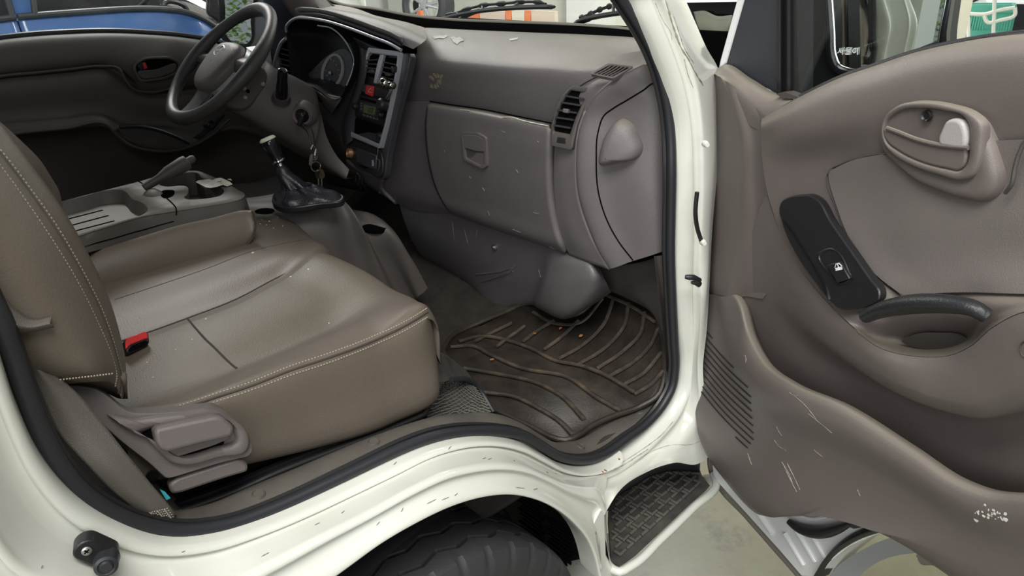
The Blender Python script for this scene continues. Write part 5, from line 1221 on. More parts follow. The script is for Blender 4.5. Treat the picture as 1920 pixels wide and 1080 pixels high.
# ================================================================== open passenger door
door = thing('passenger_door', 'open passenger door with taupe inner trim on the right', 'door', D(1500, 1080, 0) + V((0, 0, 0)))
T = TAUPE_D; dusty(T, dust=(.24, .215, .175), lo=.35, hi=.9, amount=.75)
trim_rows_C = [
 DL(.050, [(1428, 222), (1497, 183), (1580, 144), (1647, 121), (1713, 99), (1780, 83), (1847, 71), (1920, 63), (2010, 57)]),
 DL(.066, [(1428, 226), (1499, 190), (1580, 152), (1648, 129), (1714, 107), (1780, 91), (1848, 80), (1920, 72), (2010, 67)]),
 DL(.080, [(1427, 236), (1502, 208), (1582, 176), (1650, 153), (1716, 133), (1782, 118), (1850, 107), (1920, 100), (2010, 95)]),
 DL(.086, [(1427, 262, .075), (1505, 248), (1590, 228), (1660, 208), (1722, 193), (1790, 182), (1860, 175), (1920, 172), (2010, 170)]),
 DL(.080, [(1431, 315, .072), (1500, 305, .068), (1580, 288, .070), (1650, 270), (1722, 262), (1790, 258), (1860, 255), (1920, 252), (2010, 250)]),
 DL(.074, [(1440, 365, .072), (1505, 352, .070), (1580, 340, .070), (1650, 330), (1722, 325), (1790, 320), (1860, 316), (1920, 314), (2010, 312)]),
 DL(.076, [(1460, 427, .078), (1518, 412, .080), (1590, 395, .072), (1660, 385), (1730, 380), (1800, 376), (1860, 374), (1920, 372), (2010, 370)]),
 DL(.082, [(1497, 500, .090), (1560, 488, .098), (1640, 474, .076), (1700, 468), (1760, 464), (1820, 462), (1870, 460), (1920, 458), (2010, 456)]),
 DL(.090, [(1563, 580, .110), (1620, 566, .116), (1692, 553, .090), (1740, 548, .088), (1790, 546, .088), (1830, 548, .090), (1875, 552, .096), (1920, 556, .10), (2010, 552)]),
 DL(.130, [(1590, 604, .124), (1622, 600, .118), (1660, 600, .100), (1710, 592, .092), (1765, 592, .092), (1815, 598, .10), (1862, 578, .115), (1915, 568, .122), (2010, 562)]),
 DL(.100, [(1604, 617, .132), (1640, 628, .10), (1680, 635, .072), (1715, 640, .066), (1760, 640, .066), (1805, 632, .074), (1850, 605, .115), (1912, 580, .134), (2010, 572, .135)]),
 DL(.140, [(1610, 624, .136), (1650, 652, .138), (1690, 664, .135), (1722, 668, .134), (1775, 667, .135), (1820, 648, .14), (1860, 614, .143), (1914, 586, .145), (2010, 578, .145)])]
for r_ in trim_rows_C: r_.append(r_[-1] + DD * .26 - V((0, 0, .01)))
mainp = loft(trim_rows_C, 104, 5)
trim = obj('door_trim', mainp, T, door, label='taupe moulded upper door trim', sharp=80)
sillp = spl(DL(.050, [(1428, 222), (1497, 182), (1580, 143), (1647, 120), (1713, 98), (1780, 82), (1847, 70), (1920, 62), (2010, 56)]), 60)
obj('sill_edge', loft([sillp, [p - DN * .05 + V((0, 0, .001)) for p in sillp]], 60, 2), T, trim)
# front flank and valley
flank = [DL(-.005, [(1330, 137), (1323, 167), (1320, 267), (1317, 360), (1315, 450), (1313, 543), (1340, 565)]),
         DL(.030, [(1345, 140), (1344, 190), (1346, 267), (1344, 360), (1342, 450), (1334, 548), (1352, 572)]),
         DL(.052, [(1356, 150), (1372, 200), (1388, 267), (1390, 360), (1386, 430), (1372, 500), (1360, 570)])]
fl_ = obj('front_flank', loft(flank, 50, 6), TAUPE_DK if False else T, door)
val = [flank[2], DL(.056, [(1366, 155), (1382, 205), (1397, 267), (1399, 360), (1396, 440), (1386, 510), (1368, 566)]), DL(.050, [(1392, 175), (1406, 220), (1415, 270), (1418, 360), (1424, 440), (1418, 520), (1380, 560)]), DL(.058, [(1436, 224), (1436, 240), (1436, 280), (1445, 365), (1466, 427), (1484, 480), (1430, 560)])]
obj('front_valley', loft(val, 50, 6, even=False), T, door, sharp=80)
shelf = [DL(.0, [(1332, 137), (1360, 121), (1410, 148), (1460, 176), (1497, 181)]), DL(.04, [(1345, 142), (1370, 140), (1410, 165), (1445, 186), (1490, 184)]), DL(.054, [(1354, 150), (1383, 175), (1406, 198), (1430, 220), (1480, 200)]), DL(.052, [(1360, 168), (1380, 200), (1400, 230), (1430, 245), (1470, 225)])]
obj('corner_shelf', loft(shelf, 30, 6), T, door)
# finger scallop in the flank
b_, a_, n_ = axes(DN)
sc_o = [(1352, 240), (1362, 250), (1368, 275), (1367, 315), (1358, 335), (1342, 330), (1340, 300), (1345, 260)]
bm = loft([spl(DL(.047, sc_o), 40, True, ) + [D(1352, 240, .047)], shrink(spl(DL(.043, sc_o), 40, True), .75) + [shrink(spl(DL(.043, sc_o), 40, True), .75)[0]], shrink(spl(DL(.036, sc_o), 40, True), .1) + [shrink(spl(DL(.036, sc_o), 40, True), .1)[0]]], 41, 4, even=False)
# armrest underside, pocket
under = [
 DL(.062, [(1437, 365, .064), (1460, 427, .074), (1497, 500, .090), (1563, 580, .112), (1604, 618, .132), (1650, 653, .138), (1690, 665, .136), (1722, 669, .135), (1775, 668, .136), (1820, 650, .141), (1860, 616, .144), (1914, 588, .146), (2010, 580, .146)]),
 DL(.13, [(1425, 390, .060), (1452, 455, .074), (1490, 525, .092), (1552, 598, .114), (1600, 640, .134), (1648, 672, .142), (1700, 692, .143), (1745, 700, .143), (1800, 698, .146), (1850, 672, .150), (1890, 640, .153), (1930, 620, .155), (2010, 610, .155)]),
 DL(.13, [(1412, 430, .054), (1440, 500, .066), (1480, 560, .084), (1535, 618, .104), (1590, 662, .126), (1650, 702, .138), (1715, 735, .143), (1775, 755, .145), (1830, 762, .150), (1880, 750, .154), (1920, 735, .157), (1960, 720, .158), (2010, 712, .158)]),
 DL(.10, [(1402, 470, .050), (1428, 540, .056), (1466, 602, .058), (1515, 650, .052), (1575, 690, .048), (1645, 728, .046), (1715, 762, .048), (1780, 788, .052), (1840, 800, .058), (1890, 800, .064), (1930, 796, .068), (1970, 792, .07), (2010, 788, .07)]),
 DL(.045, [(1392, 510, .046), (1418, 580, .046), (1455, 645, .044), (1500, 695, .044), (1560, 738, .046), (1640, 780, .05), (1715, 818, .055), (1785, 850, .06), (1845, 875, .065), (1895, 890, .07), (1935, 898, .07), (1975, 900, .07), (2010, 900, .07)]),
 DL(.035, [(1380, 556, .044), (1405, 635, .036), (1440, 705, .03), (1490, 752, .028), (1560, 800, .028), (1640, 850, .028), (1715, 895, .03), (1785, 930, .03), (1845, 950, .03), (1895, 960, .03), (1935, 965, .03), (1975, 965, .03), (2010, 965, .03)])]
for r_ in under: r_.append(r_[-1] + DD * .26)
obj('armrest_underside', loft(under, 92, 6, even=False), T, door, label='armrest underside running into the map pocket', sharp=80)
# pocket front wall
rim_px = [(1368, 556, .050), (1378, 553, .056), (1386, 565, .062), (1404, 627, .080), (1433, 680, .098), (1487, 720, .112), (1587, 763, .118), (1713, 843, .120), (1800, 900, .122), (1853, 920, .122), (1920, 927, .122), (2010, 928, .122)]
rim = DL(.1, rim_px)
rimi = [p - DN * .012 + V((0, 0, -.002)) for p in rim]
r1 = DL(.1, [(1355, 556, .048), (1368, 566, .060), (1378, 585, .068), (1396, 637, .087), (1427, 692, .106), (1483, 732, .120), (1584, 776, .126), (1708, 856, .128), (1797, 913, .130), (1851, 934, .130), (1920, 941, .130), (2010, 943, .130)])
rm_ = DL(.1, [(1340, 552, .035), (1348, 600, .045), (1356, 650, .055), (1374, 710, .075), (1410, 770, .098), (1480, 815, .112), (1585, 860, .118), (1700, 925, .120), (1790, 985, .122), (1850, 1015, .122), (1930, 1035, .122), (2010, 1050, .122)])
rb_ = DL(.05, [(1314, 548, .0), (1309, 600, .012), (1306, 680, .020), (1312, 760, .026), (1336, 835, .038), (1378, 892, .050), (1440, 952, .058), (1500, 932, .072), (1560, 928, .078), (1650, 972, .080), (1760, 1050, .08), (1870, 1130, .08)])
for r_ in (rim, rimi, r1, rm_, rb_): r_.append(r_[-1] + DD * .26)
rb2 = [p - DN * .03 + V((0, 0, .002)) for p in rb_]
wall = loft([[p - V((0, 0, .08)) for p in rimi], rimi, rim, r1, rm_, rb_, rb2], 110, 6, even=False)
pocket = obj('map_pocket', wall, T, door, label='taupe map pocket wall with scuffs', sharp=85)
# bottom return of the trim, visible as a wavy underside
wv = DL(.03, [(1436, 952, .05), (1480, 962, .045), (1505, 955, .045), (1540, 936, .05), (1575, 930, .055), (1600, 938, .06)])
wv0 = DL(.06, [(1438, 951, .058), (1475, 943, .065), (1500, 933, .070), (1530, 926, .074), (1560, 927, .076), (1600, 940, .078)])
obj('trim_return', loft([wv0, wv], 30, 4), TAUPE_DK, door, solid=.003)
# speaker grille: slots pressed in the trim in front of the pocket
def gr_in(x, y):
    if y < 735: lo = 1312
    else: lo = 1312 + (y - 735) * .80
    hi = 1312 + (y - 600) * .72 if y < 735 else 1408 + (y - 735) * .08
    if y > 825: hi = 1415 - (y - 825) * .75
    return lo < x < hi
GRM = mat('grille_dark', (.012, .010, .010), .8)
for k in range(27):
    y0 = 520 + k * 12.6; seg = []
    for i in range(90):
        x = 1306 + i * 1.35; y = y0 + (x - 1306) * 1.10 + 6 * math.sin((x - 1306) / 30)
        h = on([pocket], x, y, .0002) if gr_in(x, y) and 603 < y < 852 else None
        if h: seg.append(h[0])
    if len(seg) > 4: obj('speaker_slot', tube(seg, [.0006] + [.0021] * (len(seg) - 2) + [.0006], 6, flat=.5), GRM, pocket)
# fabric insert panel
ins = [(1552, 322), (1580, 307), (1613, 296), (1640, 290), (1660, 290), (1690, 320), (1740, 348), (1800, 372), (1853, 380), (1885, 372), (1915, 300), (2010, 290), (2010, 545), (1920, 546), (1830, 548), (1760, 549), (1692, 556), (1660, 532), (1635, 508), (1608, 472), (1588, 440), (1568, 385), (1552, 340)]
ir = [DL(.0845, [(1552, 322, .079), (1600, 300, .082), (1655, 289), (1750, 275), (1850, 265), (2010, 258)]),
      DL(.083, [(1556, 345, .078), (1610, 335, .080), (1680, 325), (1770, 318), (1860, 312), (2010, 310)]),
      DL(.0830, [(1568, 385, .080), (1620, 375, .080), (1690, 366), (1775, 360), (1862, 356), (2010, 352)]),
      DL(.0860, [(1590, 442, .086), (1640, 430, .084), (1705, 422), (1785, 416), (1866, 412), (2010, 408)]),
      DL(.0880, [(1635, 508, .092), (1680, 500, .088), (1730, 494), (1800, 490), (1870, 487), (2010, 485)]),
      DL(.0960, [(1694, 556, .10), (1730, 552, .098), (1770, 549), (1820, 548), (1880, 550, .102), (2010, 552, .106)])]
insert_p = obj('trim_insert', loft(ir, 50, 6), CLOTH, door, label='grey-taupe padded insert panel')
gpts = onp([insert_p, trim], spl([V((x, y, 0)) for x, y in [(1698, 557), (1670, 541), (1648, 524), (1635, 508), (1608, 472), (1588, 440), (1566, 385), (1552, 345), (1551, 332), (1556, 321), (1580, 307), (1613, 296), (1650, 289), (1664, 289)]], 90), .0)
obj('insert_groove', tube(gpts, .0016, 6), TAUPE_DK, trim)
# handle island + bezel + cup + pull + lever
isl = [(1655, 250), (1662, 225), (1685, 200), (1720, 190), (1780, 194), (1825, 210), (1848, 232), (1850, 265), (1850, 290), (1870, 300), (1905, 262), (1930, 250), (1925, 285), (1908, 300), (1898, 340), (1880, 364), (1853, 377), (1820, 374), (1770, 358), (1720, 335), (1685, 305), (1662, 280)]
isl = [(1655, 250), (1662, 225), (1685, 200), (1720, 189), (1780, 193), (1825, 208), (1850, 225), (1866, 262), (1878, 300), (1885, 335), (1876, 362), (1853, 377), (1820, 374), (1770, 358), (1720, 335), (1685, 305), (1662, 280)]
io_ = spl(DL(.084, isl), 90, True)
bm = loft([[p - DN * .012 for p in io_] + [io_[0] - DN * .012], [p + DN * .002 for p in io_] + [io_[0] + DN * .002], shrink([p + DN * .010 for p in io_], .95) + [shrink([p + DN * .010 for p in io_], .95)[0]], shrink([p + DN * .011 for p in io_], .5) + [shrink([p + DN * .011 for p in io_], .5)[0]], shrink([p + DN * .011 for p in io_], .05) + [shrink([p + DN * .011 for p in io_], .05)[0]]], 91, 4, even=False)
isl_o = obj('handle_island', bm, T, door)
bo = [(1657, 250), (1660, 225), (1687, 198), (1730, 190), (1780, 196), (1827, 213), (1845, 230), (1846, 267), (1840, 305), (1827, 330), (1807, 337), (1763, 327), (1713, 310), (1680, 290), (1662, 268)]
bi = [(1663, 250), (1666, 228), (1692, 207), (1732, 203), (1775, 208), (1810, 218), (1818, 230), (1820, 265), (1814, 308), (1804, 318), (1780, 315), (1730, 302), (1690, 283), (1668, 266)]
BW = .098
hb = obj('handle_bezel', ring(spl(DL(BW, bo), 100, True), spl(DL(BW, bi), 100, True), DN, .008, lip=.006), T, door, label='oval taupe bezel round the inside handle', sharp=80)
obj('handle_cup', slab(spl(DL(BW - .004, bi), 80, True), DN, .004), mat('cup_plastic', (.055, .046, .044), .4, .2, 600), hb)
lev = [(1770, 266), (1776, 240), (1784, 226), (1796, 221), (1813, 227), (1819, 240), (1818, 274), (1785, 274), (1772, 270)]
obj('door_lever', slab(spl(DL(BW, lev), 60, True), DN, .004, back=.010), mat('lever_grey', (.36, .34, .34), .4, .2, 600), hb, bevel=.004, seg=3, label='pale grey worn door lever')
pul = [(1662, 238), (1668, 240), (1685, 248), (1715, 259), (1763, 271), (1816, 276), (1813, 310), (1803, 318), (1780, 315), (1730, 302), (1690, 282), (1668, 264), (1661, 248)]
obj('pull_cup', slab(spl(DL(BW, pul), 80, True), DN, .004, back=.006), T, hb, bevel=.003, seg=3)
obj('pull_lip', tube(spl(DL(BW + .007, [(1663, 240), (1685, 248), (1715, 260), (1763, 272), (1816, 277)]), 40), .003, 8), T, hb)
obj('cup_screw', lathe(D(1739, 217, BW + .001), DN, [(0, .002), (.004, .002), (.006, .004), (.0075, 0)], 20), BLACK, hb)
# switch panel
sp = [(1462, 390), (1466, 378), (1478, 370), (1500, 366), (1520, 366), (1534, 374), (1557, 412), (1597, 470), (1633, 522), (1651, 549), (1650, 562), (1632, 573), (1598, 581), (1576, 580), (1560, 567), (1528, 528), (1494, 478), (1468, 420)]
def SPW(x, y): return .082 + .040 * max(0, min(1, (y - 370) / 210)) + .006
swp = spl([D(x, y, SPW(x, y)) for x, y in sp], 90, True)
spn = (swp[0] - swp[45]).cross(swp[20] - swp[65]).normalized()
if spn.dot(DN) < 0: spn = -spn
sw = obj('switch_panel', slab(swp, DN, .012, back=.002), BLACK, door, bevel=.002, label='black window switch panel')
obj('panel_ridge', tube(spl([D(x, y, SPW(x, y) + .002) for x, y in [(1470, 412), (1482, 425), (1507, 462), (1530, 500), (1550, 540), (1556, 562)]], 40), .0035, 8, flat=.6), BLACKG, sw)
wel = [D(x, y, SPW(x, y) + .0025) for x, y in [(1536, 474), (1545, 468), (1562, 465), (1571, 470), (1592, 505), (1597, 522), (1592, 528), (1572, 532), (1563, 522)]]
obj('switch_well', ring(spl(wel, 60, True), shrink(spl(wel, 60, True), .86), DN, .002, lip=.002), BLACK, sw)
obj('well_floor', slab(shrink(spl([p for p in wel], 50, True), .88), DN, .002), VOID, sw)
bt = obj('window_switch', slab([D(x, y, SPW(x, y) + .006) for x, y in [(1553, 496), (1578, 490), (1596, 522), (1572, 530)]], DN, .004, back=.003), BLACK, sw, bevel=.0015, label='black window switch with white symbol')
ic = D(1572, 501, SPW(1572, 501) + .0105); er = (D(1578, 499, .11) - D(1566, 502, .11)).normalized(); eu = DN.cross(er).normalized()
if eu.z < 0: eu = -eu
bm = bmesh.new()
fr_ = [ic + er * a + eu * b for a, b in [(-.0065, -.004), (-.0065, .001), (-.003, .005), (.003, .005), (.0065, .001), (.0065, -.004)]]
tube(fr_, .0007, 5, closed=True, bm=bm); tube([ic + eu * .005, ic - eu * .004], .0006, 5, bm=bm); slab([ic + er * a + eu * b for a, b in [(-.006, -.0035), (-.006, 0), (.006, 0), (.006, -.0035)]], DN, .0006, bm)
obj('window_symbol', bm, mat('white_print', (.75, .77, .8), .5), bt)
# grab handle
gh = spl(DL(.13, [(1624, 594, .128), (1648, 583, .132), (1690, 573, .136), (1735, 569, .138), (1785, 571, .138), (1830, 580, .134), (1850, 592, .128)]), 40)
obj('grab_handle', tube(gh, [.011 + .005 * math.sin(math.pi * i / 39) for i in range(40)], 16, flat=.8), mat('handle_black', (.018, .019, .021), .4, .4, 300), door, label='black arched grab handle')
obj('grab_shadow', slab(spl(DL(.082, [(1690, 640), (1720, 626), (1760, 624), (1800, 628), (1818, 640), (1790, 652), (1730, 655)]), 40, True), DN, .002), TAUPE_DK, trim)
obj('round_plug', ring(spl(DL(.158, [(1912, 655), (1915, 642), (1922, 638), (1932, 645), (1934, 662), (1926, 673), (1917, 668)]), 40, True), shrink(spl(DL(.158, [(1912, 655), (1915, 642), (1922, 638), (1932, 645), (1934, 662), (1926, 673), (1917, 668)]), 40, True), .85), DN, .004, lip=.001), TAUPE_DK, door)
obj('rear_groove', tube(spl(DL(.098, [(1885, 362, .095), (1897, 345), (1903, 315), (1912, 285), (1925, 262), (1945, 252)]), 30), .0025, 6), TAUPE_DK, trim)
# metal inner panel below the trim, with pressed beads and wheel-arch cut
pan = [(1310, 700), (1328, 830), (1334, 866), (1336, 890), (1345, 905), (1400, 965), (1460, 1032), (1503, 1082), (1532, 1084), (1556, 1052), (1590, 1025), (1640, 1003), (1690, 992), (1740, 996), (1775, 1012), (1880, 1090), (1990, 1180), (2420, 1180), (2420, 320), (1310, 500)]
DPAINT = mat('door_white_paint', (.80, .81, .82), .25, coat=.5)
po_ = DL(.0, pan)
metal = obj('door_metal', slab(po_, DN, .075), DPAINT, door, label='white painted door shell below the trim', bevel=.004, seg=2, sharp=30)
bm = bmesh.new()
for o_ in ((0, 0), (22, -6), (42, -12)): tube(spl(DL(.0, [(1472 + o_[0], 1000 + o_[1]), (1490 + o_[0], 1030 + o_[1]), (1508 + o_[0], 1060 + o_[1])]), 16), .006, 10, bm=bm)
tube(spl(DL(.0, [(1362, 862), (1378, 905), (1415, 950), (1450, 1000)]), 24), .008, 10, bm=bm)
obj('pressed_beads', bm, DPAINT, metal)
obj('edge_strip', tube(spl(DL(-.030, [(1330, 840), (1336, 890), (1346, 908), (1400, 968), (1460, 1036), (1510, 1092)]), 40), .0065, 8), mat('edge_sealer', (.17, .155, .14), .6), metal)
arch = DL(.0, [(1532, 1086), (1556, 1050), (1590, 1022), (1640, 1000), (1690, 990), (1742, 994), (1780, 1010)])
obj('arch_edge_seal', loft([[p + DN * .004 + V((0, 0, .022)) for p in arch], [p + DN * .012 + V((0, 0, .008)) for p in arch], [p + DN * .004 for p in arch], [p - DN * .03 for p in arch]], 50, 5), RUBBER, metal)
obj('arch_flange', loft([DL(-.035, [(1545, 1095), (1570, 1062), (1610, 1035), (1650, 1015), (1692, 1004), (1745, 1010), (1790, 1030)]), DL(-.070, [(1600, 1095), (1625, 1068), (1655, 1050), (1690, 1040), (1740, 1038), (1775, 1045), (1800, 1058)])], 40, 4), mat('flange_grey', (.28, .29, .31), .5), metal)
ds_ = DL(.012, [(1480, 978), (1498, 990), (1520, 997), (1545, 998), (1570, 992), (1600, 980), (1630, 973), (1665, 978), (1700, 990)])
dl = obj('door_weatherstrip', tube(spl(ds_, 60), [.004 + .010 * math.sin(math.pi * min(1, (i + 4) / 40)) if i < 36 else .013 for i in range(60)], 12, flat=.8), RUBBER, door, label='wavy black weatherstrip along the door bottom')
cr_ = DL(.004, [(1490, 962), (1515, 972), (1545, 970), (1580, 956), (1620, 950), (1660, 962)])
obj('pressed_line', tube(spl(cr_, 40), .003, 8), DPAINT, metal)
# scratches and white scuffs on the pocket wall
SCM = mat('pale_scratches', (.30, .275, .25), .7)
random.seed(8)
for q in ([(1456, 800), (1460, 808), (1466, 817)], [(1452, 825), (1460, 836), (1474, 845)], [(1526, 843), (1534, 850), (1543, 857)], [(1470, 872), (1480, 895), (1494, 922)], [(1476, 868), (1488, 892), (1500, 918)], [(1466, 866), (1478, 885), (1486, 905)], [(1490, 742), (1510, 760), (1530, 785)], [(1515, 775), (1540, 795), (1560, 812)], [(1608, 918), (1613, 930)], [(1402, 850), (1410, 872)], [(1480, 735), (1486, 740), (1497, 742)], [(1397, 666), (1399, 674), (1398, 680)]):
    pts = onp([pocket], spl([V((x, y, 0)) for x, y in q], 12), .0002)
    if len(pts) > 3: obj('scratch', tube(pts, [.0003 + .0009 * random.random() for _ in pts], 5, flat=.4), SCM, pocket)
for k in range(34):
    x, y = 1855 + random.gauss(0, 14), 960 + random.gauss(0, 6) + 4; h = on([pocket], x, y, .0003); s = random.uniform(.0006, .0020) * (2 if k < 3 else 1)
    if h: obj('white_fleck', slab([h[0] + b_ * s * math.cos(a) * random.uniform(.5, 1.3) + a_ * s * math.sin(a) * random.uniform(.5, 1.3) for a in [i * 1.05 for i in range(6)]], h[2], .001), PAPER, pocket)
# sail panel, window channel, frame and glass
obj('sail_panel', slab(DL(-.005, [(1362, 121), (1398, -6), (1424, -100), (1460, -100), (1460, 178), (1410, 149)]), DN, .01), mat('navy_black_vinyl', (.020, .023, .032), .5, .2, 700), door, label='black triangular sail panel')
obj('front_frame', slab(DL(-.012, [(1346, 131), (1362, 118), (1400, -20), (1424, -100), (1408, -100), (1384, -10), (1350, 112)]), DN, .03), DPAINT, door, bevel=.003)
for q, m_, w in (([(1456, -100), (1464, -100), (1464, 178), (1456, 176)], BLACKG, .006), ([(1464, -100), (1476, -100), (1476, 180), (1464, 178)], BLACK, -.004), ([(1476, -100), (1482, -100), (1482, 181), (1476, 180)], BLACKG, .004), ([(1482, -100), (1498, -100), (1498, 184), (1482, 181)], BLACK, .0)):
    obj('window_channel', slab(DL(w, q), DN, .03), m_, door)
obj('rubber_lip', slab(DL(.045, [(1455, 176), (1470, 172), (1497, 182), (1490, 186), (1466, 184)]), DN, .02), TAUPE_DK, door)
obj('window_pane', slab(DL(.012, [(1490, -140), (2420, -160), (2420, 60), (2030, 68), (1920, 78), (1780, 98), (1640, 138), (1498, 200)]), DN, .004), GLASS, door, label='clear lowered door window pane')
obj('sill_weatherstrip', tube(spl(DL(.035, [(1497, 184), (1580, 145), (1647, 122), (1713, 100), (1780, 84), (1847, 72), (1920, 64), (2010, 58)]), 50), .005, 8), RUBBER, door)
# door check arm and hinge bolts
chk = thing('door_check_arm', 'black door check strap end on the white front post', 'door check', P(1298, 522, Y=-.83))
bm = tube([P(1285, 519, Y=-.815), P(1292, 520, Y=-.82), P(1300, 520, Y=-.825), P(1312, 526, Y=-.83)], [.004, .0055, .0055, .005], 12)
obj('strap', bm, BLACK, chk)
obj('strap_end', tube([P(1296, 530, Y=-.815), P(1304, 529, Y=-.82), P(1312, 534, Y=-.825)], [.003, .006, .006], 10), BLACK, chk)
bm = bmesh.new()
for x, y in ((1323, 270), (1318, 454)): lathe(P(x, y, Y=-.835), (-.5, -.8, 0), [(0, .008), (.004, .008), (.006, .004), (.006, -.004)], 16, bm)
obj('hinge_bolts', bm, PAINT, door)
obj('hinge_shadow_cable', tube(spl([P(1307, 360, Y=-.83), P(1304, 400, Y=-.83), P(1308, 430, Y=-.83), P(1315, 452, Y=-.832)], 20), .004, 8), BLACK, door)

# ---- outer mirror on the open door
MIRROR_DEG, MIRROR_UP = 26, .01
mi = thing('passenger_door_mirror', 'black outside mirror seen through the open door window', 'mirror', D(1600, 170, -.2))
MNRM = (DN * math.cos(math.radians(MIRROR_DEG)) + DD * math.sin(math.radians(MIRROR_DEG)) + V((0, 0, MIRROR_UP))).normalized()
MPT = D(1650, 70, -.16)
def MO(x, y, d=0): return PP(x, y, MPT + MNRM * d, MNRM)
hs = [(1490, -120), (1500, 60), (1502, 150), (1520, 168), (1560, 172), (1640, 160), (1770, 122), (1778, 60), (1782, -120)]
hn_ = MNRM
obj('mirror_housing', slab(spl([MO(x, y, -.02) for x, y in hs], 90, True), hn_, .07), BLACK, mi, bevel=.012, seg=3)
go = [(1556, -120), (1557, 0), (1561, 60), (1564, 105), (1572, 124), (1590, 131), (1640, 132), (1700, 128), (1752, 110), (1764, 60), (1768, -120)]
gi = [(1560, -120), (1561, 0), (1565, 60), (1568, 103), (1575, 120), (1592, 127), (1640, 128), (1698, 124), (1748, 106), (1760, 60), (1764, -120)]
g2 = [(1545, -120), (1546, 0), (1549, 100), (1556, 125), (1572, 139), (1600, 144), (1660, 142), (1715, 137), (1768, 118), (1776, 60), (1780, -120)]
obj('mirror_surround', ring(spl([MO(x, y, .0) for x, y in g2], 110, True), spl([MO(x, y, .0) for x, y in go], 110, True), hn_, .02, lip=.003), BLACKG, mi)
obj('mirror_rim', ring(spl([MO(x, y, -.002) for x, y in go], 110, True), spl([MO(x, y, -.002) for x, y in gi], 110, True), hn_, .01, lip=.001), CHROME, mi)
mirm = mat('mirror_silver', (.86, .88, .86), .015, metal=1)
gp = spl([MO(x, y, -.003) for x, y in go], 100, True)
obj('mirror_glass', slab(gp, hn_, .003), mirm, mi, label='silvered mirror glass')
er = (MO(1640, 100) - MO(1590, 100)).normalized(); eu = MNRM.cross(er); eu = eu if eu.z > 0 else -eu
obj('mirror_lettering', text_bm('사물이', .0135, MO(1590, 97, .0005), er, eu), mat('etched_white', (.7, .72, .72), .6), mi)
obj('mirror_arm', box(D(1478, 60, -.09), (.10, .06, .05)), BLACK, mi, bevel=.01, seg=3)

# ================================================================== driver door (closed, far side)
dd = thing('driver_door', 'closed driver door with shade-toned grey-brown trim behind the steering wheel', 'door', (-.1, .76, .62))
DT = mat('shaded_door_trim', (.066, .058, .050), .55, .3, 700, var=.15, vscale=4)  # door plastic darkened: the far side's shade is put into the colour
def Yl(v, pts): return L('Y', v, pts)
dr = [Yl(.785, [(-90, 90), (0, 75), (65, 68), (130, 64), (200, 62), (280, 65), (340, 70), (400, 80), (470, 104), (520, 122)]),
      Yl(.755, [(-90, 96), (0, 80), (65, 73), (130, 69), (200, 67), (280, 70), (340, 76), (400, 87), (470, 112), (520, 130)]),
      Yl(.735, [(-90, 112), (0, 98), (65, 90), (130, 86), (200, 85), (280, 88), (340, 96), (400, 108), (470, 130), (520, 145)]),
      Yl(.735, [(-90, 150), (0, 138), (65, 131), (130, 126), (200, 120), (245, 140), (290, 165), (370, 160), (450, 165), (520, 170)]),
      Yl(.752, [(-90, 156), (0, 144), (65, 137), (130, 131), (200, 126), (235, 145), (275, 172), (370, 168), (450, 172), (520, 178)]),
      Yl(.740, [(-90, 164), (0, 150), (65, 143), (130, 137), (195, 133), (228, 160), (265, 182), (370, 180), (450, 182), (520, 190)]),
      Yl(.740, [(-90, 244), (0, 230), (65, 225), (130, 220), (195, 216), (240, 232), (300, 235), (370, 235), (450, 235), (520, 240)]),
      Yl(.705, [(-90, 250), (0, 234), (65, 229), (130, 223), (190, 219), (225, 238), (300, 242), (370, 262), (430, 235), (520, 250)]),
      Yl(.690, [(-90, 268), (0, 250), (65, 244), (130, 239), (200, 236), (232, 258), (300, 282), (360, 272), (430, 240), (520, 260)]),
      Yl(.725, [(-90, 280), (0, 262), (65, 256), (130, 250), (205, 245), (235, 270), (300, 292), (360, 282), (430, 252), (520, 275)]),
      Yl(.735, [(-90, 420), (0, 400), (100, 390), (200, 380), (300, 370), (350, 365), (400, 360), (440, 352), (480, 345), (520, 340)])]
ddt = obj('door_trim', loft(dr, 90, 5, even=False), DT, dd, sharp=80)
obj('door_groove', tube(spl(Yl(.735, [(-60, 156), (0, 143), (70, 136), (130, 130), (190, 124), (222, 128), (235, 148), (250, 166), (280, 173), (320, 166)]), 70), .0075, 8, flat=.6), TAUPE_DK, ddt)
ro_ = spl(Yl(.712, [(250, 122), (262, 112), (300, 106), (325, 108), (338, 118), (336, 132), (318, 145), (285, 152), (262, 152), (254, 140)]), 70, True)
ri_ = spl(Yl(.712, [(255, 124), (265, 116), (300, 111), (322, 113), (333, 121), (331, 130), (315, 140), (285, 147), (265, 147), (258, 138)]), 70, True)
fh = obj('handle_bezel', ring(ro_, ri_, (0, -1, 0), .03, lip=.004), TAUPE_DK, dd)
obj('handle_cup', slab(ri_, (0, -1, 0), .004), VOID, fh)
obj('door_lever', slab(Yl(.708, [(257, 124), (263, 117), (273, 116), (276, 130), (265, 133)]), (0, -1, 0), .006), BLACK, fh, bevel=.003)
obj('lock_mark', slab(Yl(.705, [(268, 119), (273, 118), (277, 128), (271, 130)]), (0, -1, 0), .003), RED, fh, bevel=.001, label='red lock mark')
obj('pull_cup', slab(spl(Yl(.708, [(258, 136), (290, 131), (332, 122), (330, 131), (312, 141), (285, 147), (266, 147)]), 40, True), (0, -1, 0), .006), TAUPE_DK, fh, bevel=.002)
obj('armrest_edge', tube(spl(Yl(.688, [(-40, 262), (30, 250), (120, 241), (203, 235), (215, 248), (240, 270), (290, 283), (340, 280), (390, 258), (430, 224)]), 60), .005, 8), DT, dd)
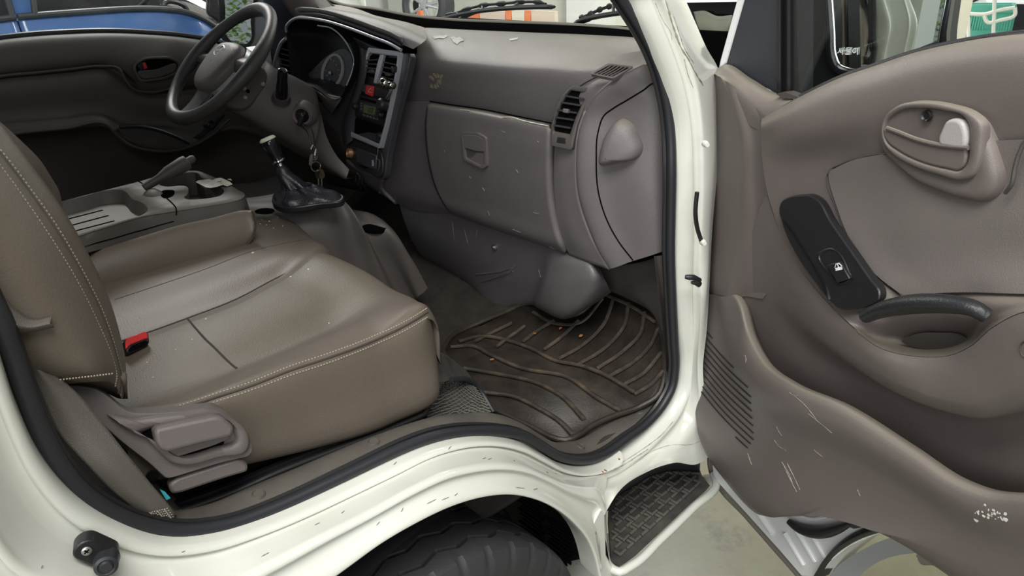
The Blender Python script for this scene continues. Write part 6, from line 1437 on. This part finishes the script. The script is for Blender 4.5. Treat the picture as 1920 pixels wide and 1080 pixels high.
obj('pull_pocket', slab(spl(Yl(.690, [(222, 240), (250, 238), (300, 245), (345, 262), (352, 270), (320, 277), (280, 275), (245, 262)]), 50, True), (0, -1, 0), .006), TAUPE_DK, dd)
obj('window_switches', slab(Yl(.682, [(362, 258), (405, 225), (418, 212), (424, 215), (408, 235), (375, 262)]), (0, -1, .3), .006), BLACK, dd, bevel=.002)
bm = bmesh.new()
for x, y in ((385, 236), (395, 228), (398, 240)): box(P(x, y, Y=.676), (.012, .006, .012), bm=bm)
obj('switch_keys', bm, BLACKG, dd, bevel=.002)
obj('grab_arch', tube(spl(Yl(.68, [(225, 238), (255, 236), (290, 242), (325, 254), (355, 268)]), 30), .008, 10, flat=.7), BLACK, dd)
obj('window_pane', slab(Yl(.79, [(-120, -120), (430, -120), (452, 0), (480, 110), (400, 84), (280, 70), (130, 68), (-120, 100)]), (0, -1, 0), .004), GLASS, dd)
obj('outer_sill', tube(spl(Yl(.80, [(-90, 86), (0, 71), (65, 64), (130, 60), (200, 58), (280, 61), (340, 66), (400, 76), (470, 100)]), 50), .008, 8), RUBBER, dd)
# far front pillar: black trim and taupe cover
obj('pillar_trim', loft([Yl(.72, [(475, -60), (496, 10), (505, 60), (510, 118), (520, 150)]), Yl(.66, [(500, -60), (520, 10), (535, 45), (545, 75), (550, 110)]), Yl(.60, [(530, -60), (548, 10), (562, 30), (575, 50), (580, 80)])], 24, 5), MATS['navy_black_vinyl'], cab, solid=.01)
obj('pillar_cover', loft([Yl(.60, [(505, -60), (527, 0), (547, 28), (562, 45)]), Yl(.55, [(540, -60), (575, 0), (590, 22), (600, 40)]), Yl(.62, [(580, -60), (612, 0), (632, 19), (660, 30)])], 20, 5), TAUPE, cab, solid=.01)
obj('far_screen_edge', tube(spl(Yl(.63, [(585, -60), (609, 0), (622, 12), (640, 20)]), 16), .007, 8), BLACK, cab)
# the driver's outside mirror
dm = thing('driver_door_mirror', 'outside mirror beyond the steering wheel showing bright greenery', 'mirror', P(440, 70, Y=1.0))
fn = V((-.88, -.47, .02)).normalized()
def FM(x, y, d=0): return PP(x, y, P(445, 60, Y=.98) + fn * d, fn)
mo_ = [(421, -60), (420, 20), (424, 70), (432, 78), (450, 82), (466, 80), (470, 74), (470, 40), (476, -60)]
mo2 = [(412, -60), (412, 20), (417, 74), (428, 84), (450, 88), (470, 86), (476, 76), (478, 40), (486, -60)]
obj('mirror_housing', slab(spl([FM(x, y, -.006) for x, y in mo2], 70, True), fn, .06), mat('blue_black', (.03, .05, .08), .4), dm, bevel=.006)
obj('mirror_rim', ring(spl([FM(x, y) for x, y in mo2], 70, True), spl([FM(x, y) for x, y in mo_], 70, True), fn, .006, lip=.002), BLACK, dm)
obj('mirror_glass', slab(spl([FM(x, y, -.003) for x, y in mo_], 60, True), fn, .003), mirm, dm)
# ================================================================== workshop
FLOORM = mat('workshop_floor', (.200, .195, .122), .35, .1, 60, col2=(.13, .108, .06), vscale=2.2, thresh=(.45, .75), spec=.5)
nt = FLOORM.node_tree; b = nt.nodes['Principled BSDF']; src = b.inputs['Base Color'].links[0].from_socket
tc = nt.nodes.new('ShaderNodeTexCoord'); n3 = nt.nodes.new('ShaderNodeTexNoise'); n3.inputs['Scale'].default_value = 5.5; n3.inputs['Detail'].default_value = 8; n3.inputs['Roughness'].default_value = .7
r3 = nt.nodes.new('ShaderNodeValToRGB'); r3.color_ramp.elements[0].position = .57; r3.color_ramp.elements[1].position = .72; mx = nt.nodes.new('ShaderNodeMix'); mx.data_type = 'RGBA'
nt.links.new(tc.outputs['Object'], n3.inputs['Vector']); nt.links.new(n3.outputs['Fac'], r3.inputs['Fac']); nt.links.new(r3.outputs['Color'], mx.inputs['Factor']); nt.links.new(src, mx.inputs[6]); mx.inputs[7].default_value = (.085, .075, .055, 1); nt.links.new(mx.outputs[2], b.inputs['Base Color'])
bm = bmesh.new(); box((0, 0, -.025), (16, 16, .05), bm=bm)
obj('floor', bm, FLOORM, None, kind='structure', smooth=False)
# stains and the dark oil spot
bm = bmesh.new(); random.seed(4)
def blot(x, y, r, n=16):
    c = P(x, y, Z=.0008); slab([c + V((r * math.cos(a) * random.uniform(.6, 1.2), r * math.sin(a) * random.uniform(.6, 1.2), 0)) for a in [2 * math.pi * i / n for i in range(n)]], (0, 0, 1), .0006, bm)
for x, y, r in ((1735, 1046, .028),): blot(x, y, r)
obj('oil_spot', bm, mat('oil_stain', (.05, .045, .035), .4), None, label='dark oil spot on the floor beneath the open door', cat='stain')
WALLM = mat('pale_green_wall', (.56, .57, .50), .6, .1, 80, col2=(.66, .66, .60), vscale=.7)
WALLW = mat('white_wall', (.70, .71, .69), .6, .1, 80)
def ybox(name, x0, x1, y0, y1, z0, z1, m, **k): return obj(name, box(((x0 + x1) / 2, (y0 + y1) / 2, (z0 + z1) / 2), (x1 - x0, y1 - y0, z1 - z0)), m, None, smooth=False, **k)
ybox('wall_front', 5.6, 5.75, -8, 8, 0, 4.2, WALLM, kind='structure')
ybox('wall_left', -8, 8, 7.6, 7.75, 0, 4.2, WALLW, kind='structure')
# pillars standing in front of the front wall
def FX(x, y, Xv): return P(x, y, X=Xv)
for nm, a, b_2, lab in (('wall_pillar', 1062, 1116, 'pale square pillar behind the right wiper'), ('wall_pillar', 730, 776, 'pale square pillar seen left of the alloy wheel')):
    p0, p1 = FX(a, 30, 5.3), FX(b_2, 30, 5.3)
    t_ = obj(nm, box((5.45, (p0.y + p1.y) / 2, 2.1), (.3, abs(p0.y - p1.y), 4.2)), WALLW if a == 1062 else WALLM, None, label=lab, cat='pillar', smooth=False)
# alloy wheel leaning at the wall
awc = FX(797, 10, 4.6); awc.z = max(awc.z, .2)
aw = thing('alloy_wheel', 'alloy wheel with tyre resting on a shelf beyond the windscreen', 'wheel', awc)
wn = V((-1, -.35, .1)).normalized(); bx_, ax_, _n = axes(wn)
rw = (FX(797, 10, 4.6) - FX(775, 10, 4.6)).length * .9
obj('tyre', lathe(awc, wn, [(rw * 1.0, .02), (rw * 1.22, .05), (rw * 1.45, .03), (rw * 1.5, -.05), (rw * 1.4, -.16), (rw, -.16)], 40), TYRE, aw)
obj('rim_lip', lathe(awc, wn, [(rw * .93, .03), (rw * 1.0, .035), (rw * 1.03, .01), (rw * .9, -.05)], 40), CHROME, aw)
bm = bmesh.new()
for k in range(5):
    t = 2 * math.pi * k / 5
    for s in (-.16, .16):
        d1 = bx_ * math.cos(t + s) + ax_ * math.sin(t + s); d0 = bx_ * math.cos(t) + ax_ * math.sin(t)
        tube([awc + d0 * rw * .12 + wn * .02, awc + d1 * rw * .95 + wn * .01], [rw * .10, rw * .07], 8, bm=bm)
lathe(awc, wn, [(0, .045), (rw * .2, .04), (rw * .24, 0)], 24, bm)
obj('spokes', bm, SILVER, aw)
zsh = awc.z - rw * 1.5
ybox('storage_shelf', 4.35, 5.3, awc.y - .9, awc.y + .9, 0, zsh, WALLM, label='pale shelf unit under the alloy wheel', cat='shelf')
# white plastic sheet bundle, left
pl0 = FX(660, 18, 3.9)
bm = bmesh.new(); R = []
for i in range(9):
    t = i / 8; R.append([V((pl0.x + .06 * math.sin(j * 1.9 + i), pl0.y + (t - .5) * .7, max(.0, (pl0.z + .6) * (1 - j / 7) + .04 * math.sin(i * 2.1 + j) * (j < 7)))) for j in range(8)])
obj('plastic_sheet', loft(R, 24, 5), mat('white_plastic_film', (.78, .78, .72), .3, .4, 30), None, label='crumpled white plastic sheet bundle beyond the windscreen left corner', cat='plastic sheet', solid=.01)
# striped boards: orange and white barriers by the wall
OR = mat('orange_paint', (.72, .20, .07), .5); CREAM = mat('cream_paint', (.66, .60, .50), .5); PINK = mat('pale_pink_paint', (.62, .50, .42), .5)
for a, b2, m_, lab in ((868, 897, OR, 'orange barrier panel left of the pink boards under the wiper'), (900, 946, PINK, 'pale pink board beside the orange panel under the wiper'), (948, 958, OR, 'narrow orange strip board beyond the windscreen'), (960, 982, CREAM, 'cream board between two orange strips'), (984, 994, MATS['orange_paint'], 'narrow reddish strip right of the cream board'), (996, 1040, PINK, 'wide pale pink board left of the white pillar'), (1176, 1200, OR, 'orange board at the right end of the windscreen'), (783, 789, OR, 'thin orange post by the alloy wheel')):
    p0, p1 = FX(a, 36, 4.2), FX(b2, 36, 4.2); zt = FX(a, 20 if a not in (1176,) else 38, 4.2).z
    ybox('barrier_board', 4.2, 4.24, min(p0.y, p1.y), max(p0.y, p1.y), 0, zt, m_, label=lab, cat='board', group='boards leaning beyond the windscreen')
# blue truck parked alongside the driver's side
bt_ = thing('blue_truck', 'blue truck parked close beyond the driver window', 'truck', (.2, 1.9, 0))
BL = mat('blue_truck_paint', (.070, .16, .40), .28, coat=.6); BL2 = mat('window_rubber', (.04, .045, .05), .5)
YB = 1.85
o = [P(x, y, Y=YB) for x, y in [(33, 33), (110, 27), (180, 22), (250, 18), (310, 19), (350, 25), (380, 36), (405, 52), (440, 78)]]
lo_ = [V((p.x, YB + .0, .45)) for p in o]; mi_ = [V((p.x, YB - .03, .85)) for p in o]
obj('door_panel', loft([o, [p + V((0, -.02, -.06)) for p in o], mi_, lo_], 40, 5), BL, bt_, label='blue driver-side door panel', solid=.03)
obj('seam_backing', slab([P(x, y, Y=YB + .035) for x, y in [(15, 40), (60, 36), (62, 140), (20, 140)]], (0, -1, 0), .01), BLACK, bt_)
o2 = [P(x, y, Y=YB) for x, y in [(-500, 55), (-200, 48), (-60, 42), (10, 36), (29, 33)]]
obj('rear_panel', loft([o2, [p + V((0, -.02, -.06)) for p in o2], [V((p.x, YB - .03, .85)) for p in o2], [V((p.x, YB, .45)) for p in o2]], 30, 5), BL, bt_, solid=.03)
obj('window_sill_strip', tube(spl([p + V((0, -.01, .004)) for p in o], 40), .011, 8), BL2, bt_)
obj('rear_sill_strip', tube(spl([p + V((0, -.01, .004)) for p in o2], 30), .011, 8), BL2, bt_)
obj('rear_post', slab([P(x, y, Y=YB) for x, y in [(26, 34), (64, 30), (60, 0), (40, -90), (-10, -90), (16, 0)]], (0, -1, 0), .05), BL, bt_)
obj('rear_window', slab([P(x, y, Y=YB + .01) for x, y in [(-200, 45), (22, 34), (12, 0), (-15, -90), (-200, -90)]], (0, -1, 0), .01), mat('dark_window', (.03, .032, .035), .1), bt_)
obj('window_seal', tube([P(24, 34, Y=YB - .01), P(14, 0, Y=YB - .01), P(-13, -90, Y=YB - .01)], .012, 8), BL2, bt_)
obj('window_seal', tube([P(66, 30, Y=YB - .01), P(62, 0, Y=YB - .01), P(44, -90, Y=YB - .01)], .010, 8), BL2, bt_)
obj('truck_mirror', slab(spl([P(x, y, Y=YB - .15) for x, y in [(386, -60), (389, 0), (392, 30), (402, 36), (412, 44), (416, 30), (412, 0), (408, -60)]], 40, True), (-.3, -1, 0), .08), BLACK, bt_, bevel=.01)
obj('mirror_stay', tube([P(410, -60, Y=YB - .12), P(414, 20, Y=YB - .12), P(420, 48, Y=YB - .06)], .008, 8), BLACK, bt_)
bm = bmesh.new(); box((.2, YB + .85, .45), (2.6, 1.5, .3), bm=bm); obj('cab_floor', bm, BLACK, bt_)
obj('dash_top', loft([L('Y', YB + .55, [(300, 8), (330, 14), (352, 22), (380, 34)]), L('Y', YB + .7, [(312, 4), (335, 6), (360, 14), (400, 30)]), L('Y', YB + 1.2, [(330, 0), (350, 4), (372, 12), (400, 22)])], 20, 4), TAUPE_DK, bt_, solid=.02)
obj('steering_rim', tube(spl(L('Y', YB + .5, [(306, 12), (312, 4), (330, 4), (348, 14), (352, 24), (340, 22), (318, 16)]), 40, True), .012, 8, closed=True), BLACK, bt_)
bm = bmesh.new()
for q in ([(255, 18), (268, 6), (280, -6), (292, -30)], [(262, 16), (276, 2), (288, -12)], [(250, 18), (262, 14), (276, 10)]): tube(spl(L('Y', YB + .3, q), 16), .010, 6, bm=bm)
obj('hanging_belts', bm, BLACK, bt_)
# cars further off on the left
def simple_car(name, lab, c, yaw, paint, s=1.0):
    root = thing(name, lab, 'car', c); M = Matrix.Rotation(yaw, 3, 'Z')
    W_ = lambda x, y, z: V(c) + M @ V((x * s, y * s, z * s))
    side = [(-2.1, .35), (-2.15, .75), (-1.9, .95), (-1.35, 1.02), (-.75, 1.42), (.55, 1.45), (1.3, 1.05), (1.95, .92), (2.15, .70), (2.1, .35)]
    prof = spl([V((x, 0, z)) for x, z in side], 40)
    rows = [[W_(p.x, y, p.z * (1 if abs(y) < .8 else .97)) for p in prof] for y in (-.84, -.80, -.4, 0, .4, .80, .84)]
    rows = [[W_(p.x, -.86, .35) for p in prof]] + rows + [[W_(p.x, .86, .35) for p in prof]]
    bm = loft(rows, 40, 3, straight=True); bmesh.ops.recalc_face_normals(bm, faces=bm.faces); obj('body', bm, paint, root)
    win = [(-1.2, 1.02), (-.72, 1.36), (.5, 1.38), (1.12, 1.04)]
    for sy in (-1, 1): obj('side_window', slab([W_(x, sy * .853, z) for x, z in win], M @ V((0, sy, 0)), .02), BLACKG, root)
    obj('front_window', slab([W_(x, y, z) for x, y, z in [(1.26, -.7, 1.09), (1.26, .7, 1.09), (.62, .6, 1.44), (.62, -.6, 1.44)]], M @ V((.5, 0, .8)), .012, back=.012), BLACKG, root)
    for x in (-1.35, 1.35):
        for sy in (-1, 1): obj('wheel', lathe(W_(x, sy * .80, .32), M @ V((0, sy, 0)), [(0, .06), (.18 * s, .06), (.2 * s, .04), (.31 * s, .07), (.32 * s, -.1)], 28), TYRE, root)
    return root
cw = mat('car_white', (.80, .82, .84), .25, coat=.6)
simple_car('white_car', 'white car parked far left beyond the blue truck cab', (1.2, 6.2, 0), .15, cw)
#simple_car('grey_car', 'grey car parked at the far left wall', (4.2, 6.3, 0), 1.2, mat('car_grey', (.30, .32, .34), .3, coat=.6))
ty = thing('orange_tool_cart', 'orange tool cart far beyond the blue truck window', 'tool cart', P(165, 15, Y=6.0))
cpos = P(165, 14, Y=6.0)
for k in range(3): obj('drawer', box((cpos.x, cpos.y, cpos.z - .12 - .25 * k), (.36, .4, .22)), OR, ty, bevel=.01)
obj('worktop', box((cpos.x, cpos.y, cpos.z + .02), (.4, .45, .04)), BLACK, ty, bevel=.008)
for sx_ in (-.15, .15): obj('leg', box((cpos.x + sx_, cpos.y, (cpos.z - .7) / 2), (.05, .3, max(.05, cpos.z - .7))), BLACK, ty)
# hedge behind, seen in the far mirror
HG = mat('hedge_green', (.16, .42, .06), .7, col2=(.45, .62, .20), vscale=14)
bm = bmesh.new(); random.seed(21)
for k in range(6000):
    c = V((-6.5 + random.gauss(0, .35), 1.9 + random.uniform(-2.4, 2.4), random.uniform(0, 1.7))); a = random.random() * 6.28; s = random.uniform(.025, .06)
    d = V((math.cos(a), math.sin(a), random.uniform(-.6, .6))) * s; e = V((-math.sin(a), math.cos(a), random.uniform(-.5, .8))) * s * .6
    vs = [bm.verts.new(c - d), bm.verts.new(c + e), bm.verts.new(c + d), bm.verts.new(c - e)]; bm.faces.new(vs)
obj('hedge', bm, HG, None, label='green hedge behind the parked vehicles reflected in the far mirror', cat='hedge', kind='stuff', smooth=False)

# ---- behind the open passenger door: crate, post, dark vehicle front
gp0, gp1 = P(1786, 60, Y=-1.9), P(1813, 60, Y=-1.9)
pdir = 5.0
def FR(x, y, d): r_ = ray(x, y).normalized(); return CAM + r_ * d
c0_, c1_ = FR(1784, 40, 4.2), FR(1815, 40, 4.2)
obj('door_post', box(((c0_.x + c1_.x) / 2, (c0_.y + c1_.y) / 2, 1.6), ((c0_ - c1_).length * 1.05, .22, 3.2), Matrix.Rotation(-math.atan2(-(c1_.y - c0_.y), c1_.x - c0_.x), 3, 'Z')), mat('cream_wall', (.60, .57, .46), .6), None, label='cream wall post beyond the open door window', cat='post', smooth=False)
CR = mat('green_crate', (.06, .30, .22), .45)
cr = thing('green_crate', 'green slatted plastic crate beyond the open door window', 'crate', FR(1860, 70, 4.6) - V((0, 0, .3)))
A_, B_ = FR(1813, 18, 4.6), FR(1903, 14, 4.6); rx = (B_ - A_); rx.z = 0; wdt = rx.length; rx.normalize(); ry = V((0, 0, 1)).cross(rx)
Mx = Matrix((rx, ry, V((0, 0, 1)))).transposed(); mid_ = (A_ + B_) / 2
bm = bmesh.new(); H = .42
for k in range(18): box(mid_ + rx * wdt * ((k + .5) / 18 - .5) + V((0, 0, -H / 2)), (wdt / 26, .02, H), Mx, bm)
for z in (0, -.12, -H): box(mid_ + V((0, 0, z)), (wdt * 1.03, .03, .035), Mx, bm)
obj('front_side', bm, CR, cr, smooth=False)
for s in (-1, 1): obj('end_side', box(mid_ + rx * s * wdt / 2 + ry * .2 + V((0, 0, -H / 2)), (.02, .4, H), Mx), CR, cr)
obj('back_side', box(mid_ + ry * .4 + V((0, 0, -H / 2)), (wdt, .02, H), Mx), CR, cr)
obj('crate_base', box(mid_ + ry * .2 + V((0, 0, -H)), (wdt, .4, .02), Mx), CR, cr)
WR = mat('white_wire', (.75, .74, .66), .4)
rk = thing('white_wire_rack', 'white wire handle frame standing in front of the green crate', 'wire rack', FR(1860, 60, 4.45) - V((0, 0, .5)))
bm = bmesh.new()
for q in ([(1815, 26), (1850, 26), (1870, 20), (1903, 14)], [(1845, 29), (1852, 42), (1875, 38), (1903, 28), (1903, 14)], [(1865, -40), (1864, 30), (1862, 75), (1860, 130)], [(1816, 32), (1816, 80), (1815, 140)]): tube(spl([FR(x, y, 4.42) for x, y in q], 24), .009, 6, bm=bm)
g0 = FR(1864, 60, 4.42); tube([g0, V((g0.x, g0.y, 0))], .009, 6, bm=bm)
obj('wires', bm, WR, rk)
zt_ = mid_.z - H - .01
ybox('low_table', mid_.x - .6, mid_.x + .6, mid_.y - .5, mid_.y + .5, zt_ - .04, zt_, WALLW, label='pale low table under the green crate', cat='table')
simple_car('pale_car', 'pale car parked right of the green crate outside', (FR(1990, 60, 6.5).x, FR(1990, 60, 6.5).y, 0), 1.9, cw, .82)
# dark vehicle front seen between the white post and the door frame
dk = thing('dark_parked_vehicle', 'parked white vehicle with dark windscreen seen past the front post', 'vehicle', (3.0, -1.0, 0))
XD = 3.1
q0_ = P(1335, 100, X=XD); zb_ = P(1335, 240, X=XD).z
obj('front_body', box((XD + .35, q0_.y, max(.1, zb_) / 2), (.6, 1.3, max(.1, zb_))), cw, dk)
obj('bonnet', slab([P(x, y, X=XD) for x, y in [(1270, -40), (1400, -40), (1400, 3), (1270, 5)]], (-1, 0, 0), .3), cw, dk)
obj('windscreen_band', slab([P(x, y, X=XD + .05) for x, y in [(1270, 4), (1400, 2), (1400, 26), (1270, 26)]], (-1, 0, 0), .05), BLACKG, dk)
obj('dark_screen', slab([P(x, y, X=XD + .10) for x, y in [(1270, 20), (1400, 20), (1400, 260), (1270, 260)]], (-1, 0, 0), .05), MATS['dark_window'], dk)
obj('seat_cloth', loft([L('X', XD + .02, [(1300, 22), (1320, 20), (1345, 30), (1372, 28)]), L('X', XD, [(1308, 50), (1330, 55), (1350, 60), (1366, 50)]), L('X', XD + .02, [(1330, 85), (1340, 95), (1350, 100), (1358, 90)])], 20, 5), mat('olive_cloth', (.075, .08, .06), .8, .3, 60), dk, solid=.02)

# ================================================================== light: daylight through the open front of the workshop, tubes on the ceiling
wd = bpy.data.worlds.new('world'); scene.world = wd; wd.use_nodes = True
bg = wd.node_tree.nodes['Background']; bg.inputs[0].default_value = (.90, .95, 1, 1); bg.inputs[1].default_value = .28
def area(name, loc, to, sx_, sy_, power, col=(1, 1, 1)):
    l = bpy.data.lights.new(name, 'AREA'); l.shape = 'RECTANGLE'; l.size = sx_; l.size_y = sy_; l.energy = power; l.color = col
    o = bpy.data.objects.new(name, l); COL.objects.link(o); o.location = loc; o.rotation_euler = (V(to) - V(loc)).to_track_quat('-Z', 'Y').to_euler(); return o
area('shutter_daylight', (-4.2, -4.4, 2.6), (.2, -.5, .9), 4.5, 3.2, 165, (.97, .99, 1))
area('ceiling_tube_light', (-1.0, -2.0, 3.7), (.2, -.9, .8), 3.0, 1.2, 150, (1, .98, .93))
area('ceiling_tube_light', (3.4, 1.5, 3.8), (4.6, 3.0, 1.0), .6, 5.0, 260, (1, .98, .94))
area('ceiling_tube_light', (1.0, 3.6, 3.8), (1.2, 3.6, .0), 3.0, .6, 150, (1, .98, .94))
scene.view_settings.exposure = 0.0
